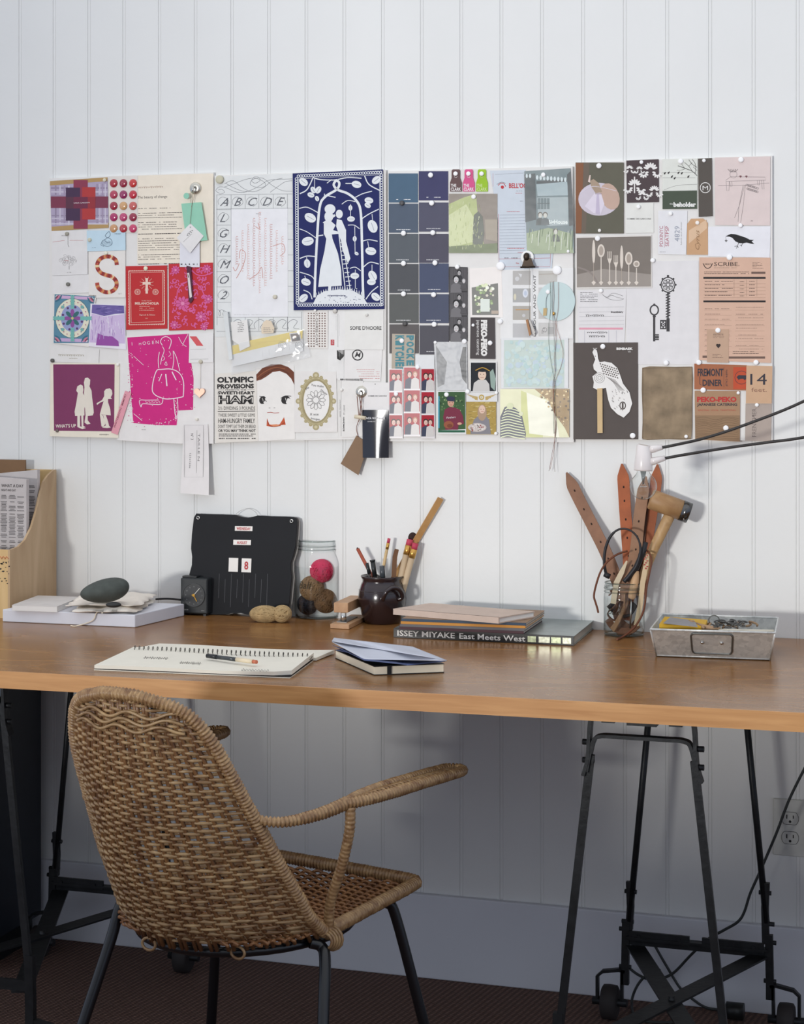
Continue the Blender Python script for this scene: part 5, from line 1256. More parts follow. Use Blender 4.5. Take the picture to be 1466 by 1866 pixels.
for dx, dy in ((0, 1), (0, -1), (1, 0), (-1, 0)):
    pts = [(cx_ + dx * t, cy_ + dy * t * (1.2 if dy else 1)) for t in (14, 34)]; a.line((118, 186, 176), pts, 1.6, 7)
    for t in range(16, 35, 3): a.disc((118, 186, 176), cx_ + dx * t + (2 if dy else 0), cy_ + dy * t * (1.2 if dy else 1) + (2 if dx else 0), 1.8, 8, n=6); a.disc((118, 186, 176), cx_ + dx * t - (2 if dy else 0), cy_ + dy * t * (1.2 if dy else 1) - (2 if dx else 0), 1.8, 8, n=6)
a.disc((200, 196, 120), cx_, cy_, 2.4, 8)
for x, y, a0 in ((100, 537, 0), (172, 541, 90), (99, 624, -90), (161, 624, 180)):
    for r, c in ((13, (60, 110, 132)), (10, (206, 130, 150)), (7, (140, 60, 80)), (4, (226, 220, 210))): a.disc(c, x, y, r, 3.2 + (13 - r) * .1, a0=a0, a1=a0 + 90, n=8)
a.done('mandala_print', 'teal, lilac and white mandala print at the edge of the boards', 'print')
a = Art([(165, 553), (227, 556), (230, 637), (162, 631)], (232, 228, 236), 4)
a.poly((110, 96, 160), [(168, 555), (226, 557), (226.5, 571), (210, 572), (190, 576), (167, 570)], 1)
a.poly((206, 186, 220), [(167, 571), (190, 577), (227, 572), (228, 626), (163, 624)], 1); a.poly((150, 80, 160), [(178, 607), (190, 612), (205, 613), (216, 622), (217, 631), (175, 629)], 2)
rr = random.Random(5)
for k in range(46): x = rr.uniform(167, 224); y = rr.uniform(574, 608); a.line(rr.choice([(226, 214, 236), (186, 160, 206), (232, 226, 240), (170, 140, 196)]), [(x, y), (x + rr.uniform(-2, 2), y + rr.uniform(5, 15))], .9, 3)
for k in range(16): x = rr.uniform(168, 218); a.line((84, 76, 140) if k % 2 else (140, 128, 186), [(x, 558 + k * .8), (x + 8, 558 + k * .8 + rr.uniform(-1, 2))], 1, 3)
a.done('watercolour_painting', 'small lilac and violet watercolour beside the mandala print', 'painting')
# red title poster
a = Art([(229, 485), (304.5, 483.5), (305, 599), (230, 601)], (190, 44, 48), 3)
CR = (236, 206, 190)
a.line(CR, [(238, 497), (296, 496), (297, 586), (239, 588)], .9, 1, True); a.line(CR, [(235, 494), (299, 493), (300, 590), (236, 592)], 1.6, 1, True)
for k in range(20): a.disc(CR, 235.5 + k * 3.3, 493.5, 1.0, 2, n=6); a.disc(CR, 236 + k * 3.3, 591.5, 1.0, 2, n=6); a.disc(CR, 234.8, 496 + k * 4.9, 1.0, 2, n=6); a.disc(CR, 299.6, 496 + k * 4.9, 1.0, 2, n=6)
a.rect(CR, 265.3, 507, 269.7, 535, 2); a.rect(CR, 260, 514, 274.5, 518.5, 2)
for k in range(12): an = R(30 * k + 15); a.line(CR, [(267.5 + 6 * math.cos(an), 517 + 6 * math.sin(an)), (267.5 + 13 * math.cos(an), 517 + 13 * math.sin(an))], .5, 1)
for x in (250.8, 283.5): a.ring(CR, x, 532, 5, .8); a.ring(CR, x, 532, 3, .6); a.disc(CR, x, 532, 1.2)
a.text(CR, 'MELANCHOLIA', 246, 555, 4.4, w=44, bold=.03); a.rows(CR, 254, 556.5, 281, 567, 3, .6); a.text(CR, 'Signed & Silent', 254, 575, 2.6, w=29); a.text(CR, '2011', 265, 581, 1.8); a.text(CR, 'THE FILM', 258, 549, 1.8, w=18)
a.done('red_poster', 'red printed card with a white cross and fancy border', 'poster'); MAG.append((265.4, 489, 4.2, (226, 222, 196), 'at the top of the red card with the cross'))
a = Art([(307.5, 481), (388, 478.5), (388.5, 600), (308, 602.5)], (196, 48, 56), 3); rr = random.Random(8); PKK = (214, 96, 156)
for x, y, r in ((333, 553, 13), (366, 577, 10), (320, 492, 8), (377, 490, 8), (318, 592, 8), (350, 515, 6), (380, 545, 8), (372, 595, 7)):
    for k in range(9): an = R(40 * k); a.disc(PKK, x + r * .6 * math.cos(an), y + r * .6 * math.sin(an), r * .42, 2, ry=r * .24, a=40 * k, n=10)
    a.disc((230, 140, 180), x, y, r * .25, 3)
    for k in range(9): an = R(40 * k + 20); a.line((160, 30, 60), [(x + r * .3 * math.cos(an), y + r * .3 * math.sin(an)), (x + r * .9 * math.cos(an), y + r * .9 * math.sin(an))], .6, 4)
a.crv(PKK, [(322, 545), (326, 525), (343, 513), (362, 520), (373, 540), (375, 560)], 1.7, 2); a.crv(PKK, [(350, 492), (358, 500), (372, 502), (388, 496)], 1.7, 2)
for k in range(84):
    x, y = rr.uniform(312, 384), rr.uniform(484, 598); rd = rr.uniform(1.8, 3.6); a0 = rr.uniform(0, 360); a.ring(PKK, x, y, rd, 1.6, 2, a0=a0, a1=a0 + 230, n=10); a.disc(PKK, x + rd * math.cos(R(a0)), y + rd * math.sin(R(a0)), 1.6, 2, n=8)
a.done('floral_paper', 'red paper with pink scrolling flowers beside the red card with the cross', 'paper')
a = Art([(92, 634), (181, 637), (180, 662), (92, 659)], (230, 228, 224), 2); a.script((150, 140, 110), 106, 647, 48, 4, .5, 1, seed=6); a.script((150, 140, 110), 126, 653, 16, 2.6, .4, 1, seed=7); a.done('handwritten_strip', 'white strip with faint handwriting under the mandala print', 'paper')
MAG.append((95, 657, 4.0, (84, 82, 76), 'at the corner of the purple silhouette print'))
a = Art([(92, 661), (218, 662), (216, 798), (91, 795)], (234, 226, 208), 4)
PU = (126, 54, 94); SI = (228, 220, 206)
a.poly(PU, [(97, 664), (209, 664), (208, 786), (98.5, 785)], 1)
for pts in ([(141, 704), (147, 700.5), (151, 703), (152, 710), (151, 716), (154, 722), (156, 738), (154, 744), (154, 757), (137, 758), (136, 750), (139, 735), (142, 716), (139, 712)],
            [(155, 689), (160, 688), (164.5, 692), (164, 700), (163, 704), (167, 712), (168, 725), (170, 740), (171, 752), (169, 757), (160, 758), (160, 766), (165, 772), (159, 773.5), (154, 770), (156, 757), (154, 730), (153, 716), (154, 706), (153, 697)],
            [(141, 757), (146, 757), (146, 777), (157, 780), (150, 782), (141, 778)], [(148, 757), (152, 757), (152, 776), (156, 778), (149, 779)],
            [(193, 709), (200, 707.5), (204, 711), (205, 718), (202, 724), (204, 727), (197, 727), (197, 733), (201, 745), (202, 757), (182, 755), (186, 740), (189, 731), (182, 734), (177, 738), (176, 735), (186, 729), (190, 722), (190, 713)],
            [(188, 756), (193, 756.5), (197, 768), (199, 776), (202, 779), (195, 780), (186, 779), (193, 775), (190, 765)], [(182, 755), (187, 756), (191, 768), (192, 773), (188, 778), (185, 777)]): a.poly(SI, pts, 2)
a.text(SI, "WHAT'S UP", 101.5, 779.5, 6, w=37, bold=.02, a=-1.5); a.script(INK, 181, 792, 18, 2.2, .4, 0)
a.done('silhouette_print', "purple print with three pale figures in silhouette and hand-cut lettering", 'print'); MAG.append((104, 785, 3.2, (104, 90, 84), 'at the bottom of the purple silhouette print')); MAG.append((214.5, 664.5, 3.0, (232, 230, 222), 'between the purple silhouette print and the magenta print'))
# magenta print
a = Art([(216, 612), (389.5, 610), (389.5, 808.5), (328, 808.5), (214, 802)], (232, 229, 226), 2)
MG = (206, 36, 126)
a.poly(MG, [(232, 615), (344, 608), (345, 630), (344, 661), (349, 662), (353, 690), (352, 747), (325, 748), (322, 775), (290, 775), (243, 771), (240, 735), (237, 690), (234, 650)], 1)
rr = random.Random(11)
for k in range(240):
    if k < 90: x, y = rr.uniform(232, 240) + (k % 3), rr.uniform(640, 770)
    elif k < 160: x, y = rr.uniform(242, 322), rr.uniform(762, 778)
    elif k < 200: x, y = rr.uniform(347, 354), rr.uniform(660, 747)
    else: x, y = rr.uniform(240, 340), rr.uniform(615, 770)
    a.rect((232, 229, 226) if k % 3 or k > 200 else MG, x, y, x + rr.uniform(.6, 2), y + rr.uniform(.5, 1.4), 3)
WL = (240, 226, 232)
def P5(pts): return [(80 + x / 4.581, 590 + y / 4.581) for x, y in pts]
for pts, w_ in (([(990, 180), (975, 150), (990, 118), (1025, 108), (1060, 130), (1062, 165), (1045, 210)], 1.3), ([(990, 190), (1005, 225), (985, 285), (975, 340)], 1.1), ([(965, 235), (955, 300), (960, 370)], 1.2), ([(1080, 225), (1085, 300), (1075, 375)], 1.2), ([(1085, 230), (1110, 290), (1135, 395)], 1.1), ([(975, 382), (1060, 378), (1130, 410), (1165, 480), (1165, 590), (1150, 612), (1040, 628), (980, 618), (925, 590), (905, 545), (920, 450), (945, 388), (975, 382)], 1.6), ([(985, 420), (960, 480)], 1.4), ([(1018, 420), (1028, 520)], 2.2), ([(1070, 400), (1105, 470)], 2.0), ([(995, 620), (980, 670), (900, 672), (825, 668), (812, 695), (800, 640), (860, 638), (960, 636)], 1.3), ([(1085, 625), (1095, 740), (1105, 800)], 1.4), ([(1115, 620), (1120, 720), (1110, 790)], 1.3), ([(750, 270), (832, 345)], .8), ([(1125, 110), (1155, 165), (1190, 190)], .9), ([(1160, 170), (1205, 85)], .9), ([(750, 750), (820, 808)], .9), ([(1020, 315), (1010, 340), (1030, 345), (1020, 315)], .9), ([(990, 260), (1010, 290), (1000, 300)], .8), ([(1045, 230), (1060, 255), (1040, 275)], .8)): a.crv(WL, P5(pts), w_, 4)
for k in range(9): a.line(WL, P5([(850 + k * 14, 645 + (k % 2) * 15), (858 + k * 14, 662 - (k % 2) * 12)]), .7, 4); a.line(WL, P5([(1092 + (k % 2) * 18, 640 + k * 18), (1104, 650 + k * 18)]), .8, 4)
for x in (1008, 1040): a.disc(WL, *P5([(x, 140)])[0], .8, 4, n=6)
for k, (ch, x) in enumerate(zip('IMOGEN', (735, 795, 825, 862, 905, 935))): a.text(WL, ch, *P5([(x, 182 - k * 3)])[0], 6 if ch != 'M' else 4.4, a=-3, bold=.0, z=4)
a.script(GR, 258, 783, 8, 1.2, .3)
a.done('magenta_print', 'magenta block print of a girl in a round skirt on a white sheet', 'print')
a = Art([(228, 712), (239.5, 716), (214.5, 792.5), (202.5, 788)], (226, 158, 170), 6); a.text((120, 60, 70), 'PHOTOBOOTH · MEMORY', 210, 779, 3, w=64, a=-71, bold=.01); a.done('pink_ticket', 'narrow pink strip leaning between the purple and magenta prints', 'ticket')
a = Art([(345, 608), (389, 607), (389, 660), (346, 661)], (232, 230, 228), 4); a.poly((214, 92, 96), [(345.5, 613), (358, 613), (371, 630.5), (358.5, 630)], 1); a.line(GR, [(347, 637), (376, 636)], .35); a.line(GR, [(347, 655), (380, 654)], .35)
a.done('striped_card', 'white card with a slanted red stripe beside the magenta print', 'card')
MAG.append((365.5, 659, 4.0, (190, 184, 164), 'holding the string of the heart charm')); 
t = thing('heart_charm', 'tiny rose-gold heart charm hanging on a string', 'charm', P(364.5, 716, -.014))
g = MB(); pts = []
for k in range(24):
    th_ = 2 * math.pi * k / 24; x = 16 * math.sin(th_) ** 3; z = 13 * math.cos(th_) - 5 * math.cos(2 * th_) - 2 * math.cos(3 * th_) - math.cos(4 * th_); pts.append(P(364.5 + x * .62, 715 - z * .62, -.0125))
g.prism(pts, 0, up=(0, -.003, 0)); g.build('heart', mat((206, 160, 140), rough=.3, metal=.7), t, bevel=.0008)
g = MB(); g.tube([P(365.5, 663, -.0135), P(365.3, 709, -.0135)], .0004, 5); g.build('string', mat((180, 170, 156)), t)
a = Art([(334, 773), (379, 773), (384, 902), (332, 898)], (228, 224, 222), 5, curl=lambda p: -.012 * max(0, (P(0, 800, 0).z - p.z) / .13) ** 1.5)
a.line(GR, [(336, 775), (371, 775), (372, 869), (338, 869)], .5, 1, True); a.line(GR, [(359, 784), (359.5, 862)], .4); a.text(INK, 'N° 3', 348, 790, 4.5, a=90); a.text(GR, 'TAILLE N', 361, 790, 3.6, a=90, w=50, z=2); a.text(GR, '121e122e', 346, 826, 2.8, a=90, w=27)
a.done('garment_label', 'long white garment label hanging below the boards', 'label'); MAG.append((358.5, 764, 2.8, (224, 220, 206), 'above the long white garment label'))
# knob with tags
Mx = Matrix.Rotation(R(90), 3, 'X')
def knob(u, v, r, name_, label):
    q = P(u, v, -.0088); t = thing(name_, label, 'magnet', q)
    g = MB(); g.lathe([(r, 0), (r, .003), (r * .92, .0045), (r * .45, .0052)], q, 32, Mx); g.build('disc', mat((206, 202, 190), rough=.25, metal=.8), t)
    g = MB(); g.tube(bez([q + Vector((0, -.004, .001)), q + Vector((0, -.012, .002)), q + Vector((0, -.017, -.004)), q + Vector((0, -.014, -.009)), q + Vector((0, -.009, -.008))], 5), .0022, 8); g.build('hook', steel, t); return t
knob(357, 343, .0135, 'hook_magnet', 'round chrome hook magnet holding the mint green tags')
def tagpoly(name_, label, px, col, layer, strpts=None, cat='tag', th=.0008, extra=None, gl=False):
    t = thing(name_, label, cat, P(px[0][0], px[0][1], -.0085 - .0007 * layer))
    a = Art(px, col, layer, th=th, glossy=gl)
    if extra: extra(a)
    a.done('tag_card', parent=t)
    if strpts: g = MB(); g.tube([P(u, v, -.0088 - .0007 * layer) for u, v in strpts], .0004, 5); g.build('string', mat((150, 130, 110), rough=.8), t)
    return t
tagpoly('swing_tag', 'long white swing tag lettered along its foot below the mint tags', [(328, 440), (364, 441), (364, 487), (327.5, 486.5)], (226, 226, 232), 7, [(348, 350), (344, 441)], extra=lambda a: [a.text(INK, c, 329.5 + k * 7.4, 483, 2.8, bold=.05) for k, c in enumerate('MARNI')])
tagpoly('clothing_tag', 'narrow dark tag with a white strip hanging below the lettered white tag', [(340, 484), (348, 486), (352, 546), (347, 553), (344, 548)], (84, 40, 60), 9, None, extra=lambda a: (a.poly((226, 216, 214), [(341, 498), (345, 497), (350, 541), (346, 543)], 1), a.line(INK, [(342.5, 500), (344, 506)], 1.2, 2)))
tagpoly('mint_tag', 'large mint green tag hanging from the chrome hook magnet', [(330.5, 371), (367, 368.5), (378, 438), (340, 441)], (150, 206, 180), 10, [(356, 350), (349, 377)])
g = MB(); g.lathe([(.0068, 0), (.0068, .001)], P(340, 357, -.018), 20, Mx); g.build('mint_disc', mat((140, 202, 176), rough=.5), label='small round mint green tag at the chrome hook magnet', cat='tag')
tagpoly('price_tag', 'square white handwritten tag hung cornerwise over the mint green tag', [(347, 407), (371.5, 430), (347, 461), (322, 433)], (230, 228, 226), 12, [(352, 352), (346.5, 409)], extra=lambda a: (a.script(INK, 341, 430, 16, 5, .5, -45), a.line(GR, [(334, 441), (350, 426)], .4), a.disc((160, 158, 156), 347, 414, 1.2, 2)))
# ================= board two
a = Art([(391.5, 322), (536, 316), (552, 316), (552, 611), (391.5, 614)], (226, 228, 226), 1)
G2 = (110, 112, 116)
def P3(pts): return [(380 + x / 4.442, 300 + y / 4.442) for x, y in pts]
for pts in ([(90, 232), (60, 210), (90, 180), (150, 190), (220, 220), (300, 222), (400, 180), (480, 130), (560, 120), (680, 115)], [(130, 155), (200, 130), (280, 190), (360, 220), (440, 190), (520, 130), (600, 110)], [(130, 180), (220, 150), (300, 120), (380, 110), (450, 140), (460, 175), (400, 185), (340, 160), (360, 120), (440, 110), (520, 170), (600, 210), (680, 215)], [(140, 150), (200, 185), (280, 215), (340, 215)], [(370, 100), (400, 100), (420, 125), (380, 150), (350, 130), (370, 100)], [(500, 225), (560, 180), (620, 140), (680, 130)], [(90, 240), (130, 225), (110, 200), (80, 205)]): a.crv(G2, P3(pts), .6, 1)
for y in (240, 355): a.line(G2, P3([(65, y + 5), (680, y - 3)]), .5)
for y in (365, 490, 617, 742, 866, 990, 1115, 1235): a.line(G2, P3([(65, y), (185, y - 1)]), .5)
for x in (68, 183): a.line(G2, P3([(x, 245), (x + 2, 1300)]), .6)
for x in (298, 408, 525, 640): a.line(G2, P3([(x, 240), (x, 355)]), .5); a.line(G2, P3([(x, 1235), (x, 1345)]), .5)
for y in (1235, 1350): a.line(G2, P3([(65, y), (755, y)]), .5)
a.line(G2, P3([(640, 240), (642, 1350)]), .6); a.line(G2, P3([(755, 1190), (755, 1350)]), .6)
for y in (480, 605, 730, 860, 985, 1110): a.line(G2, P3([(642, y), (690, y)]), .5)
SC = (96, 98, 104)
for k, ch in enumerate('ABCDE'): a.text(SC, ch, *P3([(92 + k * 115, 335 - k)])[0], 15, shear=.5, z=1); a.crv(SC, P3([(85 + k * 115, 325), (80 + k * 115, 290), (110 + k * 115, 262), (150 + k * 115, 275), (165 + k * 115, 310), (130 + k * 115, 340)]), .5, 1)
for k, ch in enumerate('LGHMO2'): a.text(SC, ch, *P3([(92, 465 + k * 125)])[0], 15, shear=.5, z=1); a.crv(SC, P3([(85, 455 + k * 125), (78, 425 + k * 125), (110, 390 + k * 125), (150, 400 + k * 125), (165, 430 + k * 125), (130, 465 + k * 125)]), .5, 1)
a.script(SC, 397, 570, 22, 12, .6, 0, 3, seed=2)
for k in range(6): a.crv(SC, P3([(200 + k * 90, 1330), (190 + k * 90, 1290), (230 + k * 90, 1255), (270 + k * 90, 1270), (240 + k * 90, 1320), (285 + k * 90, 1330)]), .6, 1)
a.done('calligraphy_alphabet', 'large white sheet of scripted capital letters in a penned grid', 'print'); MAG.append((400, 327, 8.2, (190, 186, 162), 'at the corner of the calligraphy alphabet'))
a = Art([(421.5, 382), (524.5, 380), (525, 577), (421.5, 578)], (234, 234, 236), 2)
for k in range(9):
    x = 428 + k * 10.4; a.script((222, 170, 160) if k % 3 else (200, 130, 120), x + 4, 535 - abs(k - 4) * 13, 150 - abs(k - 4) * 24, 5.5, .45, -90, seed=k)
for q in ([(226, 920), (280, 820), (300, 720), (260, 690), (250, 760)], [(330, 930), (400, 880), (430, 830), (440, 920)], [(520, 660), (600, 640), (620, 700), (580, 740)], [(400, 470), (415, 520), (380, 500)], [(250, 800), (220, 860), (200, 830)]): a.crv((206, 140, 126), P3(q), .9, 2)
a.text(INK, 'the script', 467, 390, 1.6); a.rows((190, 190, 190), 427, 572, 520, 575, 1, .5)
a.done('red_calligraphy', 'white sheet of faint red calligraphy lying on the alphabet sheet', 'print'); MAG.append((501, 541, 4.2, (196, 190, 172), 'low on the red calligraphy sheet'))
# blue papercut
NV = (24, 33, 92); WC = (226, 230, 232)
a = Art([(533.5, 316), (698, 308.5), (700.5, 563), (535.5, 565.5)], NV, 5)
for k in range(34):
    f = k / 33
    a.ring(WC, 544 + f * 150, 321 - f * 7, 2.3, 1.2, n=10); a.ring(WC, 545 + f * 149, 556 - f * .5, 2.3, 1.2, n=10)
for k in range(52): f = k / 51; a.ring(WC, 540.5 + f * 1.5, 326 + f * 226, 2.3, 1.2, n=10); a.ring(WC, 695.5 + f * 1, 319 + f * 236, 2.3, 1.2, n=10)
a.line(WC, [(544, 326), (692, 318.5), (693.5, 552), (545, 552)], .9, 1, True)
for q, w_ in (([(860, 1075), (865, 900), (880, 600), (900, 350), (940, 265), (1040, 200), (1060, 150), (1035, 130), (1015, 165), (1050, 205), (1130, 235), (1205, 300), (1235, 400), (1245, 700), (1250, 950), (1255, 1080)], 4.4), ([(1045, 120), (1000, 125), (900, 120), (850, 105)], 1.8), ([(1050, 120), (1130, 105), (1240, 110)], 1.8), ([(960, 150), (1000, 120)], 1.4), ([(940, 265), (940, 235)], 1.4), ([(960, 250), (1030, 265)], 1.6), ([(870, 580), (930, 570)], 1.8), ([(735, 355), (800, 345), (890, 390)], 1.6), ([(738, 520), (800, 545), (880, 600)], 1.4), ([(740, 760), (800, 740), (870, 745)], 1.8), ([(740, 870), (830, 900), (865, 940)], 1.6), ([(1190, 265), (1250, 235), (1325, 215)], 1.6), ([(1240, 440), (1300, 400), (1380, 360)], 1.8), ([(1245, 620), (1300, 608), (1370, 620)], 1.6), ([(1255, 830), (1310, 790), (1380, 805)], 1.8), ([(1080, 320), (1130, 290), (1190, 300)], 1.4), ([(1130, 490), (1180, 490), (1225, 520)], 1.4), ([(1145, 840), (1190, 830), (1235, 860)], 1.4), ([(740, 235), (800, 200), (850, 100)], 2.0), ([(1265, 90), (1300, 160), (1390, 210)], 2.0), ([(770, 1015), (820, 1040), (840, 1090)], 1.6), ([(1275, 1090), (1320, 1030), (1375, 985)], 1.8)): a.crv(WC, P3(q), w_, 1)
def leaf(x, y, r, an, z=2): X, Y_ = P3([(x, y)])[0]; a.disc(WC, X, Y_, r, z, ry=r * .72, a=an); a.line(NV, [(X - r * .6 * math.cos(R(an)), Y_ - r * .6 * math.sin(R(an))), (X + r * .7 * math.cos(R(an)), Y_ + r * .7 * math.sin(R(an)))], .5, z + 1)
for x, y, r, an in ((770, 140, 9, 40), (1360, 125, 9, -40), (770, 1080, 9, -40), (1355, 1070, 9, 40), (850, 205, 6.5, 60), (890, 205, 7, 120), (830, 245, 6.5, 20), (880, 275, 5, 70), (1300, 290, 8, 10), (1290, 330, 6, 30), (1330, 500, 12, 70), (1315, 700, 10, 10), (1330, 900, 10, 60), (1320, 950, 8, 0), (825, 430, 11, 30), (805, 620, 11, -10), (800, 800, 8, 80), (790, 950, 9, 20), (1155, 440, 7, 0), (1185, 600, 5, 90), (1185, 900, 8, 0), (1200, 720, 4, 30), (1150, 350, 5, 90), (1200, 160, 9, 15)): leaf(x, y, r, an)
for q in ([(1152, 320), (1150, 450)], [(1185, 500), (1188, 720)], [(1325, 400), (1330, 450)], [(1325, 810), (1325, 880)], [(1290, 620), (1300, 680)], [(1190, 850), (1190, 1000), (1205, 1005)], [(860, 110), (860, 200)], [(795, 750), (800, 780)], [(780, 900), (790, 930)]): a.line(WC, P3(q), 1.1, 2)
# two standing figures and a ladder
a.poly(WC, P3([(935, 470), (985, 450), (1030, 490), (1010, 530), (1060, 545), (1055, 560), (1000, 565), (1005, 600), (1050, 720), (1075, 850), (1080, 980), (995, 985), (995, 1030), (975, 1030), (970, 985), (890, 990), (905, 850), (940, 700), (955, 600), (935, 560)]), 3)
a.disc(WC, *P3([(975, 420)])[0], 8, 3, ry=10); a.disc(WC, *P3([(985, 360)])[0], 10, 3, ry=9); a.poly(WC, P3([(925, 470), (1020, 400), (1030, 415), (950, 480)]), 4)
a.poly(WC, P3([(1040, 440), (1080, 450), (1115, 530), (1115, 620), (1150, 760), (1130, 800), (1085, 690), (1075, 620), (1055, 560), (1035, 500)]), 3); a.disc(WC, *P3([(1060, 400)])[0], 6.4, 3, ry=8)
for k in range(14): x = 1052 + k * 5.5; y = 560 + k * 35; a.line(WC, P3([(x, y), (x + 40, y - 4)]), 1.4, 2)
a.line(WC, P3([(1050, 500), (1110, 1030)]), 1.6, 3); a.line(WC, P3([(1080, 560), (1150, 1020)]), 1.6, 3)
hill = [(845, 1130), (880, 1060), (940, 1025), (1060, 1010), (1170, 1020), (1250, 1065), (1290, 1130)]
a.poly(WC, P3(hill), 3)
for k in range(40): x = 880 + k * 9.6; y = 1068 - 52 * math.sin(math.pi * k / 39); a.line(WC, P3([(x, y), (x + (5 if k % 2 else -5), y - 32)]), .8, 3)
rr = random.Random(3)
for k in range(30): a.disc(NV, *P3([(rr.uniform(900, 1230), rr.uniform(1065, 1120))])[0], .7, 4, n=6)
a.script(NV, *P3([(965, 1062)])[0], 34, 3, .6, z=4); a.rect(WC, *P3([(1110, 148)])[0], *P3([(1200, 156)])[0], 2)
a.done('blue_papercut', 'glossy navy print of a white papercut couple under arching branches', 'print')
a = Art([(557, 566), (598, 566), (598, 635), (558, 635)], (230, 226, 220), 2)
for j in range(14):
    for i in range(7):
        if i != 3: a.disc((120, 96, 88), 562.5 + i * 5, 571 + j * 4.6, 1.35, 1, n=8)
a.text((84, 66, 60), 'O-CHIRSE-CART', 575.5, 570, 4.2, w=60, a=90)
a.done('dotted_card', 'cream card of brown dots under the blue papercut', 'card'); MAG.append((574.5, 566, 2.6, (228, 226, 220), 'at the top of the brown dotted card'))
a = Art([(599, 566), (629, 566), (628, 690), (598, 690)], (232, 231, 228), 2); a.rect((190, 50, 60), 603, 619, 609.5, 629, 1); a.text(WH, 'OLE', 605, 620, 3, a=90); a.line(GR, [(616, 572), (616, 632)], .5); a.line((190, 188, 186), [(619, 574), (619, 612)], .4); a.line((190, 188, 186), [(613, 576), (613, 602)], .4)
a.done('stamp_card', 'plain white card with a tiny red square stamp', 'card'); MAG.append((610.5, 567, 4.2, (190, 186, 178), 'under the edge of the blue papercut'))
a = Art([(628.5, 567), (699.5, 565), (699.5, 637), (628.5, 637)], (230, 229, 224), 3); a.text(INK, "SOFIE D'HOORE", 638.5, 601, 6.6, w=57, bold=.015); a.done('name_card', 'square white card with one bold black designer name', 'card'); MAG.append((668.5, 574, 2.8, (206, 204, 198), 'at the top of the bold name card'))
a = Art([(614, 638), (697, 637), (694, 695), (616, 693)], (231, 229, 226), 2); a.ring(INK, 652, 647, 9.2, 2.0); a.poly(INK, [(646, 652), (651, 640), (653, 646), (658, 641), (656, 652), (652, 648)], 1); a.ring(GR, 654, 636.5, 7, .8, n=16, a0=180, a1=360)
for k in range(5): a.rows((190, 90, 84), 650 + k * 1.5, 672 + k * 4, 692, 675 + k * 4, 1, .6, rag=False, seed=k)
a.done('logo_card', 'white card with a round black emblem and small red lines of text', 'card')
a = Art([(391, 616), (440, 612), (560, 612), (614, 640), (616, 700), (617, 797), (391, 808)], (229, 228, 224), 0.5); a.done('backing_sheet', 'large blank white sheet behind the ham flyer and the drawn face', 'sheet')
a = Art([(392, 681), (467, 676), (471, 804), (393, 807)], (228, 223, 214), 3)
def P4(pts): return [(380 + x / 4.312, 550 + y / 4.312) for x, y in pts]
BK = (44, 42, 42)
a.text(BK, 'OLYMPIC', 396, 697, 9.5, w=66, bold=.05, a=-.8); a.text(BK, 'PROVISIONS', 396, 708, 7.5, w=67, bold=.05, a=-.8)
a.text(BK, 'PRESENTS THE', 411, 711.5, 2, w=38, bold=.02); a.line(BK, [(397, 710.5), (409, 710.5)], .5); a.line(BK, [(451, 710), (464, 710)], .5)
a.text(BK, 'SWEETHEART', 397, 718.5, 5.2, w=67, bold=.04); a.text(BK, 'HAM', 398, 735, 13.5, w=64, bold=.07); a.text((228, 223, 214), 'HAM', 399, 734, 11.5, w=62, bold=-.02, z=3)
a.text(BK, '2½ DIVIDING 3 POUNDS', 398, 747, 6.5, w=67, bold=.0); a.line(BK, [(397, 750), (465, 749)], 1.4)
a.text(BK, 'THESE SWEET LITTLE GEMS', 398, 759, 5.5, w=67, bold=.0); a.text(BK, 'HAM-HUNGRY FAMILY', 398, 771, 8.5, w=67, bold=.01); a.text(BK, "DON'T TEMPT EAT THEM OR BREAD", 398, 780, 6, w=68); a.text(BK, 'OR YOU MAY THINK NOT', 398, 787, 4.6, w=68, bold=.03)
for y in (791, 794.5, 799): a.rows(BK, 399, y - 1.2, 466, y + 1.2, 1, 1.5, rag=False, seed=int(y))
a.done('letterpress_flyer', 'cream letterpress flyer crowded with heavy black type', 'flyer')
a = Art([(467, 669), (536, 666), (538, 800), (471, 804)], (236, 233, 228), 2)
a.poly((112, 62, 42), [(467, 683), (478, 671), (494, 664), (512, 664), (526, 669), (536, 678), (536.5, 701), (531, 690), (522, 681), (510, 676), (497, 678), (486, 686), (476, 692), (467.5, 694)], 1); a.crv((150, 92, 62), [(469, 688), (482, 678), (500, 670), (520, 672)], 1.4, 2); a.crv((84, 44, 32), [(475, 689), (490, 679), (508, 672), (528, 682)], 1.2, 2)
for x, s_ in ((479, 1), (521, -1)):
    a.disc(BK, x, 729, 8.4 if s_ < 0 else 6.2, 1, ry=7.4, a=20 * s_); a.disc((236, 233, 228), x + 5 * s_ * (1 if s_ > 0 else -.9), 731, 4.2, 2, ry=5.4, a=-20 * s_); a.disc(BK, x + 1 * s_, 728, 3.4, 3, ry=4.4); a.line((236, 233, 228), [(x - 1, 725), (x + 1, 731)], .7, 4)
a.crv(BK, [(512, 726), (520, 721.5), (531, 722)], 1.3, 2); a.crv(BK, [(473, 722), (479, 724), (486, 732)], 1.2, 2)
a.line(BK, [(490, 743.5), (493, 743.5)], .7); a.line(BK, [(499, 743.5), (502, 743)], .7); a.crv((176, 84, 72), [(487, 752), (494, 751.3), (500, 752.5), (509, 752)], 1.1, 1)
a.poly((196, 88, 52), [(487, 762), (491, 773), (500, 776), (510, 773), (518, 760), (521, 774), (505, 775), (495, 778), (486, 776)], 1); a.poly((222, 140, 100), [(493, 774), (505, 773), (513, 776), (500, 778)], 2); a.crv((140, 56, 36), [(487, 765), (492, 776), (506, 777), (519, 770)], .8, 3)
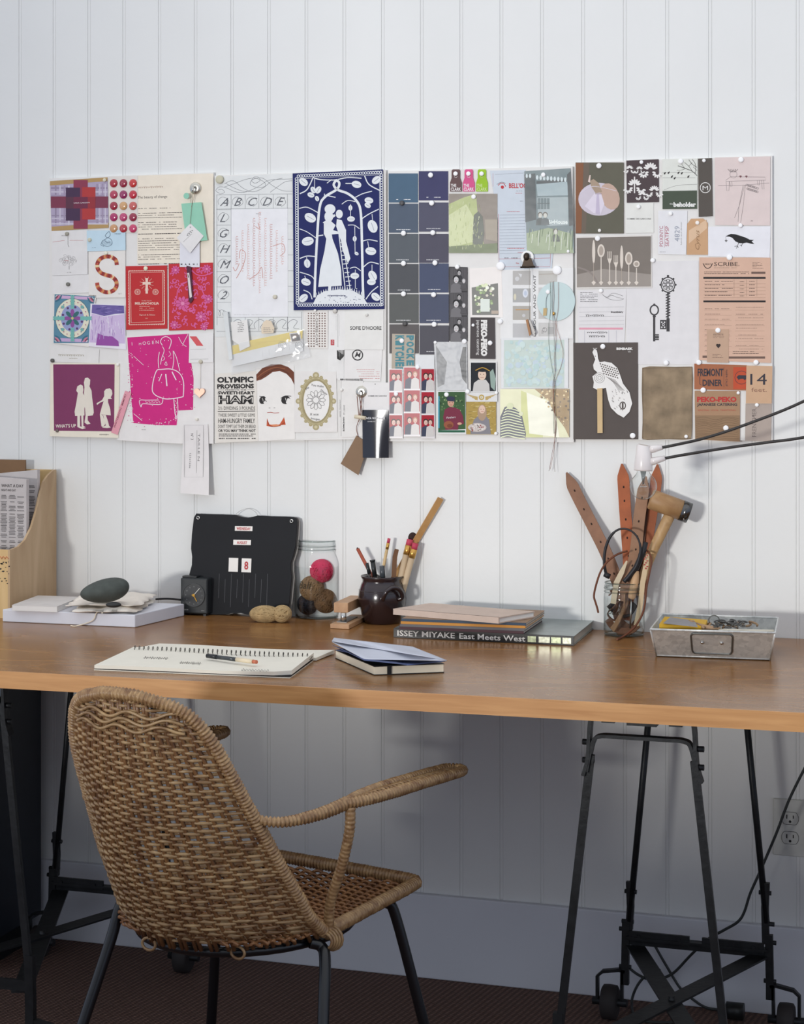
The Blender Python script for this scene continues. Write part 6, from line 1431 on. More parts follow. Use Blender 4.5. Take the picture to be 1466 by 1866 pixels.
a.done('face_painting', 'painted girl face with big black eyes and brown fringe', 'painting')
a = Art([(537.5, 676), (613, 677), (615, 787), (536, 788)], (229, 226, 222), 3)
fx_, fy_ = 576, 731; GD = (176, 164, 126)
a.disc(GD, fx_, fy_, 31, 1, ry=45, n=32); a.disc((236, 234, 230), fx_ + 1, fy_, 23.5, 2, ry=37, n=32); a.ring((140, 128, 94), fx_ + .5, fy_, 25, .8, 3, ry=39); a.ring((206, 196, 160), fx_, fy_, 28.5, .7, 2, ry=42.5)
for k in range(20): an = R(18 * k); a.disc((190, 178, 138), fx_ + 31 * math.cos(an), fy_ + 45 * math.sin(an), 3.4, 2, n=10); a.ring((140, 128, 94), fx_ + 31 * math.cos(an), fy_ + 45 * math.sin(an), 2, .5, 3, n=8)
for x, y, r in ((fx_, fy_ - 47, 6), (fx_, fy_ + 47, 6), (fx_ - 32, fy_, 5), (fx_ + 32, fy_, 5)): a.disc(GD, x, y, r, 2, n=12); a.disc((206, 196, 160), x, y, r * .5, 3, n=8)
a.ring(INK, 576, 729, 5.8, .5, 4)
for k in range(12):
    an = R(30 * k); x0_, y0_ = 576 + 6 * math.cos(an), 729 + 6 * math.sin(an); x1_, y1_ = 576 + 18 * math.cos(an), 729 + 18 * math.sin(an); nx_, ny_ = -math.sin(an) * 3.4, math.cos(an) * 3.4
    a.crv(INK, [(x0_, y0_), ((x0_ + x1_) / 2 + nx_, (y0_ + y1_) / 2 + ny_), (x1_, y1_), ((x0_ + x1_) / 2 - nx_, (y0_ + y1_) / 2 - ny_), (x0_, y0_)], .5, 4, k=3)
a.text(INK, 'You make', 567, 703, 4, a=8, z=4); a.text(INK, 'Me', 559, 711, 4, a=-40, z=4); a.text(INK, 'Happy', 584, 712, 4, a=35, z=4); a.text(INK, 'X xox', 565, 757, 4.4, z=4); a.text(INK, 'Imogen', 567, 764, 4, z=4, a=8)
a.done('frame_drawing', 'printed gold oval frame around a childlike pencil daisy', 'drawing')
a = Art([(620, 690), (662, 690), (662, 795), (622, 797)], (230, 228, 224), 2); a.line(GR, [(622, 692), (622, 795)], .4); a.text(GR, 'SHIRT 22', 626, 738, 3, a=90, w=18); a.text(INK, 'HANDMADE', 625.5, 760, 2.6, a=90, w=26, bold=.03); a.rows(GR, 619.5, 728, 620.6, 760, 20, .9); a.done('care_label_card', 'narrow white label card beside the hook magnet', 'card'); MAG.append((622.5, 710.5, 2.8, (226, 224, 218), 'on the narrow white label card'))
# zip pouch with yellow card
t = thing('plastic_pouch', 'clear plastic zip pouch of labels with a broad yellow band', 'pouch', P(490, 680, -.012))
def bulge(p): return -.006 * math.sin(max(0, min(1, (p.x - P(421, 640).x) / (P(565, 640).x - P(421, 640).x))) * math.pi)
a = Art([(423.5, 630), (438, 627), (440, 624), (552, 601), (551.5, 617), (424.5, 646)], (232, 206, 70), 6, curl=bulge); a.done('yellow_band', parent=t)
a = Art([(421, 587), (452, 583), (457, 631), (438, 640), (436, 628), (424, 620)], (232, 230, 226), 7, curl=bulge); a.rows(INK, 434, 586, 446, 606, 6, .7, skew=-.1); a.done('white_tag', parent=t)
a = Art([(478, 598), (482, 587), (488, 583), (496, 585), (502, 598), (500, 607), (479, 608)], (226, 210, 186), 6, curl=bulge); a.rows(GR, 482, 596, 500, 606, 3, .7); a.done('beige_label', parent=t)
a = Art([(528.5, 607), (547, 605), (550, 622), (532, 624.5)], (226, 222, 216), 8, curl=bulge); a.poly((92, 74, 60), [(530.5, 609), (546, 607), (548.5, 620.5), (533.5, 622.5)], 1); a.disc((206, 170, 130), 538, 614, 3.5, 2, ry=2.4, a=-30); a.disc((40, 32, 30), 544, 617, 3, 2); a.done('postage_stamp', parent=t)
a = Art([(424, 646), (552, 617), (553, 640), (425, 668)], (230, 230, 228), 5, curl=bulge)
for x, y in ((516, 629), (546, 629)): a.ring(GR, x, y, 7, .6); a.ring(GR, x, y, 4.4, .5); a.text(GR, 'POST', x - 3.6, y + 1, 2, w=7.5)
for k in range(6): a.line((200, 200, 198), [(480 + k * 12, 640 - k * 3), (481 + k * 12, 650 - k * 3)], .5)
a.done('postmarked_card', parent=t)
g = MB(); N = 14; vs = []
tp = [(415, 655), (421, 590), (552, 600), (567, 650)]
for j in range(N + 1):
    for i in range(N + 1):
        s_, t_ = i / N, j / N
        u = (423 * (1 - s_) + 556 * s_) * (1 - t_) + (420 * (1 - s_) + 566 * s_) * t_; v = (628 * (1 - s_) + 600 * s_) * (1 - t_) + (684 * (1 - s_) + 651 * s_) * t_
        p = P(u, v, -.0155); p.y -= .007 * math.sin(s_ * math.pi) * (.5 + .5 * math.sin(t_ * math.pi)) + .0012 * math.sin(9 * s_ + 5 * t_); vs.append(p)
g.smooth = True; g.flat = True; g.add(vs, [(j * (N + 1) + i, j * (N + 1) + i + 1, (j + 1) * (N + 1) + i + 1, (j + 1) * (N + 1) + i) for j in range(N) for i in range(N)]); g.build('film', clear_film(), t)
g = MB(); g.prism([P(407, 568, -.017), P(415.5, 568, -.017), P(424.5, 655, -.017), P(418, 656, -.017)], 0, up=(0, -.002, 0)); g.build('zip_slider', mat((206, 210, 210), rough=.3), t)
# kraft tag and dark cards
knob(660, 714, .0130, 'hook_magnet', 'round chrome hook magnet holding brown cord and a kraft tag')
g = MB(); cdm = mat((120, 74, 60), rough=.7)
g.tube(bez([P(651, 722, -.02), P(653, 745, -.02), P(655, 762, -.018)], 5), .0009, 5); g.tube(bez([P(660, 722, -.02), P(657, 745, -.02), P(654, 764, -.018)], 5), .0009, 5); g.tube(bez([P(655, 722, -.02), P(659, 745, -.019), P(654, 768, -.018)], 5), .0009, 5); g.tube(bez([P(654, 766, -.018), P(650, 780, -.014), P(653, 796, -.012)], 5), .0007, 5)
t = thing('toggle_cord', 'small wooden toggle on brown cords under the hook magnet', 'toggle', P(655, 764, -.02)); g.build('cord', cdm, t)
g = MB(); g.tube([P(647, 759, -.019), P(667, 762, -.019)], .0042, 12); g.build('toggle', mat((218, 206, 180), rough=.5), t)
tagpoly('kraft_tag', 'brown kraft tag dangling crooked below the boards', [(650, 793.5), (671.5, 808), (653.5, 866), (621, 845)], (134, 108, 84), 5)
a = Art([(662, 697), (709, 697), (709, 749), (662, 749)], (232, 230, 228), 5); a.text(INK, 'COMME DES GARCONS', 671, 722.5, 2, w=34, bold=.02); a.disc(INK, 684, 700, .8); a.done('white_label', 'small white card above the glossy black label', 'card')
g = MB(); N = 12; vs = []
for j in range(N + 1):
    for i in range(N + 1):
        s_, t_ = i / N, j / N; p = P(660.5 + 48 * s_ + 1 * t_, 747 + 87 * t_, -.0135); p.y -= .006 * math.sin(s_ * math.pi * .9) * (.3 + t_); vs.append(p)
g.smooth = True; g.flat = True; g.add(vs, [(j * (N + 1) + i, j * (N + 1) + i + 1, (j + 1) * (N + 1) + i + 1, (j + 1) * (N + 1) + i) for j in range(N) for i in range(N)])
t = thing('glossy_label', 'glossy black curled label with white lettering', 'label', P(685, 834, -.0135)); g.build('card', mat((24, 22, 30), rough=.12, coat=1.0, noise=.0), t)
a = Art([(664, 758), (664.1, 758), (664.1, 758.1), (664, 758.1)], (230, 230, 230), 16); a.text((230, 230, 230), 'JUNYA WATANABE', 664, 764, 3.8, w=38, bold=.02); a.text((230, 230, 230), 'COMME DES GARCONS', 670, 769, 1.8, w=27); a.done('lettering', parent=t)
# ================= board three
LC = [((78, 104, 126), 316), ((84, 96, 112), 371), ((92, 98, 104), 426), ((84, 86, 90), 481), ((96, 98, 96), 536), ((98, 94, 93), 591)]
RC = [((66, 66, 102), 312), ((86, 86, 104), 369), ((84, 82, 96), 426), ((76, 84, 108), 480), ((80, 86, 106), 536), ((86, 85, 92), 593)]
nmL = ['steel blue', 'slate blue', 'blue-grey', 'charcoal', 'olive grey', 'warm grey']; nmR = ['deep indigo', 'dusky violet', 'plum grey', 'ink blue', 'navy grey', 'dark taupe grey']
rw = ['topmost', 'second', 'third', 'fourth', 'fifth', 'lowest']
for cs_, nm, x0, x1, word in ((LC, nmL, 708.5, 762, 'outer'), (RC, nmR, 763.5, 817, 'inner')):
    for k, (c, y) in enumerate(cs_):
        a = Art(quad(x0 + k * .3, y, x1 + k * .3, y + 53), c, 2, glossy=False); a.rows((226, 226, 226), x0 + 14, y + 46.5, x0 + 40, y + 48.5, 1, 1.1, rag=False, seed=k + len(word))
        a.done('paint_chip', '%s paint chip, %s of the %s column of chips' % (nm[k], rw[k], word), 'paint chip')
for u, v, w_ in ((785, 319, 'deep indigo chip'), (787, 370, 'dusky violet chip'), (789, 424, 'plum grey chip'), (793, 479, 'ink blue chip'), (790.5, 537, 'navy grey chip'), (791.5, 591, 'dark taupe grey chip'), (735.5, 425, 'blue-grey chip'), (735.5, 480, 'charcoal chip'), (735.5, 535.5, 'olive grey chip')):
    MAG.append((u, v, 4.8, (240, 240, 238), 'at the top of the ' + w_))
MAG.append((732.5, 370, 4.6, (66, 66, 68), 'at the top of the slate blue chip')); MAG.append((738, 590, 4.4, (66, 64, 64), 'at the top of the warm grey chip'))
TE = (84, 140, 150); TA = (184, 174, 158)
a = Art([(715, 608), (757, 609), (755, 681), (714, 680)], TA, 4)
for st, x, y, h in (('POCKET', 742, 611, 12), ('KITCHEN', 722, 611, 14)):
    for k, ch in enumerate(st): a.text(TE, ch, x, y + k * (68 / len(st)), h, a=90, w=68 / len(st) * .86, bold=.06)
a.done('woodtype_card', 'grey card of large teal woodblock letters over the paint chips', 'card'); MAG.append((732.5, 621, 4.4, (240, 240, 238), 'on the teal woodblock letter card'))
for x, c, nmx, tx in ((820.5, (104, 80, 80), 'brown', (230, 226, 224)), (844, (214, 90, 140), 'pink', (236, 226, 230)), (868, (156, 196, 52), 'lime green', (206, 226, 150))):
    a = Art([(x, 349), (x, 333), (x + 3, 324), (x + 3, 311), (x + 5, 308.5), (x + 17, 308.5), (x + 18.5, 311), (x + 18.5, 324), (x + 21.5, 333), (x + 21.5, 349)], c, 3)
    a.text(tx, 'THE', x + 1.5, 340.5, 5.2, w=10, bold=.03); a.text(tx, 'CLARK', x + 1.5, 347.5, 5.6, w=18.5, bold=.03); a.ring(tx, x + 10.5, 321, 2.6, .6, a0=0, a1=180)
    a.done('hotel_tag', '%s bottle-shaped tag with pale lettering above the green photograph' % nmx, 'tag'); MAG.append((x + 10, 316.5, 4.2, (240, 240, 238), 'hiding the hole of the %s bottle-shaped tag' % nmx))
def person(a, x, y, s, shirt, hair, skin=(214, 168, 146), z=3, long_=False, eyes=True):
    a.poly(shirt, [(x - 6 * s, y + 14 * s), (x - 5 * s, y + 6 * s), (x - 2 * s, y + 4 * s), (x + 2 * s, y + 4 * s), (x + 5 * s, y + 6 * s), (x + 6 * s, y + 14 * s)], z)
    if long_: a.disc(hair, x, y + 1.2 * s, 3.7 * s, z + 1, ry=5.4 * s)
    else: a.disc(hair, x, y - .8 * s, 3.3 * s, z + 1, ry=3.6 * s)
    a.disc(skin, x + .2 * s, y + .5 * s, 2.5 * s, z + 2, ry=3.4 * s)
    if eyes:
        for dx in (-.9, 1.2): a.disc((60, 40, 36), x + dx * s, y, .32 * s, z + 3, n=6)
        a.line((150, 60, 60), [(x - .8 * s, y + 1.9 * s), (x + 1.2 * s, y + 1.9 * s)], .35 * s, z + 3)
rr = random.Random(2)
a = Art(quad(818.5, 353, 907, 461), (116, 104, 92), 3, glossy=True, bump=.0022, sc=9)
a.poly((160, 172, 104), [(818.5, 372), (845, 360), (868, 353), (872, 400), (880, 430), (884, 461), (818.5, 461)], 1); a.poly((188, 196, 144), [(818.5, 392), (850, 372), (866, 400), (866, 440), (818.5, 452)], 2)
a.poly((70, 78, 66), [(864, 392), (872, 385), (880, 395), (883, 425), (878, 461), (862, 461), (862, 425)], 3); a.poly((140, 128, 110), [(884, 400), (907, 400), (907, 440), (886, 436)], 2); a.poly((84, 100, 52), [(818.5, 449), (907, 443), (907, 461), (818.5, 461)], 3)
for k in range(90): x, y = rr.uniform(820, 878), rr.uniform(372, 455); a.line(rr.choice([(190, 200, 130), (140, 156, 84), (214, 220, 176)]), [(x, y), (x + rr.uniform(-1, 1), y - rr.uniform(3, 8))], .6, 4)
a.done('green_photo', 'glossy photograph of sunlit green grass and a dark cloaked shape', 'photograph'); MAG.append((863.5, 358.5, 4.4, (242, 242, 240), 'at the top of the sunlit green photograph'))
a = Art([(893, 311), (958, 309.5), (1010, 440), (1006, 493), (909, 492), (908, 400)], (206, 214, 222), 2)
RD = (190, 60, 66)
a.line(RD, [(899, 316), (899, 340)], .4); a.line(GR, [(902, 318), (956, 315)], .35); a.line(RD, [(909, 390), (910, 486), (1003, 486), (1004, 455)], .6)
a.text(RD, "BELL'OCCHIO", 928, 342.5, 8.5, w=54, bold=.03, z=1); a.crv(RD, [(908, 338), (913, 334), (919, 335), (922, 340)], 1.2); a.disc(RD, 916, 341, 3); a.crv(GR, [(906, 336), (914, 332), (922, 334)], .8)
a.rows(GR, 941, 346, 957, 350, 1, .5); a.rows(RD, 940, 350, 957, 354, 1, .7); 
for k in range(14): a.line((150, 156, 166), [(911, 392 + k * 5.4), (958, 391 + k * 5.4)], .5)
a.rows(RD, 924, 384, 948, 387, 1, .8, rag=False); a.rows(RD, 925, 451, 958, 454, 1, .8, rag=False); a.rows(RD, 944, 459, 958, 461, 1, .8, rag=False); a.line(RD, [(910, 472), (1003, 470)], .5); a.rows(INK, 917, 469, 945, 471, 1, .9, fill=.5, rag=False)
a.text(RD, 'No', 941, 481, 3); a.rows(GR, 948, 365, 956, 368, 1, .6)
a.done('shop_receipt', 'pale blue ruled receipt with red shop lettering', 'receipt')
a = Art([(956, 312), (1040, 306.5), (1047, 461), (961, 463)], (92, 112, 116), 4, glossy=True, bump=.0022, sc=9)
a.poly((150, 168, 172), [(978, 336), (1034, 331), (1037, 356), (980, 357)], 1); a.poly((150, 164, 166), [(979, 360), (1036, 359), (1036, 410), (1000, 412), (982, 405)], 1)
a.poly((34, 48, 54), [(978, 330), (1034, 326), (1034, 331), (978, 335)], 2); a.poly((30, 42, 48), [(1034, 318), (1040, 312), (1046, 410), (1038, 412)], 2); a.poly((36, 52, 58), [(956, 318), (976, 316), (978, 400), (958, 405)], 1)
for k in range(9): a.disc((190, 204, 206), 979.5 + k * 6.4, 323.5 + k * .5, 2.3, 3, ry=4.4, n=10); 
for k in range(2): a.disc((190, 204, 206), 960.5 + k * 6, 320.5, 2.1, 3, ry=4, n=10)
for k in range(4): a.rect((84, 104, 108), 980.5 + k * 5.6, 361, 985 + k * 5.6, 381, 3)
a.rect((60, 78, 82), 980, 370, 1002, 371.2, 4)
a.text((220, 230, 226), 'BigHouse', 999, 408, 7.5, w=36, bold=.03, z=4)
a.poly((140, 156, 120), [(960, 425), (1000, 415), (1040, 425), (1046, 461), (961, 463)], 1)
for x, y, c in ((985, 392, (60, 70, 70)), (994, 392, (80, 90, 92)), (1013, 422, (50, 58, 60))): person(a, x, y, 1.3, c, (70, 60, 50), (190, 190, 180), 4, eyes=False)
for k in range(30): x = rr.uniform(962, 1044); a.line(rr.choice([(166, 180, 140), (96, 120, 84), (206, 214, 196)]), [(x, rr.uniform(428, 460)), (x + 2, rr.uniform(415, 428))], 1.1, 5)
a.done('house_photo', 'glossy photograph of people outside a glazed shop front', 'photograph'); MAG.append((990.5, 318.5, 4.2, (242, 242, 240), 'at the top of the shop front photograph')); MAG.append((1036, 458, 2.8, (240, 240, 238), 'at the foot of the shop front photograph'))
a = Art([(818.5, 486), (852.5, 487), (852.5, 621), (819, 621)], (64, 62, 64), 3)
for k in range(3):
    y0 = 488 + k * 44.6; a.rect((96, 94, 96), 820, y0, 852, y0 + 42, 1)
    for x in range(821, 852, 3): a.line((70, 68, 70), [(x, y0), (x, y0 + 22)], .6, 2)
    person(a, 837, y0 + 9, 1.2, (60, 60, 62), (30, 30, 32), (176, 174, 174), 3); person(a, 831.5, y0 + 21, 1.75, (120, 118, 120), (30, 28, 30), (206, 204, 204), 7); person(a, 845.5, y0 + 24, 1.05, (90, 88, 90), (150, 148, 148), (216, 214, 214), 11)
a.done('booth_strip', 'black and white photo booth strip of a woman with two children', 'photograph'); MAG.append((833.5, 486.5, 4.2, (242, 242, 240), 'at the top of the black and white booth strip'))
a = Art([(856, 489), (914, 486), (917, 578), (858, 578)], (216, 210, 206), 3, glossy=True, bump=.0022, sc=9); a.poly((46, 50, 44), [(860, 524), (908, 516), (909, 574), (861, 574)], 1)
for k in range(46): x, y = rr.uniform(866, 900), rr.uniform(518, 570); a.disc(rr.choice([(140, 170, 96), (206, 216, 170), (226, 228, 214), (92, 120, 60), (196, 190, 170)]), x, y, rr.uniform(1.4, 3.6), 2 + k % 3, n=8)
a.rect((196, 206, 196), 876, 545, 893, 568, 6); a.rect((150, 130, 110), 896, 566, 909, 572, 5)
a.done('flower_photo', 'glossy photograph of white flowers in a glass vase', 'photograph')
a = Art([(858, 578.5), (902, 579), (903, 654.5), (857, 653.5)], (78, 72, 72), 4); a.text((232, 230, 226), 'PEKO-PEKO', 878, 583, 9.5, w=66, a=90, bold=.08); a.text((232, 230, 226), 'japanese catering', 869.5, 583, 5.4, w=64, a=90)
a.done('catering_card', 'dark grey card with white lettering running down it', 'card'); MAG.append((862.5, 592.5, 2.8, (240, 240, 238), 'in the corner of the dark lettering card')); MAG.append((893.5, 625, 4.4, (242, 242, 240), 'in the middle of the dark lettering card')); MAG.append((911.5, 586, 5.0, (242, 242, 240), 'beside the dark lettering card'))
a = Art([(913, 492), (1045, 488), (1045, 617), (912, 618)], (234, 234, 232), 2.5)
for k in range(4):
    c = ((190, 188, 184), (178, 178, 176), (182, 178, 170), (196, 196, 196))[k]; a.rect(c, 935, 493.5 + k * 32, 968, 519 + k * 32, 1)
a.disc((214, 214, 214), 943, 508, 4, 2); a.poly((222, 222, 222), [(945, 498), (952, 500), (950, 506)], 2); a.disc((222, 226, 234), 958, 534.5, 5, 2, ry=8); a.disc((196, 206, 222), 958, 534.5, 2.6, 3, ry=4.4); a.disc((220, 214, 190), 939, 541, 2.4, 2, ry=6); a.rect((196, 160, 120), 940, 563, 965, 565.4, 2); a.disc((206, 206, 206), 955, 575, 3, 2)
a.text(INK, 'LABOUR AND WAIT', 977, 613, 4.6, w=112, a=-90)
for k, y in enumerate((493.5, 524, 556, 588)): a.rect(((200, 198, 192), (206, 206, 204), (202, 200, 196), (208, 207, 204))[k], 982, y, 1016, y + 25, 1)
a.line((170, 156, 140), [(983, 500), (1010, 499)], .8, 2); a.ring(GR, 993, 601, 4, .6); a.text(INK, 'A', 990.5, 600, 3); a.rect((184, 184, 182), 999, 596, 1010, 609, 2); a.rows(GR, 987, 602, 996, 608, 3, .6)
a.done('shop_leaflet', 'white leaflet of small grey pictures with a word running up its middle', 'leaflet')
g = MB(); q = P(1014, 549, -.0118); g.lathe([(.0405, 0), (.0405, .0005)], q, 56, Mx); g.build('turquoise_disc', mat((194, 214, 214), rough=.5, noise=.02), label='round pale turquoise card behind the necklaces', cat='card')
MAG.append((912.5, 485, 8.0, (244, 244, 242), 'large one above the flower photograph')); MAG.append((1015.5, 492.5, 8.2, (244, 244, 242), 'large one above the turquoise disc')); MAG.append((999, 532, 4.0, (244, 244, 242), 'holding the small tag on the turquoise disc'))
q = P(962, 469, -.0115); g = MB(); g.lathe([(.0142, 0), (.0142, .003), (.013, .004)], q, 32, Mx)
cl = thing('bulldog_clip', 'dark metal bulldog clip on a large white round magnet', 'clip', q); g.build('magnet_base', mat((236, 236, 234), rough=.4), cl)
dm = mat((56, 46, 38), rough=.45, metal=.7, noise=.2)
g = MB(); g.ball(q + Vector((0, -.010, .001)), 1.0, 16, 10, (.0068, .005, .0085)); g.build('clip_body', dm, cl)
g = MB(); g.tube([P(949, 487, -.024), P(976, 486, -.024)], .0019, 10); g.prism([P(956, 470, -.022), P(968, 470, -.022), P(974, 486, -.023), P(951, 487, -.023)], 0, up=(0, .0012, 0)); g.build('jaw', dm, cl)
t = thing('hanging_peg', 'wooden peg with a metal half hanging on a thread from the bulldog clip', 'peg', P(968, 610, -.02))
g = MB(); g.prism([P(959.5, 583, -.018), P(963.5, 582, -.018), P(969.5, 609, -.018), P(966, 612, -.018)], 0, up=(0, -.005, 0)); g.build('wooden_half', mat((166, 120, 80), rough=.6), t)
g = MB(); g.prism([P(965, 584, -.018), P(967.5, 583, -.018), P(977, 606, -.018), P(973, 611, -.018)], 0, up=(0, -.004, 0)); g.build('metal_half', mat((150, 148, 146), rough=.5, metal=.6), t)
g = MB(); g.tube([P(965, 486, -.025), P(965.3, 583, -.021)], .0004, 5); g.build('thread', mat((140, 130, 120)), t)
t = thing('tiny_tag', 'tiny kraft tag on a black thread over the turquoise disc', 'tag', P(994, 575, -.0135))
g = MB(); g.prism([P(u, v, -.0135) for u, v in ((991, 561.5), (997.5, 561.5), (996.5, 575), (990.5, 575.5))], 0, up=(0, -.0008, 0)); g.build('tag_card', mat((196, 170, 120), rough=.6), t)
g = MB(); g.tube(bez([P(999, 536, -.0145), P(996, 545, -.0145), P(995.5, 562, -.0145)], 4), .0004, 5); g.build('thread', mat((70, 70, 70)), t)
def neck(label, col, pts, pend=None):
    t = thing('necklace', label, 'necklace', P(pts[-1][0], pts[-1][1], -.016)); g = MB(); g.tube(bez([P(u, v, -.0150 + .001 * (i % 2)) for i, (u, v) in enumerate(pts)], 4), .0004, 5); g.build('cord', mat(col, rough=.6), t)
    if pend: g = MB(); g.ball(P(pend[0], pend[1], -.0165), 1.0, 12, 8, (.0028, .0022, .0036)); g.build('pendant', mat((206, 160, 84), rough=.25, metal=.9), t)
neck('red-brown necklace cord with a small gold drop pendant', (120, 62, 50), [(1009, 512), (1010, 540), (1009, 570), (1012, 585), (1014, 620), (1011, 650), (1012, 680), (1008, 700), (1010, 740), (1014, 780), (1006, 830), (1001, 858)], (1009.5, 571.5))
neck('pale grey necklace thread hanging straightest of the threads', (150, 146, 140), [(1007, 513), (1007, 560), (1009, 600), (1012, 640), (1013, 670), (1010, 700), (1013, 760), (1012, 800), (1010, 840), (1012, 860)])
neck('rust-coloured necklace thread bowing out furthest to the side', (160, 110, 96), [(1018, 514), (1018, 560), (1014, 590), (1022, 620), (1027, 645), (1022, 670), (1011, 700), (1010, 740), (1012, 775), (1010, 820), (1003, 855)])
neck('sage green necklace thread crossing the turquoise blurred photograph', (120, 134, 120), [(1003, 513), (1004, 560), (1000, 600), (1002, 640), (1008, 680), (1013, 705), (1009, 740), (1010, 790)])
a = Art([(914, 616), (1036, 615), (1036, 707), (914, 708)], (230, 232, 232), 4); a.poly((206, 220, 212), [(919, 620), (1029, 619), (1029, 706.5), (918.5, 706)], 1)
for k in range(150): x, y = rr.uniform(922, 1026), rr.uniform(623, 703); a.disc(rr.choice([(204, 224, 222), (210, 228, 224), (194, 218, 216), (212, 226, 218), (202, 218, 226)]), x, y, rr.uniform(1.5, 6), 2 + k % 4, n=10)
a.done('turquoise_photo', 'blurred pale turquoise photograph with white border', 'photograph')
MAG.append((1099, 631.5, 4.6, (244, 244, 242), 'at the top of the book with the white papercut bird'))
a = Art(quad(912, 709, 1038, 797), (216, 216, 176), 4, glossy=True, bump=.0026, sc=9)
a.poly((196, 200, 128), [(950, 712), (985, 725), (990, 797), (950, 797)], 1); a.poly((234, 234, 214), [(960, 715), (1010, 735), (1020, 797), (965, 790)], 2)
a.poly((150, 120, 70), [(975, 709), (1038, 709), (1038, 797), (1030, 780), (1010, 752), (1000, 730)], 3)
for k in range(70): x = rr.uniform(985, 1037); y = rr.uniform(710, 712 + (x - 975) * 1.2); a.disc(rr.choice([(196, 166, 110), (120, 92, 54), (220, 200, 150), (90, 70, 44)]), x, y, rr.uniform(.8, 2.4), 4, n=6)
a.poly((36, 44, 70), [(912, 760), (920, 742), (930, 738), (942, 745), (952, 758), (959, 790), (958, 797), (912, 797)], 3)
for k in range(11): y = 744 + k * 5; a.crv((214, 222, 176), [(913 + max(0, 4 - k) * 2, y + 3), (926, y), (940, y + 3), (946 + min(k, 7) * 1.6, y + 6)], 1.7, 4)
a.disc((200, 206, 160), 930, 740, 6, 4); a.disc((206, 210, 170), 950, 754, 4, 4)
a.done('striped_photo', 'glossy photograph of someone in navy and white stripes in sunlight', 'photograph')
a = Art([(791, 623), (851, 623), (852.5, 711), (796, 712)], (176, 178, 180), 5, glossy=True, bump=.006, sc=14); a.poly((64, 66, 70), [(844, 632), (850, 632), (851, 700), (843, 690), (838, 660)], 1); a.poly((120, 122, 124), [(795, 630), (815, 660), (810, 700), (798, 706)], 1); a.done('silver_print', 'crumpled glossy silver print between the booth strips and the dark card', 'print')
MAG.append((793.5, 624, 3.0, (240, 240, 238), 'at the corner of the crumpled silver print')); MAG.append((846.5, 622, 4.6, (242, 242, 240), 'under the black and white booth strip'))
def strip(x0, x1, y0, n, fh, lb, gl, seed, gap=3):
    a = Art([(x0, y0), (x1, y0), (x1 + .5, y0 + n * fh + 2), (x0 + .5, y0 + n * fh + 2)], (226, 222, 222), 4 + seed * .6, glossy=gl, bump=.004, sc=3)
    for k in range(n):
        y = y0 + 1.5 + k * fh; w_ = x1 - x0 - 2; a.rect((166, 30, 48), x0 + 1, y, x1 - 1, y + fh - gap, 1)
        yb_ = y + fh - gap
        for px_, s_, sh, hr in ((x0 + w_ * .38, 1.45, (60, 66, 86), (52, 36, 32)), (x0 + w_ * .74, 1.35, (206, 202, 198), (176, 130, 100) if seed == 2 else (70, 50, 44))):
            y_ = y + fh * .30; 
            sub = Art.person = None
            a.poly(sh, [(max(x0 + 1, px_ - 6 * s_), yb_), (max(x0 + 1.5, px_ - 5 * s_), y_ + 7 * s_), (px_, y_ + 4 * s_), (min(x1 - 1.5, px_ + 5 * s_), y_ + 7 * s_), (min(x1 - 1, px_ + 5.5 * s_), yb_)], 2)
            a.disc(hr, px_, y_ - .4, 3.2 * s_, 3, ry=3.9 * s_); a.disc((226, 190, 176), px_ + .2, y_ + 1, 2.3 * s_, 4, ry=3.3 * s_); a.disc((80, 50, 44), px_ - .8, y_ + .2, .45, 5, n=6); a.disc((80, 50, 44), px_ + 1.4, y_ + .2, .45, 5, n=6); a.line((160, 50, 50), [(px_ - .8, y_ + 3), (px_ + 1.4, y_ + 3)], .5, 5)
    a.done('booth_strip', lb, 'photograph')
strip(709, 734, 672, 3, 41.6, 'red-curtained photo booth strip, the one under the teal letter card', True, 1)
strip(735.5, 766.5, 668, 3, 41.8, 'red-curtained photo booth strip in the middle of the three', True, 2)
strip(767.5, 792.5, 671, 3, 42, 'red-curtained photo booth strip next to the crumpled silver print', False, 3)
MAG.append((761, 669, 4.2, (242, 242, 240), 'between two of the red booth strips')); MAG.append((722, 718, 4.2, (240, 240, 238), 'in the middle of the red booth strip under the teal letters'))
a = Art([(757, 647), (792, 647), (792, 672), (758, 672)], (226, 228, 228), 3); a.done('blank_slip', 'blank white slip between the paint chips and the red booth strips', 'paper')
a = Art([(857, 659), (906, 659), (906.5, 714), (858, 714)], (228, 228, 226), 4); a.rect((34, 38, 44), 858.5, 661, 904, 713, 1)
a.poly((206, 204, 200), [(862, 713), (864, 698), (872, 692), (886, 692), (892, 700), (893, 713)], 2); a.disc((226, 200, 180), 879, 683, 7.5, 3, ry=10); a.disc((28, 30, 38), 880, 671.5, 13.5, 4, ry=6.4); a.crv((206, 160, 60), [(867, 675), (880, 670), (893, 676)], 1.4, 5); a.disc((60, 40, 36), 876, 682, .8, 5, n=6); a.disc((60, 40, 36), 882, 682, .8, 5, n=6); a.line((160, 70, 64), [(876, 688), (882, 688)], .7, 5); a.poly((150, 170, 160), [(893, 678), (899, 672), (904, 690), (902, 712), (895, 705)], 3)
a.done('cap_photo', 'snapshot of a fair child in a dark peaked cap with gold band', 'photograph')
a = Art([(797, 713), (848.5, 713), (850, 791), (797.5, 791)], (226, 228, 226), 5); a.poly((60, 92, 56), [(799, 714), (848, 714), (849, 782), (799, 784)], 1)
for k in range(50): a.disc(rr.choice([(84, 116, 70), (44, 70, 44), (150, 170, 120)]), rr.uniform(802, 846), rr.uniform(716, 752), rr.uniform(.8, 2.4), 2, n=6)
